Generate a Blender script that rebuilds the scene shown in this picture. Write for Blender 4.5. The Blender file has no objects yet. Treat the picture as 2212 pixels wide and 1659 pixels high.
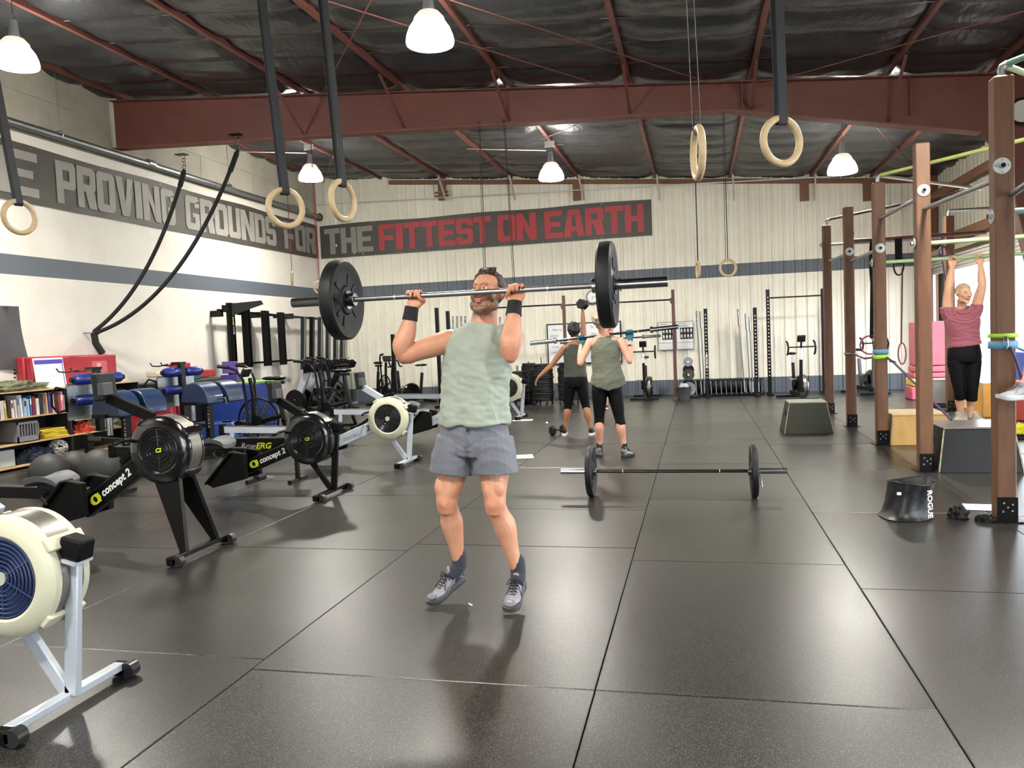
import bpy, bmesh, math, random
import numpy as np
from math import sin, cos, pi, radians, hypot, atan2
from mathutils import Vector, Matrix, noise
random.seed(7); np.random.seed(7)
SC = bpy.context.scene
COL = SC.collection

# ---------------------------------------------------------------- camera
CAM_H, F_PX, YAW, PITCH, ROLL = 1.42, 1700.0, .2328, .0567, -.0427
_d = Vector((-sin(YAW)*cos(PITCH), cos(YAW)*cos(PITCH), -sin(PITCH)))
_r = Vector((cos(YAW), sin(YAW), 0)); _u = _r.cross(_d)
CR = _r*cos(ROLL)+_u*sin(ROLL); CU = _u*cos(ROLL)-_r*sin(ROLL); CD = _d
cam = bpy.data.cameras.new('camera'); cam.sensor_fit = 'HORIZONTAL'; cam.sensor_width = 36
cam.lens = 36*F_PX/2212; cam.clip_start = .05; cam.clip_end = 200
co = bpy.data.objects.new('camera', cam); COL.objects.link(co)
co.matrix_world = Matrix(((CR.x, CU.x, -CD.x, 0), (CR.y, CU.y, -CD.y, 0), (CR.z, CU.z, -CD.z, CAM_H), (0, 0, 0, 1)))
SC.camera = co

# ---------------------------------------------------------------- light
SC.view_settings.view_transform = 'Standard'; SC.view_settings.look = 'None'
SC.view_settings.gamma = 1; SC.view_settings.use_curve_mapping = False
SC.view_settings.exposure = 0.28
SC.cycles.max_bounces = 8; SC.cycles.diffuse_bounces = 4; SC.cycles.glossy_bounces = 3
SC.cycles.caustics_reflective = False; SC.cycles.caustics_refractive = False
SC.cycles.use_denoising = True
SC.cycles.sample_clamp_indirect = 6
W = bpy.data.worlds.new('sky'); SC.world = W; W.use_nodes = True
W.node_tree.nodes['Background'].inputs[0].default_value = (.86, .93, 1, 1)
W.node_tree.nodes['Background'].inputs[1].default_value = 9
LAMP_W = 210        # watts of each ceiling lamp
LAMP_COL = (1, .955, .87)
def portal(loc, rot, sx, sy):      # tells the sampler where the daylight comes in
    l = bpy.data.lights.new('doorway_daylight', 'AREA'); l.shape = 'RECTANGLE'; l.size = sx; l.size_y = sy
    l.cycles.is_portal = True
    o = bpy.data.objects.new('doorway_daylight', l); o.location = loc; o.rotation_euler = rot; COL.objects.link(o)
portal((5.2, 14.7, 1.2), (0, pi/2, 0), 2.5, 6.4)
portal((5.2, 4.4, 1.6), (0, pi/2, 0), 3.3, 6.2)  # unseen nearer opening in the right wall, added for its daylight
portal((-2.2, -6.35, 1.4), (-pi/2, 0, 0), 4.4, 2.8)  # invented doorway behind the camera, gives front fill

# ---------------------------------------------------------------- helpers
def ray(px, py): return CR*((px-1106)/F_PX) - CU*((py-829.5)/F_PX) + CD
def onz(px, py, z=0.0):
    r = ray(px, py); t = (z-CAM_H)/r.z; return Vector((r.x*t, r.y*t, z))
def ony(px, py, Y):
    r = ray(px, py); t = Y/r.y; return Vector((r.x*t, Y, CAM_H+r.z*t))
def onx(px, py, X):
    r = ray(px, py); t = X/r.x; return Vector((X, r.y*t, CAM_H+r.z*t))
def V(*a): return Vector(a)

class MB:
    def __init__(s): s.v = []; s.f = []; s.M = None
    def add(s, vs, fs):
        o = len(s.v)
        if s.M is not None: vs = [s.M @ Vector(v) for v in vs]
        s.v += [tuple(v) for v in vs]; s.f += [tuple(i+o for i in f) for f in fs]; return s
    def box(s, c, d, R=None):
        c = Vector(c); h = [x/2 for x in d]; vs = []
        for z in (-1, 1):
            for y in (-1, 1):
                for x in (-1, 1):
                    p = Vector((x*h[0], y*h[1], z*h[2]))
                    if R is not None: p = R @ p
                    vs.append(c+p)
        return s.add(vs, [(0, 2, 3, 1), (4, 5, 7, 6), (0, 1, 5, 4), (2, 6, 7, 3), (0, 4, 6, 2), (1, 3, 7, 5)])
    def bb(s, a, b): return s.box([(a[i]+b[i])/2 for i in range(3)], [abs(a[i]-b[i]) for i in range(3)])
    def bar(s, p, q, w, h, up=(0, 0, 1)):
        p = Vector(p); q = Vector(q); z = (q-p); L = z.length; z.normalize(); u = Vector(up)
        if abs(z.dot(u)) > .98: u = Vector((0, 1, 0))
        x = u.cross(z).normalized(); y = z.cross(x)
        R = Matrix((x, y, z)).transposed()
        return s.box((p+q)/2, (w, h, L), R)
    def cyl(s, p, q, r, r2=None, n=14, cap=True):
        p = Vector(p); q = Vector(q); r2 = r if r2 is None else r2; z = (q-p).normalized()
        x = z.orthogonal().normalized(); y = z.cross(x); vs = []
        for c, rr in ((p, r), (q, r2)):
            for i in range(n): a = 2*pi*i/n; vs.append(c+(x*cos(a)+y*sin(a))*rr)
        fs = [(i, (i+1) % n, n+(i+1) % n, n+i) for i in range(n)]
        if cap: fs += [tuple(range(n))[::-1], tuple(range(n, 2*n))]
        return s.add(vs, fs)
    def tube(s, pts, r, n=8, closed=False, rr=None, cap=True, flat=None):
        pts = [Vector(p) for p in pts]; N = len(pts); vs = []; x = None
        for i, p in enumerate(pts):
            a = pts[i-1] if (i or closed) else p; b = pts[(i+1) % N] if (i < N-1 or closed) else p
            t = (b-a).normalized()
            if x is None: x = t.orthogonal().normalized()
            x = (x-t*x.dot(t)); x = x.normalized() if x.length > 1e-6 else t.orthogonal().normalized()
            y = t.cross(x); R = rr[i] if rr else r
            for k in range(n): g = 2*pi*k/n; vs.append(p+x*cos(g)*R+y*sin(g)*R)
        fs = []
        for i in range(N if closed else N-1):
            j = (i+1) % N
            for k in range(n): l = (k+1) % n; fs.append((i*n+k, i*n+l, j*n+l, j*n+k))
        if cap and not closed: fs += [tuple(range(n))[::-1], tuple((N-1)*n+k for k in range(n))]
        return s.add(vs, fs)
    def ring(s, c, ax, R, r, n=32, m=10):
        c = Vector(c); z = Vector(ax).normalized(); x = z.orthogonal().normalized(); y = z.cross(x)
        return s.tube([c+(x*cos(2*pi*i/n)+y*sin(2*pi*i/n))*R for i in range(n)], r, m, True)
    def lathe(s, prof, c, ax, n=32, close=False):
        c = Vector(c); z = Vector(ax).normalized(); x = z.orthogonal().normalized(); y = z.cross(x); vs = []
        for (r, h) in prof:
            for i in range(n): a = 2*pi*i/n; vs.append(c+z*h+(x*cos(a)+y*sin(a))*max(r, 1e-4))
        m = len(prof); fs = []
        for j in range(m if close else m-1):
            k = (j+1) % m
            for i in range(n): l = (i+1) % n; fs.append((j*n+i, j*n+l, k*n+l, k*n+i))
        return s.add(vs, fs)
    def ell(s, c, r, R=None, n=16, m=10):
        c = Vector(c); vs = [];
        for j in range(1, m):
            b = pi*j/m
            for i in range(n):
                a = 2*pi*i/n; p = Vector((r[0]*sin(b)*cos(a), r[1]*sin(b)*sin(a), r[2]*cos(b)))
                vs.append(c+(R @ p if R is not None else p))
        tp = Vector((0, 0, r[2])); bt = -tp
        vs += [c+(R @ tp if R is not None else tp), c+(R @ bt if R is not None else bt)]; T = (m-1)*n; fs = []
        for j in range(m-2):
            for i in range(n): l = (i+1) % n; fs.append((j*n+i, (j+1)*n+i, (j+1)*n+l, j*n+l))
        for i in range(n): l = (i+1) % n; fs += [(T, i, l), (T+1, (m-2)*n+l, (m-2)*n+i)]
        return s.add(vs, fs)
    def prism(s, poly, o, ux, uy, t):     # polygon in the plane (ux, uy) at o, thickness t along ux x uy, centred
        o = Vector(o); ux = Vector(ux).normalized(); uy = Vector(uy).normalized(); nn = ux.cross(uy).normalized(); n = len(poly)
        vs = [o+ux*a+uy*b+nn*k for k in (-t/2, t/2) for a, b in poly]
        return s.add(vs, [tuple(range(n))[::-1], tuple(range(n, 2*n))]+[(i, (i+1) % n, n+(i+1) % n, n+i) for i in range(n)])
    def loft(s, rings, cap=True):
        n = len(rings[0]); vs = [p for r in rings for p in r]; fs = []
        for j in range(len(rings)-1):
            for i in range(n): l = (i+1) % n; fs.append((j*n+i, j*n+l, (j+1)*n+l, (j+1)*n+i))
        if cap: fs += [tuple(range(n))[::-1], tuple((len(rings)-1)*n+i for i in range(n))]
        return s.add(vs, fs)
    def mesh(s, name):
        me = bpy.data.meshes.new(name); me.from_pydata(s.v, [], s.f); me.update(); return me
    def build(s, name, mat, parent=None, bev=0, sharp=38, fix=False):
        me = s.mesh(name)
        if fix:
            bm = bmesh.new(); bm.from_mesh(me); bmesh.ops.recalc_face_normals(bm, faces=bm.faces); bm.to_mesh(me); bm.free()
        me.shade_smooth(); me.set_sharp_from_angle(angle=radians(sharp)); me.materials.append(mat)
        o = bpy.data.objects.new(name, me); COL.objects.link(o)
        if parent is not None: o.parent = parent
        if bev:
            b = o.modifiers.new('bevel', 'BEVEL'); b.width = bev; b.segments = 2; b.limit_method = 'ANGLE'
        return o

def tag(o, label=None, cat=None, group=None, kind=None):
    if label: o['label'] = label
    if cat: o['category'] = cat
    if group: o['group'] = group
    if kind: o['kind'] = kind
    return o
def thing(name, label, cat, loc=(0, 0, 0), rz=0, group=None):
    o = bpy.data.objects.new(name, None); COL.objects.link(o); o.location = loc; o.rotation_euler = (0, 0, rz)
    o.empty_display_size = .1
    return tag(o, label, cat, group)
def dup(root, loc, rz=None, label=None, group=None, parent=None):
    kids = {}
    for c in bpy.data.objects:
        if c.parent: kids.setdefault(c.parent, []).append(c)
    def cp(o, par):
        c = o.copy(); COL.objects.link(c); c.parent = par
        for k in kids.get(o, []): cp(k, c)
        return c
    r = cp(root, parent); r.location = loc
    if rz is not None: r.rotation_euler = (0, 0, rz)
    if label: r['label'] = label
    if group: r['group'] = group
    return r

def lin(h):
    if isinstance(h, str):
        h = h.lstrip('#'); h = [int(h[i:i+2], 16)/255 for i in (0, 2, 4)]
    return tuple(c/12.92 if c <= .04045 else ((c+.055)/1.055)**2.4 for c in h)+(1,)
MATS = {}
def mat(name, col, rough=.5, metal=0, spec=.5, var=0, vs=8, bump=0, bs=60, bd=.002, coat=0, emit=None, estr=0, sheen=0, stretch=None, col2=None, obrand=0, sss=0):
    if name in MATS: return MATS[name]
    m = bpy.data.materials.new(name); m.use_nodes = True; nt = m.node_tree; b = nt.nodes['Principled BSDF']; N = nt.nodes.new; L = nt.links.new
    c = lin(col); b.inputs['Base Color'].default_value = c; b.inputs['Roughness'].default_value = rough
    b.inputs['Metallic'].default_value = metal; b.inputs['Specular IOR Level'].default_value = spec
    b.inputs['Coat Weight'].default_value = coat; b.inputs['Sheen Weight'].default_value = sheen
    if sss: b.inputs['Subsurface Weight'].default_value = sss; b.inputs['Subsurface Radius'].default_value = (.02, .008, .004); b.inputs['Subsurface Scale'].default_value = .5
    if emit: b.inputs['Emission Color'].default_value = lin(emit); b.inputs['Emission Strength'].default_value = estr
    if var or bump:
        tc = N('ShaderNodeTexCoord'); src = tc.outputs['Object']
        if stretch:
            mp = N('ShaderNodeMapping'); mp.inputs['Scale'].default_value = stretch; L(src, mp.inputs[0]); src = mp.outputs[0]
    if var or obrand:
        c2 = lin(col2) if col2 else tuple(x*.45 for x in c[:3])+(1,)
        mx = N('ShaderNodeMix'); mx.data_type = 'RGBA'; mx.inputs[6].default_value = c; mx.inputs[7].default_value = c2
        L(mx.outputs[2], b.inputs['Base Color'])
        if var:
            nz = N('ShaderNodeTexNoise'); nz.inputs['Scale'].default_value = vs; nz.inputs['Detail'].default_value = 6; nz.inputs['Roughness'].default_value = .6
            L(src, nz.inputs['Vector']); rmp = N('ShaderNodeMapRange'); rmp.inputs[1].default_value = .35; rmp.inputs[2].default_value = .7
            rmp.inputs[3].default_value = 0; rmp.inputs[4].default_value = var; L(nz.outputs[0], rmp.inputs[0]); fac = rmp.outputs[0]
            if obrand:
                oi = N('ShaderNodeObjectInfo'); mm = N('ShaderNodeMath'); mm.operation = 'MULTIPLY_ADD'; mm.inputs[1].default_value = obrand
                L(oi.outputs['Random'], mm.inputs[0]); L(fac, mm.inputs[2]); fac = mm.outputs[0]
            L(fac, mx.inputs[0])
        else:
            oi = N('ShaderNodeObjectInfo'); mm = N('ShaderNodeMath'); mm.operation = 'MULTIPLY'; mm.inputs[1].default_value = obrand
            L(oi.outputs['Random'], mm.inputs[0]); L(mm.outputs[0], mx.inputs[0])
    if bump:
        nz = N('ShaderNodeTexNoise'); nz.inputs['Scale'].default_value = bs; nz.inputs['Detail'].default_value = 5; L(src, nz.inputs['Vector'])
        bp = N('ShaderNodeBump'); bp.inputs['Strength'].default_value = bump; bp.inputs['Distance'].default_value = bd
        L(nz.outputs[0], bp.inputs['Height']); L(bp.outputs[0], b.inputs['Normal'])
    MATS[name] = m; return m

BLK = mat('black_paint', '#070708', .34, spec=.25, var=.5, vs=3, bump=.05, bs=200)
BLKM = mat('matte_black', '#070707', .6, spec=.14, var=.4, vs=6)
RUB = mat('black_rubber', '#0f0f10', .55, spec=.25, var=.4, vs=12, bump=.15, bs=150)
PLAS = mat('grey_plastic', '#434648', .5, var=.2)
DPLAS = mat('dark_plastic', '#131415', .45, spec=.35, var=.3)
CHR = mat('chrome', '#a3a4a5', .18, metal=1, var=.2, vs=9)
STEEL = mat('steel', '#9a9c9e', .34, metal=1, var=.3, vs=14, bump=.05)
GALV = mat('galvanised', '#9b9fa1', .42, metal=.9, var=.45, vs=25)
WHT = mat('white_paint', '#d9dbd8', .45, var=.12, vs=6)
SILV = mat('silver_paint', '#b9c0c8', .38, metal=.35, var=.15, vs=5)
REDST = mat('red_oxide_steel', '#6e4038', .6, var=.4, vs=2.5, bump=.1, bs=25)
BRST = mat('brown_steel', '#6f4a30', .55, var=.35, vs=5)
WOOD = mat('birch_ply', '#c9a878', .55, var=.5, vs=4, stretch=(1, 1, 9), col2='#a8845a')
GREY = mat('seat_grey', '#56585a', .55, var=.2)
BLUEV = mat('blue_vinyl', '#142a4a', .33, coat=.25, var=.35, vs=4, bump=.15, bs=9)
BLUER = mat('blue_roller', '#16246e', .36, coat=.2, var=.3, vs=5, bump=.05, bs=40)
YEL = mat('lime_print', '#d9e021', .5)
WPR = mat('white_print', '#e6e6e4', .5)
# ================================================================ the room
XL, XR, YB, YF = -9.2, 4.95, 18.35, -6.4
def roofz(x): return 5.72-.083*(x+9.2)
FRAMES = (-3.0, 4.2, 11.3)
# floor: slab and rubber mats laid one by one
def mat_rubber():
    m = bpy.data.materials.new('gym_rubber'); m.use_nodes = True; nt = m.node_tree; b = nt.nodes['Principled BSDF']; N = nt.nodes.new; L = nt.links.new
    g = N('ShaderNodeNewGeometry'); oi = N('ShaderNodeObjectInfo')
    def nz(s, d=5, r=.6):
        n = N('ShaderNodeTexNoise'); n.inputs['Scale'].default_value = s; n.inputs['Detail'].default_value = d; n.inputs['Roughness'].default_value = r
        L(g.outputs['Position'], n.inputs['Vector']); return n.outputs[0]
    def mr(i, a, b_, c, d):
        n = N('ShaderNodeMapRange'); L(i, n.inputs[0])
        for k, x in enumerate((a, b_, c, d)): n.inputs[k+1].default_value = x
        return n.outputs[0]
    def ma(op, a, c):
        n = N('ShaderNodeMath'); n.operation = op
        for k, x in enumerate((a, c)):
            if isinstance(x, (int, float)): n.inputs[k].default_value = x
            else: L(x, n.inputs[k])
        return n.outputs[0]
    worn = mr(nz(.7, 6, .55), .3, .75, 0, 1); spk = mr(nz(230, 2), .55, .68, 0, 1)
    tone = ma('ADD', ma('MULTIPLY', oi.outputs['Random'], .25), ma('MULTIPLY', worn, .6))
    mx = N('ShaderNodeMix'); mx.data_type = 'RGBA'; L(tone, mx.inputs[0]); mx.inputs[6].default_value = lin('#151412'); mx.inputs[7].default_value = lin('#24221f')
    mx2 = N('ShaderNodeMix'); mx2.data_type = 'RGBA'; L(ma('MULTIPLY', spk, .5), mx2.inputs[0]); L(mx.outputs[2], mx2.inputs[6]); mx2.inputs[7].default_value = lin('#8a8780')
    L(mx2.outputs[2], b.inputs['Base Color'])
    rg = ma('ADD', mr(nz(.8, 2, .4), .3, .7, .26, .31), ma('MULTIPLY', oi.outputs['Random'], .05)); L(rg, b.inputs['Roughness'])
    b.inputs['Specular IOR Level'].default_value = .52
    bp = N('ShaderNodeBump'); bp.inputs['Strength'].default_value = .35; bp.inputs['Distance'].default_value = .0012
    L(nz(260, 2), bp.inputs['Height']); L(bp.outputs[0], b.inputs['Normal'])
    return m
RUBM = mat_rubber()
fl = MB().box(((XL+XR)/2, (YB+YF)/2, -.06), (XR-XL+.4, YB-YF+.4, .08)).build('floor', mat('concrete_slab', '#3a3936', .8, var=.3)); tag(fl, kind='structure')
cols = [-9.2, -8.31, -7.09, -5.87, -4.65, -3.42, -1.98, -.44, .82, 2.05, 3.28, 4.95]
offs = [.9, .2, 1.3, .5, 1.25, 1.33, None, 1.22, 2.63, .7, 1.5]
meshes = {}
for ci in range(len(cols)-1):
    a, b = cols[ci], cols[ci+1]
    if offs[ci] is None: ys = [YF, -4.2, -2.4, -.6, 1.22, 3.07, 5.2, 6.35, 8.42, 10.27, 12.1, 13.95, 15.8, YB]
    else:
        ys = [YF]; y = offs[ci]-1.85*5
        while y < YB-.2:
            if y > YF+.2: ys.append(y)
            y += 1.85
        ys.append(YB)
    for i in range(len(ys)-1):
        L_ = round(ys[i+1]-ys[i]-.005, 3); W_ = round(b-a-.005, 3); key = (W_, L_)
        if key not in meshes:
            mb = MB(); bv = .003; T = .019
            for (ix, z) in ((0, -T), (0, -bv), (bv, 0)):
                pass
            x, y_ = W_/2, L_/2
            R0 = [(-x, -y_, -T), (x, -y_, -T), (x, y_, -T), (-x, y_, -T)]; R1 = [(p[0], p[1], -bv) for p in R0]
            R2 = [(-x+bv, -y_+bv, 0), (x-bv, -y_+bv, 0), (x-bv, y_-bv, 0), (-x+bv, y_-bv, 0)]
            mb.loft([R0, R1, R2]); me = mb.mesh('rubber_mat'); me.materials.append(RUBM); meshes[key] = me
        o = bpy.data.objects.new('rubber_mat', meshes[key]); COL.objects.link(o); o.parent = fl
        o.location = ((a+b)/2, (ys[i]+ys[i+1])/2, random.uniform(-.0015, .0)); o.rotation_euler = (random.uniform(-1, 1)*.0005, random.uniform(-1, 1)*.0006, random.uniform(-1, 1)*.0008)

# wall paint: white, blue-grey stripe at 2.61-2.89 and a blue-grey base band on the back wall
def wallmat(name, base, stripe, skirt, conc=None):
    m = bpy.data.materials.new(name); m.use_nodes = True; nt = m.node_tree; b = nt.nodes['Principled BSDF']; N = nt.nodes.new; L = nt.links.new
    g = N('ShaderNodeNewGeometry'); sp = N('ShaderNodeSeparateXYZ'); L(g.outputs['Position'], sp.inputs[0])
    n = N('ShaderNodeTexNoise'); n.inputs['Scale'].default_value = 1.1; n.inputs['Detail'].default_value = 8; n.inputs['Roughness'].default_value = .65; L(g.outputs['Position'], n.inputs['Vector'])
    mr = N('ShaderNodeMapRange'); L(n.outputs[0], mr.inputs[0]); mr.inputs[1].default_value = .45; mr.inputs[2].default_value = .75; mr.inputs[3].default_value = 0; mr.inputs[4].default_value = .35
    mx = N('ShaderNodeMix'); mx.data_type = 'RGBA'; L(mr.outputs[0], mx.inputs[0]); mx.inputs[6].default_value = lin(base); mx.inputs[7].default_value = lin('#b3aa9a')
    cur = mx.outputs[2]
    def step(lo, hi, c):
        nonlocal cur
        a = N('ShaderNodeMath'); a.operation = 'GREATER_THAN'; L(sp.outputs[2], a.inputs[0]); a.inputs[1].default_value = lo
        d = N('ShaderNodeMath'); d.operation = 'LESS_THAN'; L(sp.outputs[2], d.inputs[0]); d.inputs[1].default_value = hi
        e = N('ShaderNodeMath'); e.operation = 'MULTIPLY'; L(a.outputs[0], e.inputs[0]); L(d.outputs[0], e.inputs[1])
        q = N('ShaderNodeMix'); q.data_type = 'RGBA'; L(e.outputs[0], q.inputs[0]); L(cur, q.inputs[6]); q.inputs[7].default_value = lin(c); cur = q.outputs[2]
    if stripe: step(2.61, 2.89, stripe)
    if skirt: step(-.1, .34, skirt)
    L(cur, b.inputs['Base Color']); b.inputs['Roughness'].default_value = .55
    bp = N('ShaderNodeBump'); bp.inputs['Strength'].default_value = .15; bp.inputs['Distance'].default_value = .01
    n2 = N('ShaderNodeTexNoise'); n2.inputs['Scale'].default_value = 14; n2.inputs['Detail'].default_value = 6; L(g.outputs['Position'], n2.inputs['Vector']); L(n2.outputs[0], bp.inputs['Height']); L(bp.outputs[0], b.inputs['Normal'])
    return m
WL = wallmat('painted_concrete', '#dcd8ce', '#575e66', None)
WB = wallmat('painted_sheet_metal', '#e4e0d0', '#575e66', '#575e66')
CONC = mat('raw_concrete', '#aaa698', .8, var=.6, vs=1.6, col2='#8b8678', bump=.3, bs=18, bd=.01)
# left wall: painted lower part, raw concrete panels above
wl = MB().bb((XL-.25, YF-.2, -.1), (XL, YB+.2, 4.62)).build('wall_left', WL); tag(wl, kind='structure')
bk = MB().bb((XL-.25, YF-.2, 4.62), (XL-.035, YB+.2, 5.9)).build('wall_core', mat('joint_grey', '#969184', .85), wl)
y = YF-.1; k = 0
while y < YB:
    for zi, (z0, z1) in enumerate(((4.625, 5.2), (5.203, 5.86))):
        w = 1.83; yy = y+(.9 if zi else 0)
        y1 = min(yy+w-.003, YB+.1)
        if y1 > yy: MB().bb((XL-.2, yy, z0), (XL+random.uniform(-.004, .004), y1, z1)).build('concrete_panel', CONC, wl, bev=.006)
    y += 1.83
# back wall: ribbed metal sheets
wb = MB().bb((XL-.2, YB+.06, -.1), (XR+.2, YB+.2, 5.9)).build('wall_back', BLKM); tag(wb, kind='structure')
def sheet(x0, x1, y, zt0, zt1):
    prof = []; x = x0; n = 0
    pat = [(0, 0), (.012, .028), (.045, .028), (.057, 0), (.145, 0), (.150, .006), (.160, .006), (.165, 0)]
    while x < x1-.01:
        for dx, d in pat:
            if x+dx <= x1: prof.append((x+dx, d))
        x += .236
    prof.append((x1, 0))
    def zt(px): return zt0+(zt1-zt0)*(px-x0)/(x1-x0)
    vs = [(px, y-d, -.02) for px, d in prof]+[(px, y-d, zt(px)) for px, d in prof]; n = len(prof)
    return MB().add(vs, [(i, i+1, n+i+1, n+i) for i in range(n-1)])
x = XL
while x < XR-.05:
    x1 = min(x+.944, XR+.001)
    sheet(x, x1, YB+random.uniform(0, .004), roofz(x)+.1, roofz(x1)+.1).build('wall_panel', WB, wb, sharp=20); x = x1
# brown eave strut along the top and steel bits on the back wall
mb = MB(); mb.bb((-7.2, YB-.10, 0), (XR, YB-.03, .1))
for i, v in enumerate(mb.v): mb.v[i] = (v[0], v[1], roofz(v[0])-.24+v[2])
mb.build('trim_1', BRST); tag(bpy.data.objects['trim_1'], kind='structure')
purl_x = [-8.95, -7.42, -5.79, -4.14, -2.55, -.82, .81, 2.5, 3.7]
for px in (-5.85, -2.6, 2.35, 3.62):
    z = roofz(px)-.2
    MB().bb((px-.09, YB-.13, z-.42), (px+.09, YB-.05, z)).build('steel_bracket', BRST, bpy.data.objects['trim_1'])
MB().bb((-6.02, YB-.15, 4.98), (-5.68, YB-.13, 5.02)).bb((-6.02, YB-.15, 4.90), (-5.68, YB-.13, 4.94)).build('bracket_slat', BRST, bpy.data.objects['trim_1'])
for px in (-5.80, -4.1, -2.5, -.78, .83, 2.5):
    z = roofz(px)-.12
    MB().bar((px+.02, YB-.55, z), (px+.05, YB-.14, z-.5), .03, .05).build('brace_arm', mat('dusty_white', '#b9aaa0', .6), bpy.data.objects['trim_1'])
tag(MB().cyl((-9.1, YB-.12, 4.98), (4.9, YB-.12, 4.55), .014).build('conduit', WHT), 'thin white conduit running along the top of the back wall', 'conduit')
# right wall: bare corrugated liner above the far doorway and a near opening added for daylight
CORR = mat('bare_liner', '#b9b4a4', .6, var=.6, vs=3, stretch=(1, 6, .4), col2='#8d897b')
wr = MB(); n = 0; prof = []
y = YF
while y < YB: prof += [(y, 0), (y+.03, -.03), (y+.1, -.03), (y+.13, 0)]; y += .2
prof.append((YB, 0)); m_ = len(prof)
wr.add([(XR+d, yy, 2.62) for yy, d in prof]+[(XR+d, yy, 4.75) for yy, d in prof], [(i, i+1, m_+i+1, m_+i) for i in range(m_-1)])
wrr = wr.build('wall_right', CORR, sharp=20); tag(wrr, kind='structure')
MB().bb((XR+.05, YF, 2.6), (XR+.2, YB+.2, 4.9)).bb((XR+.05, 7.6, -.1), (XR+.2, 11.2, 2.7)).bb((XR+.05, YF, -.1), (XR+.2, 1.2, 2.7)).bb((XR+.05, 17.9, -.1), (XR+.2, YB+.2, 2.7)).build('wall_core', CORR, wrr)
for z, ya, yb in ((3.9, 11.3, YB), (2.95, 11.3, YB), (3.4, YF, 11.3)):
    MB().bb((XR-.16, ya, z), (XR-.04, yb, z+.16)).build('girt', BRST, wrr)
MB().bb((XR-.3, YB-.35, 0), (XR-.05, YB-.1, 4.5)).build('corner_post', BRST, wrr)
# front wall behind the camera, with a doorway added to let in daylight from the front
wf = MB().bb((XL-.2, YF-.2, -.1), (-4.4, YF, 5.9)).bb((0, YF-.2, -.1), (XR+.2, YF, 5.9)).bb((-4.4, YF-.2, 2.8), (0, YF, 5.9)).build('wall_front', WL); tag(wf, kind='structure')
# pavement outside the doorways
gd = MB().bb((XR+.2, -9, -.14), (30, 26, -.1)).bb((-25, -30, -.14), (XR+.2, YF-.2, -.1)).build('ground', mat('pale_paving', '#b8b4ab', .8, var=.3)); tag(gd, kind='structure')
# roll-up door at the right: frame, raised curtain, track
DOORM = mat('door_curtain', '#b5b1a6', .5, var=.3, vs=3)
dr = thing('door_1', None, None); tag(dr, kind='structure')
for i in range(7):
    z = 2.36+i*.062
    MB().bb((XR-.28+.012*(i % 2), 11.6, z), (XR-.20, 17.75, z+.056)).build('slat', DOORM, dr, bev=.008)
MB().bb((XR-.42, 17.62, 0), (XR-.28, 17.85, 2.48)).build('door_frame', mat('frame_grey', '#74716a', .5, var=.2), dr)
MB().bb((XR-.30, 17.45, 0), (XR-.25, 17.52, 2.45)).build('door_track', GALV, dr)
MB().bb((XR-.38, 11.5, 2.70), (XR-.1, 17.9, 2.80)).build('header', mat('header_tan', '#9a8a72', .6, var=.3), dr)

# ceiling: black quilted insulation
NX, NY = 220, 420
X = np.linspace(XL-.1, XR+.1, NX); Y = np.linspace(YF-.1, YB+.1, NY)
pu = np.array(purl_x); bands = .76
vs = []
for j, yy in enumerate(Y):
    for i, xx in enumerate(X):
        k = np.searchsorted(pu, xx); a = pu[k-1] if k > 0 else XL-.4; b = pu[k] if k < len(pu) else XR+.4
        u = (xx-a)/(b-a); e = min(u, 1-u)
        v = (yy/bands) % 1; q = abs(sin(pi*v))**.55
        s = (.03+.085*q)*(min(1, e*5)**.6)
        s += .022*noise.noise(Vector((xx*1.1, yy*5.5, 0)))+.014*noise.noise(Vector((xx*3+yy*2.2, yy*9, 4)))*min(1, e*6)
        # crinkles running diagonally from the purlins
        s += .020*noise.noise(Vector(((xx+yy*.35)*9, yy*2.2, 9)))*max(0, 1-e*2.2)
        vs.append((xx, yy, roofz(xx)-.02-s))
ce = MB().add(vs, [(j*NX+i, (j+1)*NX+i, (j+1)*NX+i+1, j*NX+i+1) for j in range(NY-1) for i in range(NX-1)])
CEIL = mat('black_insulation', '#2b2c2e', .34, spec=.5, var=.5, vs=1.5, bump=.6, bs=13, bd=.02, stretch=(1, .5, 1))
cl = ce.build('ceiling', CEIL, sharp=60); tag(cl, kind='structure')
MB().bb((XL-.3, YF-.3, 5.95), (XR+.3, YB+.3, 6.05)).build('roof_deck', BLKM, cl)
yb_ = math.ceil(YF/bands)*bands
mb = MB(); y = yb_
while y < YB:
    o = MB().add([(XL, y-.008, roofz(XL)-.052), (XR, y-.008, roofz(XR)-.052), (XR, y+.008, roofz(XR)-.052), (XL, y+.008, roofz(XL)-.052), (XL, y-.008, roofz(XL)-.048), (XR, y-.008, roofz(XR)-.048), (XR, y+.008, roofz(XR)-.048), (XL, y+.008, roofz(XL)-.048)], [(0, 3, 2, 1), (4, 5, 6, 7), (0, 1, 5, 4), (2, 3, 7, 6)]).build('banding_strap', mat('strap_grey', '#7d7a72', .5), cl); y += bands
# purlins
for px in purl_x:
    z = roofz(px)
    p = MB().bb((px-.028, YF, z-.115), (px+.028, YB-.05, z-.02)).build('purlin', REDST, cl)
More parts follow.
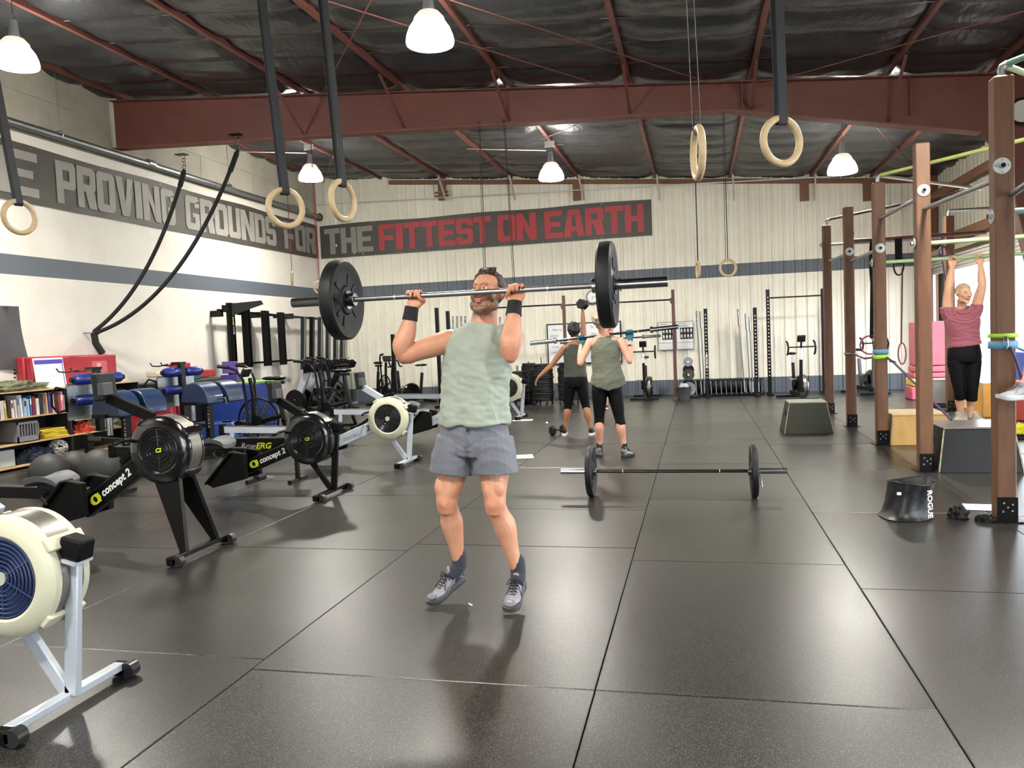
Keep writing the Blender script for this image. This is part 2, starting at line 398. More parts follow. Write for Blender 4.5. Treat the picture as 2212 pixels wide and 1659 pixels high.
# rigid frames: tapered web with flanges, each a top-level piece of structure
def frame(fy, nm):
    fr = thing(nm, None, None); tag(fr, kind='structure')
    top = lambda x: roofz(x)-.16
    bx = [(-9.16, 4.80), (.5, 4.38), (3.45, 3.80)]
    poly = [(-9.16, top(-9.16)), (-9.16, 4.80), (.5, 4.38), (3.57, 3.78), (3.83, 3.43), (4.0, 2.6), (4.6, 0), (4.93, 0), (4.93, top(4.93))][::-1]
    MB().prism([(a, b) for a, b in poly], (0, fy, 0), (1, 0, 0), (0, 0, 1), .012).build('web', REDST, fr)
    for (a, b) in zip([(-9.16, 4.80), (.5, 4.38), (3.83, 3.43), (4.0, 2.6)], [(.5, 4.38), (3.57, 3.78), (4.0, 2.6), (4.6, 0)]):
        MB().bar((a[0], fy, a[1]), (b[0], fy, b[1]), .2 if a[0] < 3 else .2, .014, up=(0, 0, 1) if a[0] < 3 else (1, 0, 0)).build('flange', mat('dusty_flange', '#85695f', .65, var=.5, vs=6, col2='#6d3c33') if a[0] > 3 else mat('dusty_flange2', '#85594d', .7, var=.6, vs=5, col2='#6b3229'), fr)
    MB().bar((-9.16, fy, top(-9.16)), (4.93, fy, top(4.93)), .2, .014).build('flange', REDST, fr)
    for sx in (.68, 2.75):
        MB().bb((sx-.006, fy-.1, 4.36-(.28 if sx > 2 else 0)), (sx+.006, fy+.1, top(sx))).build('stiffener', REDST, fr)
    if fy > 10:
        for i in range(6):
            for dx in (0, .12): MB().cyl((-5.32+dx, fy-.02, 4.78+.09*i), (-5.32+dx, fy+.02, 4.78+.09*i), .014, n=8).build('bolt', GALV, fr)
        for i in range(5): MB().cyl((3.72+.0*i, fy-.03, 3.98+.11*i), (3.72, fy+.02, 3.98+.11*i), .018, n=8).build('bolt', REDST, fr)
        for i in range(5): MB().cyl((3.9+.13*i, fy-.03, 3.72-.05*i), (3.9+.13*i, fy+.02, 3.72-.05*i), .018, n=8).build('bolt', REDST, fr)
    for px in purl_x[2:8:1]:
        zb = 4.80-.0435*(px+9.16) if px < .5 else 4.38-.197*(px-.5)
        for sgn in ((-1,) if px in (purl_x[3], purl_x[5]) else (-1, 1)):
            MB().bar((px, fy+sgn*.95, roofz(px)-.17), (px, fy+sgn*.05, zb+.05), .04, .006).build('flange_brace', REDST, fr)
    return fr
for i, fy in enumerate(FRAMES): frame(fy, 'trim_%d' % (i+2))
# cable bracing rods under the roof
rods = [((-6.3, 4.4), (-1.0, 11.1)), ((-1.0, 4.6), (-5.4, 11.1)), ((.9, 11.1), (4.8, 7.5)), ((.4, 11.1), (-4, 6)), ((-.5, 11.4), (-6, 18)), ((-5, 11.4), (-8.8, 18)), ((2, 11.5), (4.7, 18))]
for (a, b), lb in zip(rods, ('from upper left down to the middle of the beam', 'crossing behind the left pair of ring straps', 'rising right from the beam above the right ring', 'left of the lone middle purlin, meeting the beam', 'beyond the beam over the left lamp', 'beyond the beam in the far left corner', 'beyond the beam over the right lamp')):
    tag(MB().cyl((a[0], a[1], roofz(a[0])-.25), (b[0], b[1], roofz(b[0])-.25), .008, n=6).build('bracing_rod', REDST), 'thin red bracing rod '+lb, 'rod', 'roof bracing rods')
# sprinkler main on the left wall
pp = thing('wall_pipe', 'long galvanised pipe running along the left wall above the banner', 'pipe')
MB().cyl((XL+.13, YF+.1, 4.74), (XL+.13, YB-.15, 4.66), .057, n=20).build('pipe_run', GALV, pp)
for yy in (8.2, 11.9, 14.2, 16.9): MB().cyl((XL+.13, yy, 4.70), (XL+.13, yy+.16, 4.70), .068, n=20).build('coupling', GALV, pp)
MB().ring((XL+.13, YB-.12, 4.66), (0, 1, 0), .08, .018, 20, 8).build('end_ring', DPLAS, pp)
for yy in (4.5, 10.0, 14.35, 17.6):
    MB().cyl((XL+.13, yy, 4.72), (XL+.13, yy, roofz(XL)-.1), .006, n=6).build('hanger_rod', STEEL, pp)
    MB().ring((XL+.13, yy, 4.71), (0, 1, 0), .066, .008, 20, 6).build('clevis', STEEL, pp)

# ceiling lamps
def lamp_builder():
    t = thing('high_bay_lamp', 'x', 'lamp', (0, 0, 0), 0, 'glowing high bay lamps under the roof')
    G = bpy.data.materials.new('lit_glass'); G.use_nodes = True; b = G.node_tree.nodes['Principled BSDF']
    b.inputs['Base Color'].default_value = (.9, .9, .88, 1); b.inputs['Emission Color'].default_value = (1, .965, .89, 1); b.inputs['Emission Strength'].default_value = 120
    G2 = bpy.data.materials.new('lit_glass_neck'); G2.use_nodes = True; b = G2.node_tree.nodes['Principled BSDF']
    b.inputs['Base Color'].default_value = (.6, .6, .58, 1); b.inputs['Emission Color'].default_value = (1, .9, .75, 1); b.inputs['Emission Strength'].default_value = .7; b.inputs['Roughness'].default_value = .25
    prof = [(.215, 0), (.222, .03), (.21, .1), (.185, .2), (.155, .27), (.15, .28), (.2, .1), (.205, .02)]
    MB().lathe([(.225, 0), (.232, .025), (.222, .08), (.195, .15), (.16, .2), (.15, .2), (.185, .145), (.212, .08), (.222, .025), (.215, 0)], (0, 0, 0), (0, 0, 1), 36, True).build('glass_shade', G, t)
    MB().lathe([(.16, .2), (.145, .25), (.10, .30), (.02, .305)], (0, 0, 0), (0, 0, 1), 24).build('glass_neck', G2, t)
    MB().cyl((0, 0, .30), (0, 0, .5), .06, .04, n=16).build('ballast', SILV, t)
    MB().tube([(0, 0, .5), (.03, 0, .53), (0, 0, .57), (-.03, 0, .53), (0, 0, .5)], .006, 6).build('hook', STEEL, t)
    MB().cyl((0, 0, .56), (0, 0, .84), .005, n=6).build('hanger', STEEL, t)
    l = bpy.data.lights.new('lamp_light', 'AREA'); l.shape = 'DISK'; l.size = .4; l.energy = LAMP_W; l.color = LAMP_COL
    o = bpy.data.objects.new('lamp_light', l); COL.objects.link(o); o.parent = t; o.location = (0, 0, .09)
    MB().cyl((0, 0, .11), (0, 0, .2), .05, .03, n=12).build('bulb', G, t)
    return t
lamps = [((-7.3, 7.5), 'white glowing lamp at the upper left corner by the concrete wall'), ((-2.42, 7.4), 'large glowing lamp at top centre, in front of the red beam'), ((-7.25, 14.3), 'glowing lamp beyond the beam, leftmost of the far row'),
         ((-2.5, 14.35), 'glowing lamp beyond the beam, middle of the far row'), ((2.38, 13.9), 'glowing lamp beyond the beam above the wooden rig posts'), ((2.3, 6.35), 'glowing lamp over the rig at the top right'),
         ((-7.3, .4), 'glowing lamp behind the camera on the left'), ((-2.4, .4), 'glowing lamp behind the camera over the middle'), ((2.4, .4), 'glowing lamp behind the camera on the right')]
lp = None
for (x, y), lb in lamps:
    z = roofz(x)-.70-.17
    if lp is None: lp = lamp_builder(); lp.location = (x, y, z); lp['label'] = lb
    else: dup(lp, (x, y, z), 0, lb)

for (x, y), nm in (((-7.25, 14.3), 'leftmost far lamp'), ((-2.5, 14.35), 'middle far lamp')):
    z = roofz(x)-.34; w_ = thing('lamp_conduit', 'thin white conduit reaching left from the %s' % nm, 'conduit', (0, 0, 0)); MB().cyl((x-1.5, y-.3, z+.1), (x-.06, y, z), .009, n=6).build('conduit_run', WHT, w_)
    MB().bb((x-.10, y-.02, z+.06), (x+.08, y+.02, z+.16)).build('junction_box', WHT, w_)
# ================================================================ people
def spline(st, sub=4):
    out = []; n = len(st)
    A = [np.array(list(s[0])+[s[1], s[2] if len(s) > 2 else s[1]], float) for s in st]
    for i in range(n-1):
        p0, p1, p2, p3 = A[max(i-1, 0)], A[i], A[i+1], A[min(i+2, n-1)]
        for k in range(sub):
            t = k/sub; out.append(.5*((2*p1)+(-p0+p2)*t+(2*p0-5*p1+4*p2-p3)*t*t+(-p0+3*p1-3*p2+p3)*t**3))
    out.append(A[-1]); return out
def limb(mb, st, side=(1, 0, 0), n=16, sub=4, caps=True):
    S = spline(st, sub); rings = []
    for i, s in enumerate(S):
        a = S[max(i-1, 0)][:3]; b = S[min(i+1, len(S)-1)][:3]; t = Vector(b-a).normalized(); sd = Vector(side)
        x = (sd-t*sd.dot(t)).normalized(); y = t.cross(x); c = Vector(s[:3])
        rings.append([c+x*cos(2*pi*k/n)*s[3]+y*sin(2*pi*k/n)*s[4] for k in range(n)])
    mb.loft(rings)
    if caps:
        for s in (S[0], S[-1]): r = min(s[3], s[4])*.98; mb.ell(s[:3], (r, r, r), n=12, m=8)
    return mb
def fuse(mb, name, material, parent, vox=.006, smooth=3, disp=None, paint=None, sharp=180, dec=0):
    me = mb.mesh(name+'_raw'); o = bpy.data.objects.new('tmp', me); COL.objects.link(o)
    bm = bmesh.new(); bm.from_mesh(me); bmesh.ops.recalc_face_normals(bm, faces=bm.faces); bm.to_mesh(me); bm.free()
    r = o.modifiers.new('r', 'REMESH'); r.mode = 'VOXEL'; r.voxel_size = vox; r.adaptivity = 0
    if smooth: s = o.modifiers.new('s', 'SMOOTH'); s.factor = .6; s.iterations = smooth
    dg = bpy.context.evaluated_depsgraph_get(); me2 = bpy.data.meshes.new_from_object(o.evaluated_get(dg))
    bpy.data.objects.remove(o); bpy.data.meshes.remove(me); me2.name = name
    n = len(me2.vertices); co = np.empty(n*3); me2.vertices.foreach_get('co', co); co = co.reshape(-1, 3)
    if disp:
        no = np.empty(n*3); me2.vertices.foreach_get('normal', no); no = no.reshape(-1, 3)
        co = co+disp(co, no); me2.vertices.foreach_set('co', co.ravel()); me2.update()
    if paint:
        c = paint(co); a = me2.color_attributes.new('tint', 'FLOAT_COLOR', 'POINT'); a.data.foreach_set('color', np.c_[c, np.ones(n)].ravel().astype(np.float32))
    me2.shade_smooth()
    if sharp < 180: me2.set_sharp_from_angle(angle=radians(sharp))
    me2.materials.clear(); me2.materials.append(material)
    ob = bpy.data.objects.new(name, me2); COL.objects.link(ob); ob.parent = parent; return ob
def nz(p, s, o=0): return noise.noise(Vector((p[0]*s[0]+o, p[1]*s[1]+o*.7, p[2]*s[2]-o)))
def wrinkles(amp, scale=(9, 9, 22), tilt=0.0, seed=0):
    def f(co, no):
        d = np.empty(len(co))
        for i, p in enumerate(co):
            q = (p[0]+tilt*p[2], p[1], p[2])
            w = noise.noise(Vector((q[0]*2.5+seed, q[1]*2.5, q[2]*2.5)))*1.2
            a = nz((q[0]+.06*w, q[1]+.06*w, q[2]+.10*w), scale, seed)
            d[i] = (1-abs(a)*2.6)*.6+nz(q, (22, 22, 40), seed+3)*.35
        return no*(d*amp)[:, None]
    return f
def tintmat(name, rough=.5, sss=0, bump=.1, bs=200, bd=.001, sheen=0, mult=(1, 1, 1)):
    m = bpy.data.materials.new(name); m.use_nodes = True; nt = m.node_tree; b = nt.nodes['Principled BSDF']; N = nt.nodes.new; L = nt.links.new
    a = N('ShaderNodeAttribute'); a.attribute_name = 'tint'; n = N('ShaderNodeTexNoise'); n.inputs['Scale'].default_value = 22; n.inputs['Detail'].default_value = 6
    tc = N('ShaderNodeTexCoord'); L(tc.outputs['Object'], n.inputs['Vector'])
    mr = N('ShaderNodeMapRange'); L(n.outputs[0], mr.inputs[0]); mr.inputs[3].default_value = .82; mr.inputs[4].default_value = 1.15
    x = N('ShaderNodeVectorMath'); x.operation = 'SCALE'; L(a.outputs['Color'], x.inputs[0]); L(mr.outputs[0], x.inputs['Scale']); L(x.outputs[0], b.inputs['Base Color'])
    b.inputs['Roughness'].default_value = rough; b.inputs['Sheen Weight'].default_value = sheen
    if sss: b.inputs['Subsurface Weight'].default_value = sss; b.inputs['Subsurface Radius'].default_value = (.02, .007, .004); b.inputs['Subsurface Scale'].default_value = .4
    n2 = N('ShaderNodeTexNoise'); n2.inputs['Scale'].default_value = bs; L(tc.outputs['Object'], n2.inputs['Vector']); bp = N('ShaderNodeBump'); bp.inputs['Strength'].default_value = bump; bp.inputs['Distance'].default_value = bd
    L(n2.outputs[0], bp.inputs['Height']); L(bp.outputs[0], b.inputs['Normal']); return m
SKIN = tintmat('skin', .48, .12, .15, 300, .0006)
def col3(h): return np.array(lin(h)[:3])
def gauss(co, c, r):
    d = (co-np.array(c))/np.array(r); return np.exp(-(d*d).sum(1))

class Head:
    def __init__(s, c, yaw=0, pitch=0, roll=0, k=1.0):    # faces -y; yaw>0 turns towards +x (picture right); pitch>0 lifts the chin
        s.c = Vector(c); s.k = k
        s.R = Matrix.Rotation(yaw, 3, 'Z') @ Matrix.Rotation(roll, 3, 'Y') @ Matrix.Rotation(-pitch, 3, 'X')
    def w(s, x, y, z): return s.c+s.R @ Vector((x, y, z))*s.k
    def e(s, mb, c, r, R=None): mb.ell(s.w(*c), [q*s.k for q in r], s.R if R is None else s.R @ R, 20, 14)
    def build(s, mb, wide=1.0, jaw=1.0):
        e = s.e
        e(mb, (0, .018, .034), (.074*wide, .093, .083)); e(mb, (0, -.018, -.012), (.063*wide, .074, .094)); e(mb, (0, -.03, -.072), (.053*jaw, .052, .036))
        e(mb, (0, -.078, -.094), (.026*jaw, .018, .019))
        for q in (-1, 1):
            e(mb, (q*.040, -.062, -.016), (.021, .021, .022)); e(mb, (q*.025, -.081, .031), (.019, .012, .009)); e(mb, (q*.0125, -.103, -.026), (.0085, .010, .008))
            e(mb, (q*.046*jaw, -.02, -.062), (.017, .032, .03)); e(mb, (q*.026, -.084, .010), (.013, .007, .007))
            E = Matrix.Rotation(q*.35, 3, 'Z') @ Matrix.Rotation(-.2, 3, 'X')
            e(mb, (q*.079*wide, .008, -.002), (.007, .019, .032), E); e(mb, (q*.083*wide, .012, .012), (.006, .017, .018), E); e(mb, (q*.078*wide, .0, -.026), (.007, .009, .01), E)
        limb(mb, [(s.w(0, -.088, .026), .0085*s.k), (s.w(0, -.104, .0), .0095*s.k), (s.w(0, -.114, -.020), .0125*s.k)], n=10)
        e(mb, (0, -.092, -.048), (.025, .010, .008)); e(mb, (0, -.096, -.0525), (.021, .008, .0042)); e(mb, (0, -.094, -.0625), (.018, .009, .0052))
        for q in (-1, 1): limb(mb, [(s.w(q*.020, -.092, -.022), .006*s.k), (s.w(q*.033, -.082, -.045), .006*s.k)], n=8, sub=2)
    def disp(s, co, no):
        loc = (co-np.array(s.c)) @ np.array(s.R)/s.k; d = np.zeros_like(co)
        for q in (-1, 1):
            d -= no*(gauss(loc, (q*.0285, -.090, .010), (.013, .02, .0055))*.0045*s.k)[:, None]
            d -= no*(gauss(loc, (q*.008, -.108, -.032), (.005, .012, .004))*.004*s.k)[:, None]
            d -= no*(gauss(loc, (q*.085, -.004, .002), (.015, .008, .014))*.005*s.k)[:, None]
        d -= no*(gauss(loc, (0, -.10, -.0575), (.022, .02, .0018))*.0042*s.k)[:, None]
        d -= no*(gauss(loc, (0, -.09, -.077), (.02, .02, .006))*.0025*s.k)[:, None]
        return d
    def paint(s, co, c, skin, lip='#a8574e', brow='#3a2c24', beard=None, redden='#c8745f'):
        loc = (co-np.array(s.c)) @ np.array(s.R)/s.k
        def mixin(m, col):
            nonlocal c; m = np.clip(m, 0, 1)[:, None]; c = c*(1-m)+col3(col)*m
        inh = (np.abs(loc[:, 2]) < .15) & (np.abs(loc[:, 0]) < .11) & (np.abs(loc[:, 1]) < .14)
        mixin(inh*(gauss(loc, (.04, -.075, -.02), (.03, .04, .025))+gauss(loc, (-.04, -.075, -.02), (.03, .04, .025))+gauss(loc, (0, -.11, -.02), (.02, .03, .02)))*.45, redden)
        for q in (-1, 1):
            mixin(inh*gauss(loc, (q*.081, .008, 0), (.012, .03, .035))*.3, redden)
            mixin(inh*(gauss(loc, (q*.0285, -.092, .010), (.0135, .03, .0032))*1.1), '#2c1d18')
            mixin(inh*(gauss(loc, (q*.0285, -.092, .014), (.017, .03, .0085))*.3), '#8a5a48')
            for t in range(5):
                u = t/4; mixin(inh*gauss(loc, (q*(.012+.036*u), -.088, .0285+.008*sin(u*2.6)-.002*u), (.007, .03, .0036))*.75, brow)
        if beard:
            y = loc[:, 1]; z = loc[:, 2]; x = np.abs(loc[:, 0])
            line = -.030-.55*np.clip(x-.035, 0, 1)*-1.0
            m = np.clip((-.034+.65*np.clip(x-.03, 0, .05)-z)/.016, 0, 1)*np.clip((.035-y)/.02, 0, 1)*np.clip((z+.135)/.03, 0, 1)
            sp = np.array([.66+.5*noise.noise(Vector((p[0]*260, p[1]*260, p[2]*260))) for p in loc])
            lipz = gauss(loc, (0, -.10, -.057), (.024, .04, .0105))
            mixin(inh*m*sp*np.clip(1-1.2*lipz, 0, 1), beard)
            mixin(inh*np.clip(gauss(loc, (0, -.1, -.041), (.027, .04, .006))*sp*.9, 0, 1), beard)
        mixin(inh*gauss(loc, (0, -.1, -.0525), (.0225, .03, .0042))*.9, lip); mixin(inh*gauss(loc, (0, -.1, -.063), (.019, .03, .005))*.9, lip)
        mixin(inh*gauss(loc, (0, -.1, -.0572), (.024, .03, .0016))*.9, '#4a231e')
        return c
    def eyes(s, parent, iris='#3a2a1c'):
        for q in (-1, 1):
            e = MB().ell(s.w(q*.0285, -.0762, .0095), [.0105*s.k]*3).build('eye', mat('eye_white', '#cfc6bd', .2), parent)
            MB().ell(s.w(q*.0285, -.0852, .0095), (.0042*s.k, .0026*s.k, .0042*s.k), s.R).build('iris', mat('iris_dark', '#2a1e16', .15), e)
    def hair(s, parent, material, keep, off=.010, amp=.006, name='hair', sc=(30, 60, 30), wide=1.0, vox=.004, tufts=(), lenf=None, smooth=2):
        mb = MB(); n, m = 72, 46; vs = []; fs = []
        for j in range(m+1):
            b = pi*j/m
            for i in range(n):
                a = 2*pi*i/n; u = Vector((sin(b)*cos(a), sin(b)*sin(a), cos(b)))
                p = Vector((u.x*(.074*wide+off), .018+u.y*(.093+off), .034+u.z*(.083+off)))
                w = keep(p); f = 1+amp/.09*(noise.noise(Vector((p.x*sc[0], p.y*sc[1], p.z*sc[2])))*1.2+.35)
                if lenf: f += lenf(p)
                f2 = f if w > 0 else .88
                q = Vector((p.x*f2, .018+(p.y-.018)*f2, .034+(p.z-.034)*f2)); vs.append(s.w(*q))
        for j in range(m):
            for i in range(n): l = (i+1) % n; fs.append((j*n+i, (j+1)*n+i, (j+1)*n+l, j*n+l))
        mb.add(vs, fs)
        for a, b, r in tufts: limb(mb, [(s.w(*a), r*s.k), (s.w(*[(a[i]+b[i])/2+(.004 if i == 2 else 0) for i in range(3)]), r*.8*s.k), (s.w(*b), r*.3*s.k)], n=8, sub=3, caps=False)
        return fuse(mb, name, material, parent, vox, smooth)

def grip(mb, C, a, p, W, rb=.0145, k=1.0, turn=225, thumb=1, q=None):
    C = Vector(C); a = Vector(a).normalized(); p = Vector(p); p = (p-a*p.dot(a)).normalized(); q = a.cross(p) if q is None else Vector(q).normalized(); W = Vector(W)
    kn = C+p*(rb+.013*k)-q*.012*k
    limb(mb, [(W, .028*k, .021*k), (W.lerp(kn, .45), .038*k, .019*k), (kn, .044*k, .0155*k), (kn+q*.02*k+p*-.002, .043*k, .013*k)], side=a, n=16)
    for i, o in enumerate((-.033, -.011, .011, .032)):
        L = (.84, 1, 1.0, .92)[i] if thumb > 0 else (.92, 1.0, 1, .84)[i]; pts = []
        for t in range(8):
            th = radians(turn*L*t/7); r = rb+(.0105 if t < 6 else .0095)*k+(.005*k if t in (1,) else 0)
            pts.append((C+a*o*k+(p*cos(th)+q*sin(th))*r, (.0108-.0004*t)*k))
        pts.insert(0, (C+a*o*k+p*(rb+.012*k)-q*.018*k, .011*k)); limb(mb, pts, side=a, n=10, sub=2)
    pts = [(W.lerp(kn, .5)+a*thumb*.030*k, .015*k)]
    for t in range(4):
        th = radians(-35-45*t); pts.append((C+a*thumb*(.052-.010*t)*k+(p*cos(th)+q*sin(th))*(rb+.012*k), (.0125-.0012*t)*k))
    limb(mb, pts, side=a, n=10, sub=3)
def open_hand(mb, W, d, a, k=1.0, curl=.35, thumb=1):     # d: where the fingers point, a: across the palm
    W = Vector(W); d = Vector(d).normalized(); a = Vector(a); a = (a-d*a.dot(d)).normalized(); nn = d.cross(a)
    limb(mb, [(W, .026*k, .02*k), (W+d*.045*k, .038*k, .016*k), (W+d*.085*k, .040*k, .013*k)], side=a)
    for i, o in enumerate((-.030, -.010, .010, .029)):
        L = (.065, .080, .075, .058)[i]*k; p0 = W+d*.085*k+a*o*k*thumb*-1; pts = [(p0-d*.02*k, .0105*k)]
        for t in range(1, 5): th = curl*t/4*1.6; pts.append((p0+d*cos(th*.6)*L*t/4+nn*sin(th)*L*t/4*.8, (.0100-.0008*t)*k))
        limb(mb, pts, side=a, n=10, sub=2)
    limb(mb, [(W+d*.02*k+a*thumb*.022*k, .014*k), (W+d*.05*k+a*thumb*.048*k, .0125*k), (W+d*.075*k+a*thumb*.058*k+nn*.01*k, .0105*k), (W+d*.095*k+a*thumb*.060*k+nn*.016*k, .009*k)], side=nn, n=10, sub=3)

def basis(x, up=(0, 0, 1)):
    x = Vector(x).normalized(); z = Vector(up); y = z.cross(x).normalized(); z = x.cross(y); return x, y, z
def shoe(parent, toe, heel, up, um, sm, lm, k=1.0, accent=None, name='shoe', low=1.0, tm=None):
    # toe and heel are points under the sole
    toe = Vector(toe); heel = Vector(heel); x, y, z = basis(toe-heel, up); Lg = (toe-heel).length; f = Lg/.29
    Mx = Matrix.Translation(heel) @ Matrix((x, y, z)).transposed().to_4x4()
    st = [(.012, .026, .045, .028), (.03, .034, .05, .034), (.07, .035, .056, .038), (.11, .035, .052, .034), (.15, .039, .043, .030), (.19, .045, .036, .025), (.23, .046, .030, .021), (.262, .036, .025, .016), (.28, .02, .020, .010)]
    mb = MB(); mb.M = Mx; rings = []
    S = spline([((a, 0, c), b, d) for a, b, c, d in st], 3)
    for s in S:
        X, _, zc, hw, hh = s; rings.append([Vector((X*f, hw*k*cos(t)*(1 if sin(t) < .2 else .86), max(.02, zc*low+hh*low*sin(t)*1.0))) for t in [2*pi*i/20 for i in range(20)]])
    mb.loft(rings)
    limb(mb, [((.035*f, 0, .06), .034*k, .034*k), ((.045*f, 0, .098*low), .036*k, .040*k)], side=(0, 1, 0), n=16, caps=False)
    mb.ell((.006*f, 0, .085*low), (.012, .02, .03))
    limb(mb, [((.088*f, 0, .070), .02, .012), ((.075*f, 0, .105*low), .022*k, .008), ((.066*f, 0, .128*low), .017*k, .005)], side=(0, 1, 0), n=12)
    up_ = fuse(mb, name, um, parent, .0045, 2)
    mb = MB(); mb.M = Mx; out = []
    for X, hw in ((-.004, .012), (.002, .026), (.03, .037), (.08, .036), (.13, .037), (.19, .048), (.235, .048), (.265, .038), (.286, .02), (.292, .006)): out.append((X*f, hw*k))
    poly = out+[(a, -b) for a, b in reversed(out)]
    def lev(zz, g, tip=0): return [Vector((a*1.0+(0 if abs(a) < .2 else 0), b*g, zz+(tip*((a/f-.2)/.09)**2*.018 if a/f > .2 else 0))) for a, b in poly]
    mb.loft([lev(0, .93, 1), lev(.008, 1.02, 1), lev(.026, 1.03, .7), lev(.034, .97, .6)]); mb.build('sole', sm, up_, sharp=50)
    if lm:
        mb = MB(); mb.M = Mx
        for i in range(5):
            X = (.105+.018*i)*f; zt = (.094-.0085*i)*low+.004
            mb.tube([(X, -.022*k, zt-.009), (X+.006, 0, zt+.003), (X, .022*k, zt-.009)], .0026, 6)
            mb.tube([(X, -.018*k, zt-.004), (X+.016, .018*k, zt-.010)], .0024, 6)
        mb.tube([(.098*f, 0, .104*low), (.10*f, .03*k, .112*low), (.115*f, .048*k, .085*low), (.105*f, .035*k, .085*low), (.1*f, 0, .102*low)], .003, 6)
        mb.tube([(.098*f, 0, .104*low), (.10*f, -.03*k, .110*low), (.12*f, -.046*k, .082*low), (.105*f, -.032*k, .085*low), (.1*f, 0, .102*low)], .003, 6)
        mb.tube([(.1*f, .004, .104*low), (.14*f, .03*k, .085*low), (.17*f, .046*k, .05*low)], .0026, 6)
        mb.tube([(.1*f, -.004, .104*low), (.15*f, -.02*k, .082*low), (.185*f, -.032*k, .062*low)], .0026, 6); mb.build('laces', lm, up_)
    if accent:
        mb = MB(); mb.M = Mx; mb.box((.064*f, 0, .126*low), (.004, .022, .010), Matrix.Rotation(-.3, 3, 'Y')); mb.box((-.006*f, 0, .115*low), (.004, .010, .03)); mb.build('pink_tab', accent, up_)
        mb = MB(); mb.M = Mx
        for q in (-1, 1):
            mb.tube([(.02*f, q*.037*k, .04), (.06*f, q*.040*k, .065), (.1*f, q*.040*k, .055), (.15*f, q*.044*k, .035)], .004, 6)
        mb.ell((.245*f, 0, .046), (.026, .034, .011)); mb.build('overlay', tm or DPLAS, up_)
    return up_

CLOTHC = {}
def cloth(name, c, rough=.8, var=.25, bump=.25, bs=350):
    return mat(name, c, rough, var=var, vs=5, bump=bump, bs=bs, bd=.0006, sheen=.15)

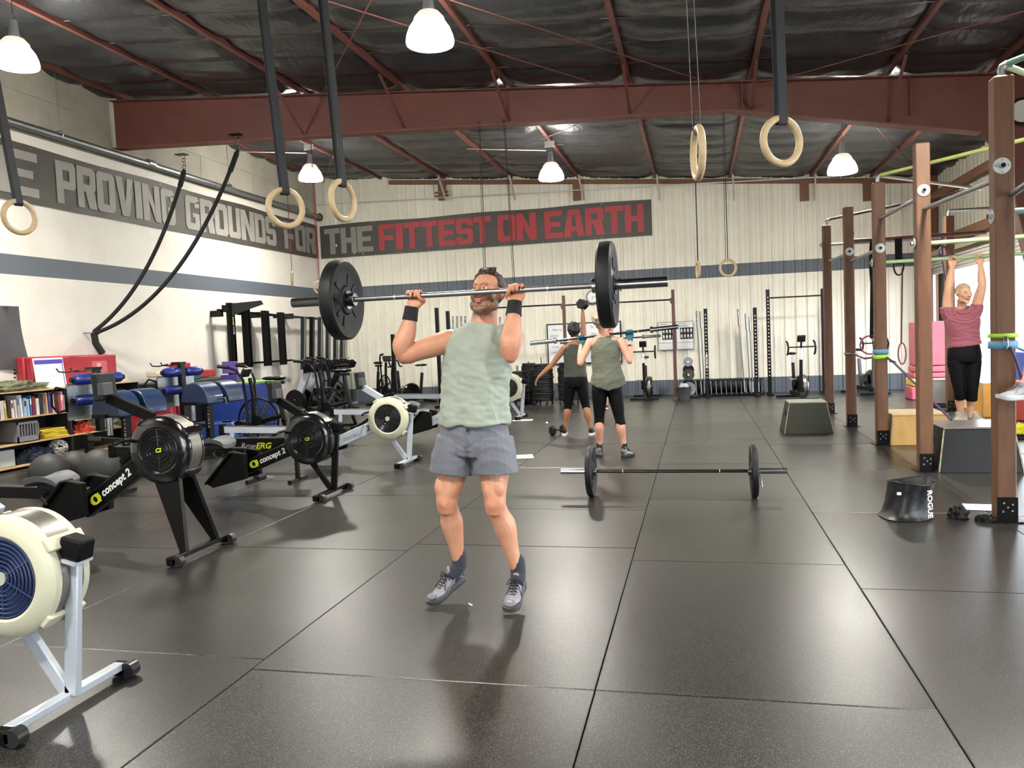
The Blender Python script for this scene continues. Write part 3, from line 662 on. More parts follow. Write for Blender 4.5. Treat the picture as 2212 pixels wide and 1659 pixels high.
# ---------------------------------------------------------------- the lifter
def lifter():
    T = thing('person', 'man in sage sleeveless shirt and grey shorts pressing a barbell at face height', 'person', (-1.17, 4.0, 0))
    T.location = (0, 0, 0)
    BZ, BY = 1.668, 3.925
    H = Head((-1.075, 4.045, 1.665), yaw=-.20, pitch=.20, roll=.03, k=1.04)
    b = MB(); H.build(b, 1.05, 1.26)
    limb(b, [((-1.09, 4.10, 1.64), .062, .068), ((-1.10, 4.085, 1.56), .066, .07), ((-1.11, 4.07, 1.49), .082, .075), ((-1.115, 4.06, 1.44), .11, .08)], caps=False)
    # torso under the shirt
    limb(b, [((-1.17, 4.02, .93), .155, .11), ((-1.165, 4.01, 1.05), .15, .115), ((-1.15, 4.02, 1.2), .155, .11), ((-1.13, 4.04, 1.34), .17, .118), ((-1.12, 4.055, 1.42), .165, .095), ((-1.115, 4.06, 1.47), .10, .07)], caps=False)
    # picture-left arm (his right): upper arm out to the side, forearm upright
    SR, ER, WR = V(-1.285, 4.04, 1.425), V(-1.500, 3.90, 1.360), V(-1.455, 3.925, 1.605)
    b.ell(SR+V(-.005, 0, .005), (.062, .062, .058))
    limb(b, [(SR+V(.07, .01, .0), .055, .06), (SR, .058, .062), (SR.lerp(ER, .35)+V(0, -.004, .002), .056, .060), (SR.lerp(ER, .7), .050, .052), (ER+V(.012, 0, -.004), .043, .046)], side=(0, 1, 0))
    limb(b, [(ER+V(-.006, .008, -.012), .036, .040), (ER+V(-.008, -.004, .05), .052, .050), (ER.lerp(WR, .45)+V(-.004, -.004, 0), .049, .046), (ER.lerp(WR, .75), .037, .034), (WR, .031, .026)], side=(1, 0, 0))
    # picture-right arm: upper arm towards the camera, forearm upright
    SL, EL, WL_ = V(-.955, 4.035, 1.43), V(-.905, 3.80, 1.350), V(-.893, 3.90, 1.600)
    b.ell(SL+V(.01, 0, .005), (.060, .062, .058))
    limb(b, [(SL+V(-.06, .01, 0), .055, .06), (SL, .058, .062), (SL.lerp(EL, .4)+V(.004, 0, 0), .057, .058), (SL.lerp(EL, .75), .050, .05), (EL+V(0, .012, -.002), .043, .044)], side=(1, 0, 0))
    limb(b, [(EL+V(0, .006, -.014), .038, .036), (EL+V(.002, .008, .05), .052, .048), (EL.lerp(WL_, .45), .049, .044), (EL.lerp(WL_, .75), .037, .034), (WL_, .031, .026)], side=(1, 0, 0))
    grip(b, (-1.437, BY, BZ), (1, 0, 0), (.0, .62, -.78), WR, thumb=1, q=(0, .78, .62), turn=235)
    grip(b, (-.887, BY, BZ), (1, 0, 0), (.0, .62, -.78), WL_, thumb=-1, q=(0, .78, .62), turn=235)
    # legs
    def leg(hip, knee, ank, sx):
        hip, knee, ank = Vector(hip), Vector(knee), Vector(ank)
        limb(b, [(hip, .092, .10), (hip.lerp(knee, .35), .086, .092), (hip.lerp(knee, .7)+V(-sx*.004, 0, 0), .070, .073), (knee+V(0, .004, .03), .058, .060), (knee, .057, .058), (knee+V(0, .008, -.05), .050, .052)], caps=False)
        limb(b, [(knee, .052, .054), (knee.lerp(ank, .18)+V(0, .012, 0), .052, .056), (knee.lerp(ank, .34)+V(sx*.004, .022, 0), .061, .064), (knee.lerp(ank, .6)+V(0, .012, 0), .046, .050), (knee.lerp(ank, .85), .034, .038), (ank, .032, .036), (ank+(ank-knee).normalized()*.025, .028, .032)], caps=False)
        b.ell(knee+V(0, -.034, .0), (.030, .027, .036)); b.ell(knee+V(sx*.026, -.018, .085), (.032, .034, .06)); b.ell(knee+V(-sx*.026, -.018, .07), (.030, .034, .055))
    leg((-1.275, 4.03, .88), (-1.325, 3.965, .565), (-1.300, 4.055, .205), -1)
    leg((-1.065, 4.03, .88), (-1.055, 3.95, .565), (-.970, 4.045, .175), 1)
    base, rosy = col3('#cb9376'), col3('#c0785c')
    def paint(co):
        c = np.tile(base, (len(co), 1))
        for g, r in (((-1.5, 3.9, 1.35), (.07, .08, .05)), ((-.905, 3.8, 1.35), (.07, .08, .05)), ((-1.325, 3.93, .565), (.06, .05, .06)), ((-1.055, 3.92, .565), (.06, .05, .06)), ((-1.1, 4.0, 1.5), (.12, .1, .05))):
            m = gauss(co, g, r)[:, None]*.6; c = c*(1-m)+rosy*m
        m = (co[:, 2] > 1.63)*(np.abs(co[:, 0]+1.17) > .15)*.4; c = c*(1-m[:, None])+rosy*m[:, None]
        return H.paint(co, c, base, beard='#423a35', brow='#4a3428', redden='#c97c5e', lip='#b0645a')
    fuse(b, 'body', SKIN, T, .0042, 3, H.disp, paint)
    H.eyes(T)
    hm = mat('dark_hair', '#2b211b', .55, var=.6, vs=60, bump=.6, bs=220, bd=.004, stretch=(1, .3, 1), col2='#5b4a3c')
    def keep(p):
        front = -.02-.045*max(0, 1-abs(p.x)/.05)
        return 1 if (p.z > .078 and p.y > -.055-.2*(p.z-.078)+abs(p.x)*.5) or (p.z > -.045 and p.y > .012-.0*p.z and not (abs(p.x) > .06 and p.y < .03 and p.z < .015)) or (abs(p.x) > .055 and p.y > -.035+.2*abs(p.x) and p.z > .03) else 0
    H.hair(T, hm, keep, .008, .006, wide=1.04, vox=.0035, tufts=[((x, -.045+.006*abs(i-4), .098), (x*1.1+.026, -.060+.02*(i%2), .116+.006*sin(i*2.1)), .013) for i, x in enumerate((-.035, -.02, -.008, .005, .018, .03, .042, .0, -.015))]+[((x, -.01, .112), (x+.022, -.03, .128), .014) for x in (-.03, -.01, .01, .03)])
    # shirt
    SAGE = cloth('sage_cotton', '#99a294', .75, .15, .12, 420)
    s = MB()
    limb(s, [((-1.163, 4.005, .985), .192, .150), ((-1.162, 4.005, 1.06), .184, .142), ((-1.155, 4.01, 1.15), .181, .138), ((-1.145, 4.02, 1.25), .184, .138), ((-1.13, 4.035, 1.345), .188, .136), ((-1.122, 4.05, 1.41), .180, .118), ((-1.117, 4.06, 1.455), .155, .095), ((-1.113, 4.068, 1.49), .108, .082), ((-1.110, 4.07, 1.508), .082, .078)], n=28, caps=False)
    for q, S_ in ((-1, SR), (1, SL)): s.ell(S_+V(-q*.040, .005, .020), (.038, .060, .048)); s.ell(S_+V(-q*.035, -.02, -.05), (.045, .06, .07))
    w1 = wrinkles(.013, (9, 9, 4), .45, 2)
    def dsh(co, no):
        d = w1(co, no)
        # soft vertical drapes growing towards the hem
        a = np.arctan2(co[:, 1]-4.01, co[:, 0]+1.16); k = np.clip((1.3-co[:, 2])/.3, 0, 1)
        d += no*((np.sin(a*9+co[:, 2]*9)*.5+np.sin(a*5-co[:, 2]*5))*k*.006)[:, None]
        return d
    fuse(s, 'tank_top', SAGE, T, .0055, 2, dsh)
    for q, S_, off in ((-1, SR, 0), (1, SL, 0)):
        pts = [S_+V(-q*(.042+.012*cos(t*2)), .07*cos(t), .01+.062*sin(t)) for t in [2*pi*i/20 for i in range(20)]]
    # shorts
    SG = cloth('slate_shorts', '#686a73', .7, .15, .1, 500)
    s = MB()
    limb(s, [((-1.168, 4.01, 1.035), .165, .125), ((-1.17, 4.01, .95), .182, .135), ((-1.172, 4.01, .87), .20, .14), ((-1.175, 4.01, .82), .20, .135)], n=28, caps=False)
    limb(s, [((-1.262, 4.01, .90), .108, .13), ((-1.285, 4.0, .80), .118, .132), ((-1.297, 3.995, .722), .122, .130)], n=24, caps=False)
    limb(s, [((-1.072, 4.01, .90), .108, .13), ((-1.062, 4.0, .80), .116, .132), ((-1.058, 3.995, .717), .118, .130)], n=24, caps=False)
    w2 = wrinkles(.006, (9, 9, 7), .2, 11)
    def dso(co, no):
        d = w2(co, no); m = gauss(co, (-1.176, 3.88, .80), (.012, .08, .09)); d[:, 1] += m*.02
        for q in (-1, 1):
            for i in range(4):
                g = np.exp(-(((co[:, 2]-(.86-.022*i))-abs(0)-(-q*(co[:, 0]+1.176))*(-.6+.25*i))/.009)**2)*np.clip(1-np.abs(co[:, 0]+1.176)/.11, 0, 1)*(q*(co[:, 0]+1.176) > 0)
                d[:, 1] += g*.004
        return d
    sh = fuse(s, 'shorts', SG, T, .0055, 1, dso)
    MB().tube([(-1.165, 3.868, .995), (-1.160, 3.858, .975), (-1.162, 3.862, .955)], .006, 6).build('drawstring', DPLAS, sh)
    # wrist wraps, socks, shoes
    WRAP = cloth('black_wrap', '#0f0f11', .85, .2, .3, 300)
    for a, c in ((ER, WR), (EL, WL_)):
        d = (a-c).normalized(); mbw = MB(); limb(mbw, [(c-d*.008, .0375, .0330), (c+d*.03, .0385, .0345), (c+d*.065, .0415, .0385)], n=20, caps=False); mbw.build('wrist_wrap', WRAP, T, fix=True)
    SOCK = cloth('navy_sock', '#272d38', .9, .2, .3, 500)
    UM = mat('grey_knit_shoe', '#8f8c93', .7, var=.35, vs=30, bump=.4, bs=420, bd=.001); TM = mat('smoke_overlay', '#6a6d72', .4, var=.3)
    SO = mat('dark_outsole', '#434347', .6); PK = mat('pink_tag', '#e2707c', .6); LC = mat('black_lace', '#1b1c22', .8)
    for ank, toe, heel, up in (((-1.300, 4.055, .205), (-1.440, 3.935, .0), (-1.285, 4.095, .115), (-.25, -.35, .9)), ((-.970, 4.045, .175), (-.985, 3.865, .0), (-.965, 4.09, .085), (0, -.3, .95))):
        ank = V(*ank); mbs = MB(); h_ = V(*heel); x, y, z = basis(V(*toe)-h_, up)
        limb(mbs, [(ank+V(0, -.002, .06), .041, .045), (ank, .042, .047), (ank.lerp(h_+x*.05+z*.06, .5), .042, .050), (h_+x*.055+z*.055, .040, .050)], n=18); fuse(mbs, 'sock', SOCK, T, .005, 1)
        shoe(T, toe, heel, up, UM, SO, LC, 1.0, PK, low=.95, tm=TM)
    return T
lifter()

# barbells ------------------------------------------------------------
KN = mat('bar_steel', '#8d8d8b', .36, metal=1, var=.3, vs=30, bump=.2, bs=900, bd=.0004)
BUMP = mat('bumper_rubber', '#121314', .5, spec=.3, var=.35, vs=9, bump=.1, bs=120)
def plate(par, cx, R=.225, t=.072, hub=CHR, m=None, lbl=None):
    prof = [(.026, -t/2+.004), (.07, -t/2+.004), (.082, -t/2+.014), (.15, -t/2+.016), (.175, -t/2+.004), (R-.012, -t/2), (R-.002, -t/2+.010), (R, 0), (R-.002, t/2-.010), (R-.012, t/2), (.175, t/2-.004), (.15, t/2-.016), (.082, t/2-.014), (.07, t/2-.004), (.026, t/2-.004)]
    p = MB().lathe(prof, (cx, 0, 0), (1, 0, 0), 56, True).build('bumper_plate', m or BUMP, par, sharp=30)
    for s in (-1, 1):
        MB().lathe([(.026, 0), (.05, 0), (.05, .004), (.026, .004)], (cx+s*(t/2-.002), 0, 0), (s, 0, 0), 28, True).build('hub_ring', hub, p)
        mb = MB()
        for q in range(10):
            a = 2*pi*q/10
            if q in (3, 8): continue
            mb.box((cx+s*(t/2-.013), cos(a)*.118, sin(a)*.118), (.005, .016, .05), Matrix.Rotation(a-pi/2, 3, 'X'))
        mb.build('raised_mark', m or BUMP, p)
    return p
def barbell(label, half, inner, plates, loc, slope=0, shaft=KN, group=None, yaw=0, sleeve=.025):
    t = thing('barbell', label, 'barbell', loc, 0, group); t.rotation_euler = (0, -slope, yaw)
    mb = MB().cyl((-inner-.01, 0, 0), (inner+.01, 0, 0), .014, n=20); mb.build('shaft', shaft, t)
    for s in (-1, 1):
        MB().cyl((s*inner, 0, 0), (s*half, 0, 0), sleeve, n=24).build('sleeve', CHR, t, bev=.002)
        MB().cyl((s*(inner-.02), 0, 0), (s*(inner+.012), 0, 0), .036, n=24).build('collar', CHR, t, bev=.002)
    for x in (-.41, .41): MB().cyl((x-.003, 0, 0), (x+.003, 0, 0), .0146, n=20).build('knurl_mark', mat('knurl_mark', '#e2e2e0', .3, metal=.6), t)
    for cx, R_, tt in plates: plate(t, cx, R_, tt)
    return t
b1 = barbell('silver barbell with one black bumper plate each side, gripped by the man in front', 1.005, .655, [(-.712, .215, .075), (.712, .215, .075)], (-1.135, 3.925, 1.668))
for x in (.754, .764, .774): MB().lathe([(.026, 0), (.034, 0), (.034, .005), (.026, .005)], (x, 0, 0), (1, 0, 0), 24, True).build('spring_collar', CHR, b1)
b2 = barbell('loaded barbell resting on the rubber floor, a black plate at each end', .96, .66, [(-.69, .225, .055), (.69, .225, .055)], (-.255, 6.87, .225), shaft=mat('dark_shaft', '#3c3b39', .25, metal=.9))
b2.rotation_euler = (0, 0, .0)
MB().tube([(.735, -.02, -.03), (.745, -.05, -.08), (.75, -.06, -.12), (.745, -.02, -.12), (.742, 0, -.03)], .004, 6).build('spring_clip', CHR, b2)

# ---------------------------------------------------------------- woman with barbell on her shoulders
OLIVE = cloth('olive_jersey', '#5b5e4f', .8, .2, .15, 400); LEG = mat('black_leggings', '#08080a', .65, spec=.12, var=.2, bump=.1, bs=300, bd=.0006)
def woman_bar():
    T = thing('person', 'woman in olive tank top and black leggings seen from behind, barbell across her shoulders', 'person', (0, 0, 0))
    cx, cy = -1.035, 9.12
    b = MB(); H = Head((-1.075, 9.06, 1.595), yaw=pi-.25, pitch=-.05, k=1.0); H.build(b)
    limb(b, [((-1.07, 9.1, 1.55), .05, .055), ((-1.055, 9.11, 1.46), .052, .055), ((-1.05, 9.11, 1.40), .09, .06)], caps=False)
    limb(b, [((cx-.0, cy, .88), .16, .115), ((cx, cy, 1.05), .14, .10), ((cx, cy, 1.2), .15, .10), ((cx, cy, 1.32), .165, .095), ((cx-.01, cy, 1.385), .15, .07), ((cx-.01, cy, 1.42), .07, .05)], caps=False)
    for s, S_, E, Wr in ((-1, V(-1.215, 9.12, 1.345), V(-1.325, 9.05, 1.105), V(-1.325, 9.16, 1.315)), (1, V(-.845, 9.12, 1.335), V(-.755, 9.05, 1.115), V(-.75, 9.16, 1.335))):
        b.ell(S_, (.05, .052, .05)); limb(b, [(S_, .05, .052), (S_.lerp(E, .5), .043, .045), (E, .035, .036)]); limb(b, [(E, .034, .034), (E.lerp(Wr, .35), .038, .036), (Wr, .024, .022)])
    barL, barR = V(-1.92, 9.21, 1.362), V(-.22, 9.21, 1.482); a = (barR-barL).normalized(); bc = lambda x: barL+a*((x-barL.x)/a.x)
    for Wr, x, th in ((V(-1.325, 9.16, 1.315), -1.32, 1), (V(-.75, 9.16, 1.335), -.755, -1)):
        g = MB(); grip(g, bc(x), a, (0, .3, -.95), Wr, k=.92, thumb=th, q=(0, -.95, .3)); fuse(g, 'glove', mat('teal_glove', '#17596a', .7, var=.4, vs=30), T, .005, 2)
    for s, hip, kn, an in ((-1, (-1.12, cy, .83), (-1.135, 9.13, .47), (-1.15, 9.17, .12)), (1, (-.95, cy, .83), (-.90, 9.10, .47), (-.855, 9.10, .12))):
        hip, kn, an = Vector(hip), Vector(kn), Vector(an)
        limb(b, [(hip, .085, .095), (hip.lerp(kn, .5), .072, .078), (kn, .052, .055), (kn.lerp(an, .35)+V(0, -.018, 0), .054, .057), (kn.lerp(an, .75), .036, .038), (an, .030, .033), (an+V(0, 0, -.05), .03, .04)], caps=False)
    sk = col3('#cd9680')
    def paint(co):
        c = np.tile(sk, (len(co), 1)); m = gauss(co, (-1.33, 9.05, 1.1), (.06, .06, .06))+gauss(co, (-.75, 9.05, 1.1), (.06, .06, .06)); return H.paint(co, c*(1-.25*m[:, None])+col3('#c77f69')*.25*m[:, None], sk)
    fuse(b, 'body', SKIN, T, .0065, 3, None, paint); H.eyes(T)
    H.hair(T, mat('silver_hair', '#b3a894', .55, var=.7, vs=50, bump=.5, bs=200, bd=.004, col2='#857761'), lambda p: 1 if (p.y > -.03 or p.z > .08) and p.z > -.09+0*p.y else 0, .016, .010, vox=.005, lenf=lambda p: (.30*max(0, -p.z-.0)*8*.15 if p.y > 0 else 0))
    s = MB(); limb(s, [((-1.02, 9.13, .80), .20, .15), ((-1.02, 9.12, .90), .192, .142), ((-1.025, 9.12, 1.0), .172, .125), ((cx, cy, 1.12), .165, .115), ((cx, cy, 1.24), .172, .112), ((cx, cy, 1.33), .165, .095), ((cx-.008, cy, 1.385), .125, .07), ((cx-.01, cy, 1.415), .07, .058)], n=26, caps=False)
    w = wrinkles(.008, (6, 6, 7), -.8, 5)
    def ds(co, no):
        d = w(co, no); k = np.clip((1.0-co[:, 2])/.15, 0, 1); d[:, 2] += k*(.05*np.cos((co[:, 0]+1.02)*12)*0-.0+.06*np.clip(np.abs(co[:, 0]+1.0)/.2, 0, 1)); a_ = np.arctan2(co[:, 1]-9.12, co[:, 0]+1.02); d += no*(np.sin(a_*7)*k*.005)[:, None]; return d
    fuse(s, 'tank_top', OLIVE, T, .007, 1, ds)
    l = MB(); limb(l, [((-1.03, cy, .95), .155, .115), ((-1.03, cy, .85), .175, .13), ((-1.03, cy, .78), .168, .125)], n=24, caps=False)
    for hip, kn, lo in (((-1.12, cy, .80), (-1.135, 9.13, .47), (-1.142, 9.14, .365)), ((-.95, cy, .80), (-.90, 9.10, .47), (-.885, 9.09, .375))):
        hip, kn, lo = Vector(hip), Vector(kn), Vector(lo); limb(l, [(hip, .093, .105), (hip.lerp(kn, .5), .080, .086), (kn, .060, .063), (lo, .060, .063)], n=18, caps=False)
    fuse(l, 'leggings', LEG, T, .007, 2, wrinkles(.003, (9, 9, 20), 0, 8))
    bs_ = mat('black_sock', '#151516', .9)
    for an, toe, heel in (((-1.15, 9.17, .12), (-1.19, 9.38, 0), (-1.15, 9.10, 0)), ((-.855, 9.10, .12), (-.765, 9.23, 0), (-.87, 9.02, 0))):
        an = V(*an); mbs = MB(); limb(mbs, [(an+V(0, 0, .045), .033, .036), (an, .034, .038), (V(*heel)+V(.005, .05, .05), .033, .045)], n=16, caps=False); mbs.build('sock', bs_, T, fix=True)
        shoe(T, toe, heel, (0, 0, 1), mat('silver_black_shoe', '#8b8d90', .45, var=.8, vs=14, col2='#1a1a1c'), mat('black_outsole', '#161616', .6), mat('black_lace', '#1b1c22', .8), .95)
    MB().lathe([(.026, -.012), (.029, -.012), (.029, .012), (.026, .012)], (-.751, 9.14, 1.285), (0, .3, 1), 20, True).build('watch_strap', BLKM, T)
    MB().box((-.755, 9.108, 1.283), (.035, .012, .042)).build('watch', mat('watch_face', '#101114', .15), T)
    tb = barbell('unloaded barbell resting across the shoulders of the woman in olive', .87, .57, [], (barL+barR)/2, slope=math.asin(a.z), shaft=mat('dark_shaft', '#3c3b39', .25, metal=.9)); return T
woman_bar()

# ---------------------------------------------------------------- woman pressing a dumbbell
def woman_db():
    T = thing('person', 'dark haired woman seen from behind holding a dumbbell overhead in one arm', 'person', (0, 0, 0))
    cx, cy = -1.715, 11.2
    b = MB(); H = Head((-1.705, 11.17, 1.50), yaw=pi, pitch=.05, k=.98); H.build(b)
    limb(b, [((-1.70, 11.2, 1.45), .048, .052), ((-1.71, 11.21, 1.36), .05, .052), ((-1.715, 11.2, 1.32), .09, .06)], caps=False)
    limb(b, [((cx, cy, .78), .16, .12), ((cx, cy, .95), .135, .10), ((cx, cy, 1.08), .14, .10), ((cx, cy, 1.22), .155, .095), ((cx, cy, 1.29), .14, .07), ((cx, cy, 1.33), .07, .05)], caps=False)
    S_, E, Wr = V(-1.87, 11.2, 1.255), V(-2.06, 11.2, 1.02), V(-2.25, 11.2, .86)
    b.ell(S_, (.05, .05, .052)); limb(b, [(S_, .052, .052), (S_.lerp(E, .5), .044, .045), (E, .034, .036), (E.lerp(Wr, .3), .035, .036), (Wr, .022, .022)], side=(0, 1, 0))
    open_hand(b, Wr, (-.55, 0, -.8), (0, 1, 0), .9, .5, -1)
    S2, E2, W2 = V(-1.575, 11.2, 1.27), V(-1.575, 11.2, 1.54), V(-1.575, 11.2, 1.77)
    b.ell(S2, (.05, .052, .052)); limb(b, [(S2, .052, .054), (S2.lerp(E2, .5), .045, .045), (E2, .036, .036), (E2.lerp(W2, .35), .037, .036), (W2, .024, .022)])
    grip(b, (-1.575, 11.2, 1.875), (0, 1, 0), (0, 0, -1), W2, rb=.016, k=.9, thumb=1, q=(1, 0, 0), turn=210)
    for hip, kn, an in (((-1.80, cy, .72), (-1.835, 11.2, .44), (-1.895, 11.22, .10)), ((-1.63, cy, .72), (-1.585, 11.2, .44), (-1.52, 11.2, .10))):
        hip, kn, an = Vector(hip), Vector(kn), Vector(an)
        limb(b, [(hip, .085, .095), (hip.lerp(kn, .5), .072, .078), (kn, .052, .055), (kn.lerp(an, .35)+V(0, -.016, 0), .055, .057), (kn.lerp(an, .75), .036, .038), (an, .029, .032), (an+V(0, 0, -.04), .03, .04)], caps=False)
    sk = col3('#a5714f')
    fuse(b, 'body', SKIN, T, .007, 3, None, lambda co: H.paint(co, np.tile(sk, (len(co), 1)), sk, redden='#8f5c40')); H.eyes(T)
    H.hair(T, mat('black_hair', '#191413', .5, var=.5, vs=50, bump=.5, bs=150, bd=.004), lambda p: 1 if (p.y > -.02 or p.z > .07) and p.z > -.075 else 0, .016, .012, vox=.005)
    s = MB(); limb(s, [((cx, cy, .845), .168, .128), ((cx, cy, .95), .155, .118), ((cx, cy, 1.08), .155, .115), ((cx, cy, 1.2), .162, .108), ((cx, cy, 1.27), .145, .085), ((cx, cy, 1.31), .10, .062)], n=24, caps=False)
    fuse(s, 'tank_top', cloth('grey_olive_top', '#3f4139', .8, .2), T, .007, 1, wrinkles(.007, (6, 6, 22), 0, 4))
    l = MB(); limb(l, [((cx, cy, .89), .152, .118), ((cx, cy, .78), .178, .14), ((cx, cy, .70), .170, .13)], n=24, caps=False)
    for hip, kn, lo in (((-1.80, cy, .72), (-1.835, 11.2, .44), (-1.85, 11.2, .37)), ((-1.63, cy, .72), (-1.585, 11.2, .44), (-1.572, 11.2, .37))):
        hip, kn, lo = Vector(hip), Vector(kn), Vector(lo); limb(l, [(hip, .094, .108), (hip.lerp(kn, .5), .080, .086), (kn, .060, .062), (lo, .059, .061)], n=18, caps=False)
    fuse(l, 'leggings', LEG, T, .007, 2)
    for x0, x1 in ((-1.90, -1.93), (-1.52, -1.49)):
        shoe(T, (x1, 11.36, 0), (x0, 11.13, 0), (0, 0, 1), mat('black_shoe', '#1c1b1d', .6, var=.3), mat('white_outsole', '#d8d6d2', .5), None, .95)
    return T
woman_db()
def dumbbell(label, loc, ax, r=.07, hl=.055, L=.11, group=None):
    t = thing('dumbbell', label, 'dumbbell', loc, 0, group); a = Vector(ax).normalized()
    MB().cyl(-a*L*.6, a*L*.6, .015, n=14).build('handle', CHR, t)
    for s in (-1, 1):
        x = a*s; MB().lathe([(.02, 0), (r*.86, 0), (r, .015), (r, hl*1.1-.015), (r*.82, hl*1.1+.006), (.03, hl*1.1+.006), (.001, hl*1.1+.004)], x*L*.5, x, 6).build('hex_head', BUMP, t, sharp=20)
    return t
dumbbell('hexagonal black dumbbell held overhead by the dark haired woman', (-1.575, 11.2, 1.875), (.1, 1, -.05), .078, .04, .10)
dumbbell('hexagonal black dumbbell lying on the floor beside the dark haired woman', (-2.02, 11.3, .066), (.75, .65, 0), .075, .05, .12)

# ---------------------------------------------------------------- woman hanging from the rig
def woman_hang():
    T = thing('person', 'short haired woman in dusty rose T-shirt hanging by both hands from the green bar', 'person', (0, 0, 0))
    cy = 9.93; b = MB(); H = Head((2.925, 9.80, 1.715), yaw=.28, pitch=-.12, k=.98); H.build(b)
    limb(b, [((2.925, 9.86, 1.66), .05, .052), ((2.93, 9.88, 1.58), .052, .054), ((2.935, 9.90, 1.53), .075, .05)], caps=False)
    limb(b, [((2.96, cy, 1.0), .16, .12), ((2.955, cy, 1.18), .14, .11), ((2.95, cy-.01, 1.3), .15, .112), ((2.94, cy, 1.42), .15, .09), ((2.935, cy+.01, 1.50), .12, .06), ((2.935, cy, 1.54), .06, .04)], caps=False)
    for s, S_, E, Wr, gx in ((-1, V(2.79, 9.93, 1.535), V(2.80, 9.89, 1.79), V(2.845, 9.93, 2.02), 2.85), (1, V(3.09, 9.93, 1.55), V(3.14, 9.89, 1.80), V(3.14, 9.93, 2.025), 3.14)):
        b.ell(S_, (.052, .054, .06)); limb(b, [(S_+V(0, 0, -.05), .052, .055), (S_, .058, .058), (S_.lerp(E, .5), .055, .055), (E, .044, .045), (E.lerp(Wr, .35), .044, .042), (Wr, .028, .025)])
        grip(b, (gx, 9.95, 2.125), (1, 0, .0), (0, .35, -.94), Wr, rb=.018, k=.95, thumb=-s, q=(0, .94, .35), turn=230)
    for hip, kn, an in (((2.88, cy, .98), (2.90, 9.90, .62), (2.93, 9.97, .34)), ((3.04, cy, .98), (3.03, 9.90, .62), (3.035, 9.97, .34))):
        hip, kn, an = Vector(hip), Vector(kn), Vector(an)
        limb(b, [(hip, .09, .10), (hip.lerp(kn, .5), .075, .08), (kn, .052, .055), (kn.lerp(an, .4)+V(0, .014, 0), .048, .052), (an, .031, .033), (an+V(0, .0, -.05), .03, .04)], caps=False)
    sk = col3('#cf9f80')
    fuse(b, 'body', SKIN, T, .006, 3, H.disp, lambda co: H.paint(co, np.tile(sk, (len(co), 1)), sk, brow='#a68f78', redden='#c07a60')); H.eyes(T)
    H.hair(T, mat('cropped_fair_hair', '#a68d68', .6, var=.6, vs=60, bump=.4, bs=200, bd=.003, col2='#c9b594'), lambda p: 1 if (p.z > .065 and p.y > -.075) or (p.y > .0 and p.z > -.05 and not (abs(p.x) > .06 and p.y < .03 and p.z < .02)) else 0, .003, .003, vox=.005)
    s = MB(); limb(s, [((2.968, cy, 1.125), .178, .135), ((2.96, cy, 1.2), .166, .128), ((2.95, cy-.008, 1.3), .17, .13), ((2.942, cy-.012, 1.4), .182, .135), ((2.938, cy, 1.48), .168, .105), ((2.935, 9.90, 1.535), .12, .08), ((2.93, 9.89, 1.56), .08, .065)], n=26, caps=False)
    for S_, q in ((V(2.79, 9.93, 1.52), -1), (V(3.09, 9.93, 1.535), 1)): limb(s, [(S_+V(-q*.03, 0, -.07), .07, .075), (S_+V(0, 0, -.01), .066, .07), (S_+V(q*.008, 0, .055), .064, .066)], n=16, caps=False)
    w = wrinkles(.008, (5, 5, 18), .3, 6)
    def ds(co, no):
        d = w(co, no)      # cowl folds hanging below the neck
        for i in range(4):
            r = .07+.035*i; q = np.hypot((co[:, 0]-2.935)*.9, co[:, 2]-1.56); g = np.exp(-((q-r)/.009)**2)*(co[:, 1] < 9.88)*(co[:, 2] < 1.54); d[:, 1] -= g*.012
        return d
    fuse(s, 't_shirt', cloth('dusty_rose_knit', '#93505c', .85, .2), T, .0065, 1, ds)
    l = MB(); limb(l, [((2.963, cy, 1.17), .152, .12), ((2.963, cy, 1.02), .178, .138), ((2.963, cy, .94), .172, .128)], n=24, caps=False)
    for hip, kn, lo in (((2.88, cy, .95), (2.90, 9.90, .62), (2.908, 9.92, .52)), ((3.045, cy, .95), (3.03, 9.90, .62), (3.03, 9.92, .50))):
        hip, kn, lo = Vector(hip), Vector(kn), Vector(lo); limb(l, [(hip, .096, .11), (hip.lerp(kn, .5), .083, .088), (kn, .062, .064), (lo, .061, .063)], n=18, caps=False)
    fuse(l, 'leggings', LEG, T, .007, 2)
    for an, toe, heel in ((V(2.93, 9.97, .34), (2.86, 9.82, .255), (2.935, 10.02, .27)), (V(3.035, 9.97, .34), (3.12, 9.82, .255), (3.035, 10.02, .27))):
        shoe(T, toe, heel, (0, -.1, 1), mat('stone_shoe', '#a59c8c', .7, var=.3, vs=20), mat('pale_outsole', '#bdb6aa', .6), mat('pale_lace', '#c9c2b4', .8), .95)
    return T
woman_hang()

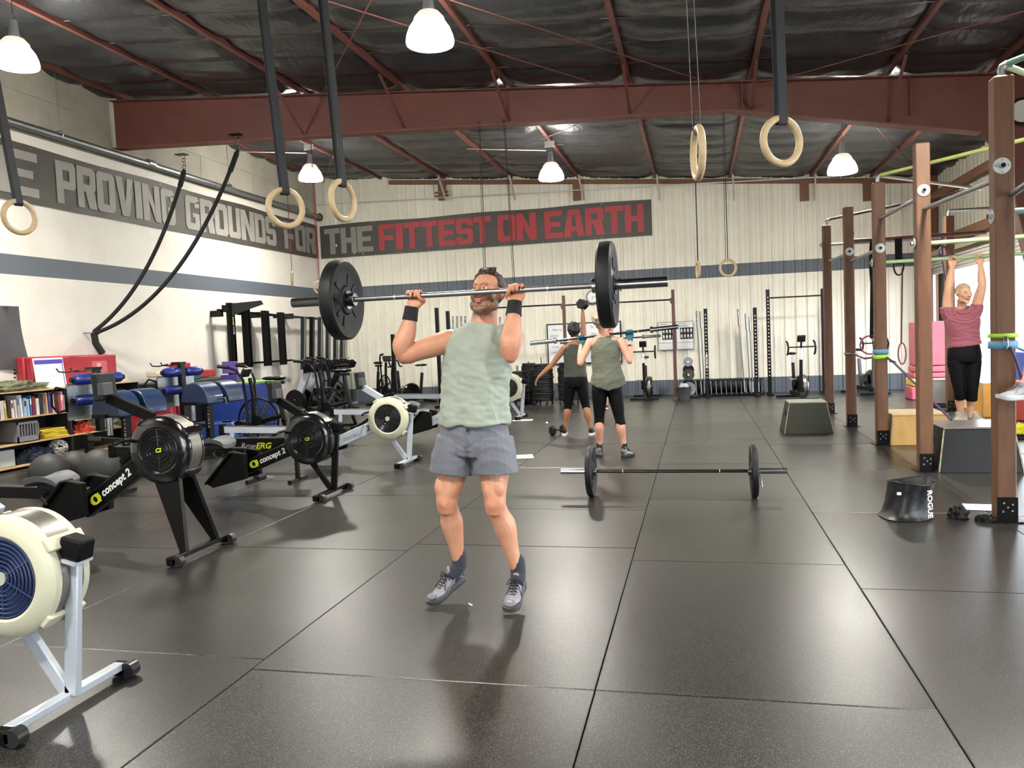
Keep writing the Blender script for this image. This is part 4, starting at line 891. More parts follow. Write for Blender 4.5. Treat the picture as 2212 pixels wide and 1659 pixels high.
# ---------------------------------------------------------------- person beyond the woman with the barbell (mostly hidden)
def far_person():
    T = thing('person', 'person in black shorts standing far behind the woman with the barbell, one shoe showing', 'person', (0, 0, 0))
    X0, cy = -1.60, 15.1; b = MB(); H = Head((X0, cy-.03, 1.57), yaw=0, k=.98); H.build(b)
    limb(b, [((X0, cy, 1.5), .05, .05), ((X0, cy, 1.4), .05, .05), ((X0, cy, 1.36), .09, .06)], caps=False)
    limb(b, [((X0, cy, .85), .15, .11), ((X0, cy, 1.1), .13, .10), ((X0, cy, 1.3), .15, .09), ((X0, cy, 1.38), .07, .05)], caps=False)
    for s in (-1, 1):
        S_ = V(X0+s*.17, cy, 1.31); E = V(X0+s*.24, cy-.1, 1.08); Wr = V(X0+s*.22, cy-.20, 1.24)
        limb(b, [(S_, .05, .05), (E, .035, .035), (Wr, .025, .024)]); grip(b, (X0+s*.22, cy-.22, 1.34), (1, 0, 0), (0, .3, -.95), Wr, thumb=-s, q=(0, .95, .3), k=.9)
        hip = V(X0+s*.085, cy, .84); kn = V(X0+s*.11, cy-.01, .46); an = V(X0-.0+s*.13, cy+.02, .1)
        limb(b, [(hip, .08, .09), (hip.lerp(kn, .5), .068, .072), (kn, .05, .052), (kn.lerp(an, .35)+V(0, .015, 0), .05, .052), (an, .03, .032), (an+V(0, 0, -.04), .03, .04)], caps=False)
        shoe(T, (X0+s*.15, cy-.17, 0), (X0+s*.13, cy+.07, 0), (0, 0, 1), mat('black_shoe', '#1c1b1d', .6, var=.3), mat('white_outsole', '#d8d6d2', .5), None, .95)
    sk = col3('#dba48f'); fuse(b, 'body', SKIN, T, .008, 2, None, lambda co: H.paint(co, np.tile(sk, (len(co), 1)), sk)); H.eyes(T)
    H.hair(T, mat('dark_hair', '#2b211b', .55), lambda p: 1 if (p.z > .07 or p.y > 0) and p.z > -.06 else 0, .01, .006, vox=.006)
    s = MB(); limb(s, [((X0, cy, .88), .16, .12), ((X0, cy, 1.1), .145, .115), ((X0, cy, 1.28), .16, .105), ((X0, cy, 1.36), .12, .07)], n=20, caps=False); fuse(s, 't_shirt', cloth('white_tee', '#c9c6c0'), T, .009, 1)
    s = MB(); limb(s, [((X0, cy, .92), .15, .115), ((X0, cy, .78), .168, .125)], n=20, caps=False)
    for q in (-1, 1): limb(s, [((X0+q*.085, cy, .80), .09, .11), ((X0+q*.1, cy, .58), .085, .095)], n=18, caps=False)
    fuse(s, 'shorts', LEG, T, .009, 1)
far_person()
barbell('thin dark barbell held in front of the whiteboard by the far person', .95, .63, [], (-1.60, 14.88, 1.34), slope=.03, shaft=mat('dark_shaft', '#3c3b39', .25, metal=.9), sleeve=.024)

# ---------------------------------------------------------------- someone swinging from the rig at the right edge
def edge_person():
    T = thing('person', 'person at the right edge hanging from the rig, one grey shoe and blue clothes showing', 'person', (0, 0, 0))
    X0, cy = 2.80, 6.62; b = MB()
    limb(b, [((X0, cy, 1.15), .16, .115), ((X0, cy, 1.35), .15, .11), ((X0, cy, 1.55), .16, .10), ((X0, cy, 1.64), .07, .06)], caps=False)
    H = Head((X0, cy-.05, 1.83), yaw=-.4, k=1); H.build(b); limb(b, [((X0, cy, 1.78), .05, .05), ((X0, cy, 1.62), .055, .055)], caps=False)
    for s in (-1, 1):
        S_ = V(X0+s*.17, cy, 1.6); E = V(X0+s*.22, cy, 1.85); Wr = V(X0+s*.2, cy, 2.06); limb(b, [(S_, .05, .05), (E, .038, .038), (Wr, .026, .024)])
        grip(b, (X0+s*.2, cy+.0, 2.16), (1, 0, 0), (0, .3, -.95), Wr, rb=.018, thumb=-s, q=(0, .95, .3))
    for hip, kn, an in (((X0-.08, cy, 1.08), (2.36, 6.28, 1.25), (2.17, 6.02, .96)), ((X0+.08, cy, 1.08), (X0+.1, cy+.05, .68), (X0+.1, cy+.2, .35))):
        hip, kn, an = Vector(hip), Vector(kn), Vector(an)
        limb(b, [(hip, .085, .095), (hip.lerp(kn, .5), .07, .075), (kn, .052, .055), (kn.lerp(an, .4), .05, .052), (an, .032, .034), (an+(an-kn).normalized()*.05, .032, .04)], caps=False)
    sk = col3('#b88566'); fuse(b, 'body', SKIN, T, .007, 2, None, lambda co: H.paint(co, np.tile(sk, (len(co), 1)), sk)); H.eyes(T)
    H.hair(T, mat('dark_hair', '#2b211b', .55), lambda p: 1 if (p.z > .07 or p.y > 0) and p.z > -.06 else 0, .01, .006, vox=.006)
    BL = cloth('blue_shirt', '#2868a8', .8); s = MB(); limb(s, [((X0, cy, 1.10), .18, .13), ((X0, cy, 1.35), .165, .125), ((X0, cy, 1.55), .17, .11), ((X0, cy, 1.62), .1, .07)], n=20, caps=False); fuse(s, 'shirt', BL, T, .009, 1, wrinkles(.006))
    s = MB(); limb(s, [((X0, cy, 1.16), .155, .12), ((X0, cy, 1.04), .17, .125)], n=20, caps=False); limb(s, [((X0-.08, cy, 1.08), .10, .11), ((2.50, 6.42, 1.19), .09, .095)], n=16, caps=False); limb(s, [((X0+.08, cy, 1.06), .1, .11), ((X0+.09, cy, .8), .09, .1)], n=16, caps=False)
    fuse(s, 'shorts', cloth('blue_shorts', '#2f6fae', .8), T, .009, 1)
    gs = mat('grey_mesh_shoe', '#a2a3a5', .7, var=.35, vs=30, bump=.3, bs=300)
    shoe(T, (1.965, 5.93, .865), (2.20, 6.00, .865), (.1, 0, 1), gs, mat('pale_grey_sole', '#b9babb', .6), mat('grey_lace', '#6c6d70', .8))
    shoe(T, (X0+.05, cy+.05, .27), (X0+.1, cy+.25, .27), (0, 0, 1), gs, mat('pale_grey_sole', '#b9babb', .6), mat('grey_lace', '#6c6d70', .8))
edge_person()
# ================================================================ lettering
def words(par, name, s, m, o, ux, uy, h, shear=0, bold=.02, sx=1.0, ext=.0008, sp=1.0):
    cu = bpy.data.curves.new(name, 'FONT'); cu.body = s; cu.size = 1; cu.offset = bold; cu.shear = shear; cu.extrude = 0; cu.space_character = sp; cu.resolution_u = 3
    o_ = bpy.data.objects.new('tmp', cu); COL.objects.link(o_); dg = bpy.context.evaluated_depsgraph_get(); dg.update()
    me = bpy.data.meshes.new_from_object(o_.evaluated_get(dg)); bpy.data.objects.remove(o_)
    ux = Vector(ux).normalized(); uy = Vector(uy).normalized(); nn = ux.cross(uy); k = h/.7
    me.transform(Matrix.Translation(o) @ Matrix((ux*k*sx, uy*k, nn)).transposed().to_4x4())
    me.materials.clear(); me.materials.append(m); me.name = name
    ob = bpy.data.objects.new(name, me); COL.objects.link(ob); ob.parent = par; return ob

# banner lettering: chunky block capitals as outlines in a unit box
def glyph(c):
    s, t = .34, .2; i = .06
    R = lambda a, b, c_, d: [(a, b), (c_, b), (c_, d), (a, d)]
    G = {
     'T': [R(0, 1-t, 1, 1), R(.5-s/2, 0, .5+s/2, 1-t)], 'H': [R(0, 0, s, 1), R(1-s, 0, 1, 1), R(s, .4, 1-s, .6)],
     'E': [R(0, 0, s, 1), R(s, 1-t, 1, 1), R(s, .41, .88, .59), R(s, 0, 1, t)], 'F': [R(0, 0, s, 1), R(s, 1-t, 1, 1), R(s, .38, .88, .57)],
     'I': [R(.0, 0, 1, 1)],
     'P': [R(0, 0, s, 1), [(s, 1), (.88, 1), (1, .9), (1, .8), (s, .8)], R(1-s, .55, 1, .8), [(s, .35), (.88, .35), (1, .45), (1, .55), (s, .55)]],
     'R': [R(0, 0, s, 1), [(s, 1), (.88, 1), (1, .9), (1, .8), (s, .8)], R(1-s, .58, 1, .8), [(s, .40), (.86, .40), (1, .5), (1, .58), (s, .58)], [(1-s-.06, 0), (1.04, 0), (.92, .40), (s+.1, .40)]],
     'O': [[(0, .1), (s, .2), (s, .8), (0, .9)], [(1-s, .2), (1, .1), (1, .9), (1-s, .8)], [(0, .9), (s, .8), (1-s, .8), (1, .9), (.88, 1), (.12, 1)], [(.12, 0), (.88, 0), (1, .1), (1-s, .2), (s, .2), (0, .1)]],
     'V': [[(.3, 0), (.7, 0), (.5, .34)], [(0, 1), (.3, 0), (.5, .34), (.36, 1)], [(.7, 0), (1, 1), (.64, 1), (.5, .34)]],
     'N': [R(0, 0, s, 1), R(1-s, 0, 1, 1), [(s, 1), (s, .55), (1-s, 0), (1-s, .45)]],
     'G': [[(0, .1), (s, .2), (s, .8), (0, .9)], [(0, .9), (s, .8), (1-s, .8), (1, .9), (.88, 1), (.12, 1)], R(1-s, .68, 1, .8), [(.12, 0), (.88, 0), (1, .1), (1-s, .2), (s, .2), (0, .1)], [(1-s, .2), (1, .1), (1, .5), (1-s, .5)], R(.5, .38, 1-s, .5)],
     'U': [[(0, .1), (s, .2), (s, 1), (0, 1)], [(1-s, .2), (1, .1), (1, 1), (1-s, 1)], [(.12, 0), (.88, 0), (1, .1), (1-s, .2), (s, .2), (0, .1)]],
     'D': [R(0, 0, s, 1), [(s, .8), (1-s, .8), (1, .88), (.84, 1), (s, 1)], [(1-s, .2), (1, .12), (1, .88), (1-s, .8)], [(s, 0), (.84, 0), (1, .12), (1-s, .2), (s, .2)]],
     'S': [[(0, .9), (s, .8), (1-s, .8), (1, .9), (.88, 1), (.12, 1)], [(0, .5), (s, .62), (s, .8), (0, .9)], [(0, .5), (.14, .40), (1-s, .40), (1, .5), (.86, .60), (s, .60)], [(1-s, .2), (1, .1), (1, .5), (1-s, .40)], [(.12, 0), (.88, 0), (1, .1), (1-s, .2), (s, .2), (0, .1)], R(0, .1, s, .30), R(1-s, .70, 1, .9)],
     'A': [[(0, 0), (s, 0), (.44, .8), (.3, 1), (.22, 1)], [(1, 0), (1-s, 0), (.56, .8), (.7, 1), (.78, 1)], [(.3, 1), (.44, .8), (.56, .8), (.7, 1)], R(.3, .2, .7, .38)]}
    return G[c]
def block_text(par, name, s, m, place, x0, x1, z0, z1, gap=.022, space=.09):
    wd = {'I': .42, 'N': 1.12, 'V': 1.05, 'A': 1.08, 'O': 1.0}; tot = sum(wd.get(c, .95) if c != ' ' else 0 for c in s)
    n_g = sum(1 for i in range(len(s)-1) if s[i] != ' ' and s[i+1] != ' '); n_s = s.count(' '); W_ = (x1-x0)-gap*n_g-space*n_s; u = W_/tot; x = x0
    for i, c in enumerate(s):
        if c == ' ': x += space; continue
        w = wd.get(c, .95)*u; bm = bmesh.new()
        for poly in glyph(c):
            ps = [(x+a*w, z0+(z1-z0)*b) for a, b in poly]
            bm.faces.new([bm.verts.new((p[0], 0, p[1])) for p in ps])
        bmesh.ops.remove_doubles(bm, verts=bm.verts, dist=1e-4)
        bmesh.ops.triangulate(bm, faces=bm.faces)
        bmesh.ops.subdivide_edges(bm, edges=bm.edges, cuts=2, use_grid_fill=True)
        me = bpy.data.meshes.new(name)
        for v in bm.verts: v.co = place(v.co.x, v.co.z, .011)
        bm.to_mesh(me); bm.free(); me.materials.append(m); ob = bpy.data.objects.new(name, me); COL.objects.link(ob); ob.parent = par
        x += w+(gap if i+1 < len(s) and s[i+1] != ' ' else 0)
BANM = mat('banner_mesh', '#474540', .55, var=.5, vs=2, bump=.2, bs=30, bd=.004, col2='#34332f')
LGREY = mat('banner_grey_print', '#8f8b85', .55, var=.4, vs=2.5, col2='#77736d'); LRED = mat('banner_red_print', '#a8343a', .55, var=.35, vs=2.5, col2='#8c2a2f')
def fold(a, z): return .010*noise.noise(Vector((a*1.5+z*1.1, z*1.7, 3)))+.012*max(0, 1-abs(((a*.55+z*1.4) % 1.3)-.5)/.09)*noise.noise(Vector((a*.8, 0, 7)))*2
def banner(name, label, place, a0, a1, z0, z1, letters):
    t = thing(name, label, 'banner', (0, 0, 0)); na, nzz = int((a1-a0)/.06), 16; vs = []
    for j in range(nzz+1):
        for i in range(na+1): vs.append(place(a0+(a1-a0)*i/na, z0+(z1-z0)*j/nzz+.012*sin((a0+(a1-a0)*i/na)*2.2)*(1 if j in (nzz,) else 0), 0))
    MB().add(vs, [(j*(na+1)+i, j*(na+1)+i+1, (j+1)*(na+1)+i+1, (j+1)*(na+1)+i) for j in range(nzz) for i in range(na)]).build('banner_cloth', BANM, t, sharp=180)
    for s, m, x0, x1, lb in letters: block_text(t, 'letter', s, m, place, x0, x1, z0+.095, z1-.095)
    for a in np.arange(a0+.06, a1, 1.4):
        for z in (z0+.03, z1-.03): p = place(a, z, .004); MB().ring(p, place(a, z, 1)-place(a, z, 0), .012, .003, 14, 6).build('grommet', STEEL, t)
    return t
pl_ = lambda a, z, d: Vector((XL+.022+fold(a, z)+d, a, z))       # left wall: a runs along Y
banner('wall_banner', 'long charcoal banner on the left wall with grey block letters', pl_, 3.9, 18.28, 3.64, 4.46, [('THE', LGREY, 4.0, 5.55, ''), ('TE', LGREY, 8.3, 9.65, ''), ('PROVING', LGREY, 9.98, 12.72, ''), ('GROUNDS', LGREY, 13.02, 16.25, ''), ('FOR', LGREY, 16.6, 18.15, '')])
pb_ = lambda a, z, d: Vector((a, YB-.034-fold(a+9, z)-d, z))
def px_on_back(px): return ony(px, 500, YB).x
banner('wall_banner', 'charcoal banner on the back wall with grey THE and red block letters', pb_, -9.12, -.92, 3.64, 4.46, [('THE', LGREY, px_on_back(702), px_on_back(806), ''), ('FITTEST', LRED, px_on_back(819), px_on_back(1062), ''), ('ON', LRED, px_on_back(1076), px_on_back(1160), ''), ('EARTH', LRED, px_on_back(1177), px_on_back(1392), '')])

# ================================================================ rowing machines
CREAM = mat('aged_cream_plastic', '#c4c3ab', .42, var=.3, vs=5, col2='#a9a78b'); PALE = mat('pale_aluminium', '#c3cad3', .35, metal=.3, var=.2, vs=4)
NAVY = mat('navy_plastic', '#26355a', .35); GLOSSB = mat('gloss_black', '#0e0e10', .14, coat=.6, var=.3, vs=5); MESHB = mat('perforated_band', '#8f8c84', .35, metal=.8, var=.4, vs=120, col2='#3b3935', stretch=(1, 1, 1))
def rower(label, loc, kind, group='rowing machines in a row on the left'):
    t = thing('rowing_machine', label, 'rowing machine', loc, 0, group)
    tall = kind == 'tall'; old = kind == 'cream'; FZ = .755 if tall else .56; FX = -.23 if tall else -.20; R_ = .24 if tall else .25
    fm = PALE if old else BLK; housing = CREAM if old else GLOSSB; hw = .10
    # flywheel housing
    fw = MB().lathe([(R_-.085, -hw-.004), (R_-.075, -hw-.010), (R_-.03, -hw-.006), (R_-.004, -hw+.012), (R_, -hw+.03), (R_-.004, -hw+.045), (R_-.02, -hw+.045), (R_-.02, hw-.045), (R_-.004, hw-.045), (R_, hw-.03), (R_-.004, hw-.012), (R_-.03, hw+.006), (R_-.085, hw+.004)], (FX, 0, FZ), (0, 1, 0), 48).build('flywheel_housing', housing, t, sharp=35)
    MB().lathe([(R_-.006, -.058), (R_-.003, -.055), (R_-.003, .055), (R_-.006, .058)], (FX, 0, FZ), (0, 1, 0), 48).build('perforated_band', MESHB, fw)
    for s in (-1, 1):
        c = (FX, s*(hw-.006), FZ); MB().cyl((FX, s*(hw-.03), FZ), c, R_-.08, n=40).build('fan_disc', NAVY if kind == 'cream' and old and 'nearest' in label else DPLAS, fw)
        mb = MB()
        for i in range(8 if not tall else 10): mb.ring((FX, s*(hw+.002), FZ), (0, 1, 0), .03+(R_-.125)*i/(7 if not tall else 9)+.004, .0034, 40, 5)
        for a in (.5, 1.6, 2.7, 3.6, 4.7, 5.8): mb.cyl((FX+cos(a)*.02, s*(hw+.002), FZ+sin(a)*.02), (FX+cos(a)*(R_-.09), s*(hw+.002), FZ+sin(a)*(R_-.09)), .0035, n=5)
        g = mb.build('fan_grille', mat('grille_gloss', '#1d1e20', .2) if not old else (NAVY if 'nearest' in label else mat('grille_black', '#202122', .3)), fw); g['kind'] = 'stuff'
        MB().cyl((FX, s*(hw+.0), FZ), (FX, s*(hw+.010), FZ), .026, n=20).build('hub_cap', BLK if not old else mat('hub_grey', '#a8ada0', .4), fw)
        MB().lathe([(R_-.088, s*.004), (R_-.070, s*.014), (R_-.045, s*.012)], c, (0, 1, 0), 44).build('rim_ring', mat('rim_gloss', '#4a4c50', .2, metal=.5) if not old else BLK, fw)
    if not old: words(fw, 'lettering', 'C2', YEL, (FX-.019, -hw-.0115, FZ-.014), (1, 0, .1), (-.1, 0, 1), .028, .3, .04)
    for a in (.55, -.75, 2.2):
        c = Vector((FX+cos(a)*(R_+.004), 0, FZ+sin(a)*(R_+.004))); Rm = Matrix.Rotation(-a, 3, 'Y'); MB().box(c, (.022, .19, .06), Rm).build('housing_clip', housing, fw, bev=.006)
    # front legs
    if tall:
        for s in (-1, 1):
            y0 = s*.06; y1 = s*.17
            vs = [(-.30, y0, .54), (-.10, y0, .54), (-.10, y0+s*.02, .54), (-.30, y0+s*.02, .54), (-.045, y1, .05), (.005, y1, .05), (.005, y1+s*.02, .05), (-.045, y1+s*.02, .05)]
            MB().add(vs, [(0, 1, 2, 3), (4, 7, 6, 5), (0, 4, 5, 1), (1, 5, 6, 2), (2, 6, 7, 3), (3, 7, 4, 0)]).build('leg', BLKM, t, fix=True, bev=.003)
            MB().bar((-.095, y0+s*.01, .56), (.005, y1+s*.01, .05), .022, .022).build('leg_edge', BLK, t)
    else:
        MB().bar((.055, 0, .63), (0, 0, .055), .06, .03, up=(0, 1, 0)).build('leg', fm, t, bev=.004)
        MB().bar((-.235, 0, .36), (-.02, 0, .055), .055, .03, up=(0, 1, 0)).build('leg', fm, t, bev=.004)
        MB().add(*(lambda m: (m.v, m.f))(MB().box((.072, 0, .665), (.10, .085, .085), Matrix.Rotation(.25, 3, 'Y')))).build('bumper_block', BLKM, t, bev=.01)
        MB().box((.05, 0, .618), (.1, .10, .012), Matrix.Rotation(.25, 3, 'Y')).build('bracket', fm, t)
    MB().bar((-.02, -.29, .052), (-.02, .29, .052), .05, .032).build('front_foot', fm if old else BLK, t, bev=.004)
    for s in (-1, 1):
        MB().box((-.02, s*.30, .035), (.085, .05, .06)).build('foot_cap', BLKM, t, bev=.012)
        MB().cyl((-.005+.03, s*.275, .036), (.025, s*.325, .036), .034, n=18).build('wheel', mat('wheel_grey', '#222325', .35), t)
    # boom and foot stretchers
    a_ = Vector((FX-.17, 0, FZ-.08)); b_ = Vector((-.95, 0, .31 if tall else .26))
    bo = MB().bar(a_, b_, .13, .075, up=(0, 1, 0)); bm_ = bo.build('boom', fm, t, bev=.006)
    dr = (a_-b_).normalized(); upv = Vector((0, -1, 0)).cross(dr)*-1
    if upv.z < 0: upv = -upv
    if old: words(bm_, 'lettering', 'concept', mat('outline_grey', '#858f9b', .5), b_+dr*.15+Vector((0, -.0395, 0))-upv*.022, dr, upv, .048, .25, .03); words(bm_, 'lettering', '2', mat('dark_print', '#23262b', .5), b_+dr*.485+Vector((0, -.0395, 0))-upv*.022, dr, upv, .058, .2, .03)
    else:
        k = 1.0
        words(bm_, 'lettering', 'concept 2', WPR, b_+dr*.215+Vector((0, -.0395, 0))-upv*.018, dr, upv, .052, .2, .035)
        MB().prism([(-.045*cos(u) - .0+(-.012 if cos(u) > 0 else 0), .036*sin(u)) for u in [2*pi*i/24 for i in range(24)]], b_+dr*.155+Vector((0, -.0385, 0))+upv*.003, dr, upv, .0015).build('lime_emblem', YEL, bm_)
        MB().prism([(.016*cos(u), .022*sin(u)) for u in [2*pi*i/20 for i in range(20)]], b_+dr*.148+Vector((0, -.0388, 0))+upv*.003, dr, upv, .0024).build('emblem_centre', BLKM, bm_)
        MB().bar(b_+dr*.182+Vector((0, -.0388, 0))-upv*.033, b_+dr*.192+Vector((0, -.0388, 0))+upv*.033, .012, .002, up=(0, 1, 0)).build('emblem_bar', YEL, bm_)
    for s in (-1, 1):
        y = s*.125; P0 = Vector((-.86, y, .43)); P1 = Vector((-1.26, y, .17 if not tall else .21))
        dz = .13 if tall else .03; MB().prism([(-.84, .40), (-.96, .42), (-1.26, .10), (-1.20, .07), (-.84, .16)], (0, y, dz), (1, 0, 0), (0, 0, 1), .06).build('footplate', BLKM, t, bev=.008)
        MB().bar((-.98, y, .42+dz), (-1.27, y, .11+dz), .022, .12, up=(0, 1, 0)).build('foot_board', BLKM, t, bev=.006)
        MB().tube([(-1.11, y-.055, .385), (-1.15, y-.06, .43), (-1.17, y, .455), (-1.15, y+.06, .43), (-1.11, y+.055, .385)], .012, 6).build('foot_strap', RUB, t)
    # rail, seat, rear leg
    rz = .475 if not tall else .475
    rb = MB().bar((-.92, 0, rz-.05), (-2.42, 0, rz-.02), .085, .045, up=(0, 1, 0)).build('rail', PALE if old else BLK, t, bev=.004)
    MB().bar((-.92, 0, rz-.004), (-2.42, 0, rz+.026), .008, .05, up=(0, 1, 0)).build('rail_top', CHR, rb)
    MB().bb((-2.47, -.035, rz-.09), (-2.40, .035, rz+.05)).build('end_cap', BLKM, t, bev=.01)
    MB().bar((-2.30, 0, rz-.06), (-2.36, 0, .05), .045, .045).build('rear_leg', fm, t, bev=.004)
    MB().bar((-2.36, -.2, .028), (-2.36, .2, .028), .04, .04).build('rear_foot', DPLAS, t, bev=.006)
    sx = -1.22; n, m = 14, 12; top = []
    sv = MB(); vs = []
    for j in range(m+1):
        v = -1+2*j/m
        for i in range(n+1):
            u = -1+2*i/n; w = .155*(1-.18*max(0, u))*(1 if abs(v) < .9 else .96); z = rz+.075+.020*abs(v)**1.6+.012*cos(u*2.4)-.02*max(0, u)**2-.012*(abs(u) > .95)
            vs.append((sx+u*.13, v*w, z))
    N_ = len(vs); vs += [(x, y*.9, z-.045) for x, y, z in vs]; fs = []
    for j in range(m):
        for i in range(n): q = j*(n+1)+i; fs += [(q, q+1, q+n+2, q+n+1), (N_+q, N_+q+n+1, N_+q+n+2, N_+q+1)]
    for i in range(n): fs += [(i, N_+i, N_+i+1, i+1), (m*(n+1)+i, m*(n+1)+i+1, N_+m*(n+1)+i+1, N_+m*(n+1)+i)]
    for j in range(m): q = j*(n+1); fs += [(q, q+n+1, N_+q+n+1, N_+q), (q+n, N_+q+n, N_+q+2*n+1, q+2*n+1)]
    sv.add(vs, fs).build('seat', GREY, t, fix=True, bev=.004)
    MB().bb((sx-.10, -.05, rz-.01), (sx+.10, .05, rz+.05)).build('seat_carriage', DPLAS, t, bev=.006)
    # monitor arm and monitor, handle
    ar0 = Vector((FX-.10, 0, FZ+R_-.02)); ar1 = Vector((FX-.46, 0, FZ+R_+.13)) if tall else Vector((FX-.33, 0, FZ+R_+.12))
    MB().bar(ar0, ar1, .075, .05, up=(0, 1, 0)).build('monitor_arm', BLKM if not old else PALE, t, bev=.006)
    mo = MB().box(ar1+Vector((-.03, 0, .08)), (.07, .17, .2), Matrix.Rotation(-.1, 3, 'Y')).build('monitor', DPLAS, t, bev=.012)
    MB().box(ar1+Vector((.01, -.04, .065)), (.05, .10, .09)).build('battery_box', PLAS, mo, bev=.006)
    MB().box(ar1+Vector((-.067, 0, .095)), (.004, .12, .09), Matrix.Rotation(-.1, 3, 'Y')).build('screen', mat('lcd_grey', '#6f7468', .25), mo)
    MB().tube([(FX-.26, -.22, FZ+.06), (FX-.28, -.12, FZ+.07), (FX-.28, 0, FZ+.07), (FX-.28, .12, FZ+.07), (FX-.26, .22, FZ+.06)], .014, 8).build('pull_handle', RUB, t)
    MB().bar((-.62, 0, FZ-.14+.04), (FX-.2, 0, FZ+.04), .03, .03, up=(0, 1, 0)).build('chain_guide', BLKM, t)
    return t
rower('cream and silver rowing machine nearest the camera, cut off by the left edge', (-2.51, 2.62, 0), 'cream')
rower('black rowing machine on tall wedge legs, second from the camera', (-3.43, 4.82, 0), 'tall')
rower('black rowing machine with short legs, third from the camera', (-3.42, 6.86, 0), 'black')
rower('cream wheeled rowing machine with silver boom, fourth from the camera', (-3.33, 8.64, 0), 'cream')
rower('silver framed rowing machine half hidden behind the man', (-2.88, 10.75, 0), 'cream')
rower('farthest floor rowing machine, white leg showing right of the man by the plate stacks', (-3.08, 13.65, 0), 'cream')
t = thing('rower_rail', 'detached black rower rail on a low stand behind the third rowing machine', 'rail', (0, 0, 0))
MB().bb((-4.93, 7.56, .315), (-4.05, 7.64, .47)).build('rail_beam', BLK, t, bev=.004); MB().bb((-4.93, 7.56, .472), (-4.05, 7.64, .482)).build('rail_top', CHR, t)
words(t, 'lettering', 'Row', mat('grey_print', '#a5a7a9', .5), (-4.84, 7.557, .365), (1, 0, 0), (0, 0, 1), .062, .3, .01, 1.1); words(t, 'lettering', 'ERG', YEL, (-4.655, 7.557, .365), (1, 0, 0), (0, 0, 1), .062, .3, .025, 1.1)
for x in (-4.7, -4.2): MB().bar((x, 7.6, .31), (x, 7.6, .02), .04, .04).build('stand_leg', DPLAS, t); MB().bar((x, 7.42, .02), (x, 7.78, .02), .04, .04).build('stand_foot', DPLAS, t)

# stored rowers leaning on the left wall, far corner
g_ = 'rowing machines stood on end against the left wall'
for i, (yy, nm) in enumerate([(15.95, 'first'), (16.35, 'second'), (16.75, 'third'), (17.15, 'fourth'), (17.55, 'fifth'), (17.92, 'last')]):
    t = thing('stored_rower', ['nearest of the rowers stood on end by the far left corner', 'stood on end rower with a lime printed black rail, second along', 'third stood on end rower counting from the hanging rails', 'stood on end rower just right of the middle of its row', 'next to last of the stood on end rowers towards the corner', 'last stood on end rower, touching the back corner'][i], 'rowing machine', (-8.35, yy, 0), 0, g_)
    dm = BLK if i == 1 else mat('blue_black_rail', '#2c3440', .22, metal=.6)
    MB().bar((-.18, 0, .95), (-.10, 0, 2.12), .07, .13, up=(0, 1, 0)).build('rail', dm, t, bev=.003)
    MB().bar((-.135, -.03, .96), (-.055, -.03, 2.10), .008, .045, up=(0, 1, 0)).build('rail_face', CHR if i != 1 else BLK, t)
    MB().bar((-.05, 0, .97), (-.45, 0, .10), .15, .10, up=(0, 1, 0)).build('boom', PALE if i != 4 else BLK, t, bev=.004)
    for s in (-1, 1): MB().prism([(-.12, 0), (.10, .04), (.16, .16), (.05, .24), (-.12, .16)], (0, s*.10, .86), (1, 0, 0), (0, 0, 1), .05).build('footplate', BLKM, t, bev=.01)
    MB().bar((-.12, -.14, 1.10), (-.12, .14, 1.10), .05, .03).build('roller_axle', BLKM, t); MB().cyl((.0, -.02, 1.14), (.03, -.02, 1.14), .012, n=8).build('bolt', CHR, t)
    MB().lathe([(.02, -.07), (.22, -.07), (.23, -.04), (.23, .04), (.22, .07), (.02, .07)], (-.40, 0, .28), (0, 1, 0), 28, True).build('flywheel_housing', BLK, t)
    MB().bar((-.40, 0, .06), (.10, 0, .02), .04, .04, up=(0, 1, 0)).build('leg', PALE, t); MB().bar((.10, -.16, .022), (.10, .16, .022), .04, .04).build('front_foot', PALE, t)
    if i == 1: words(t, 'lettering', 'RowERG', YEL, (-.098, -.047, 1.70), (.05, 0, 1), (-1, 0, 0), .04, .2, .02)
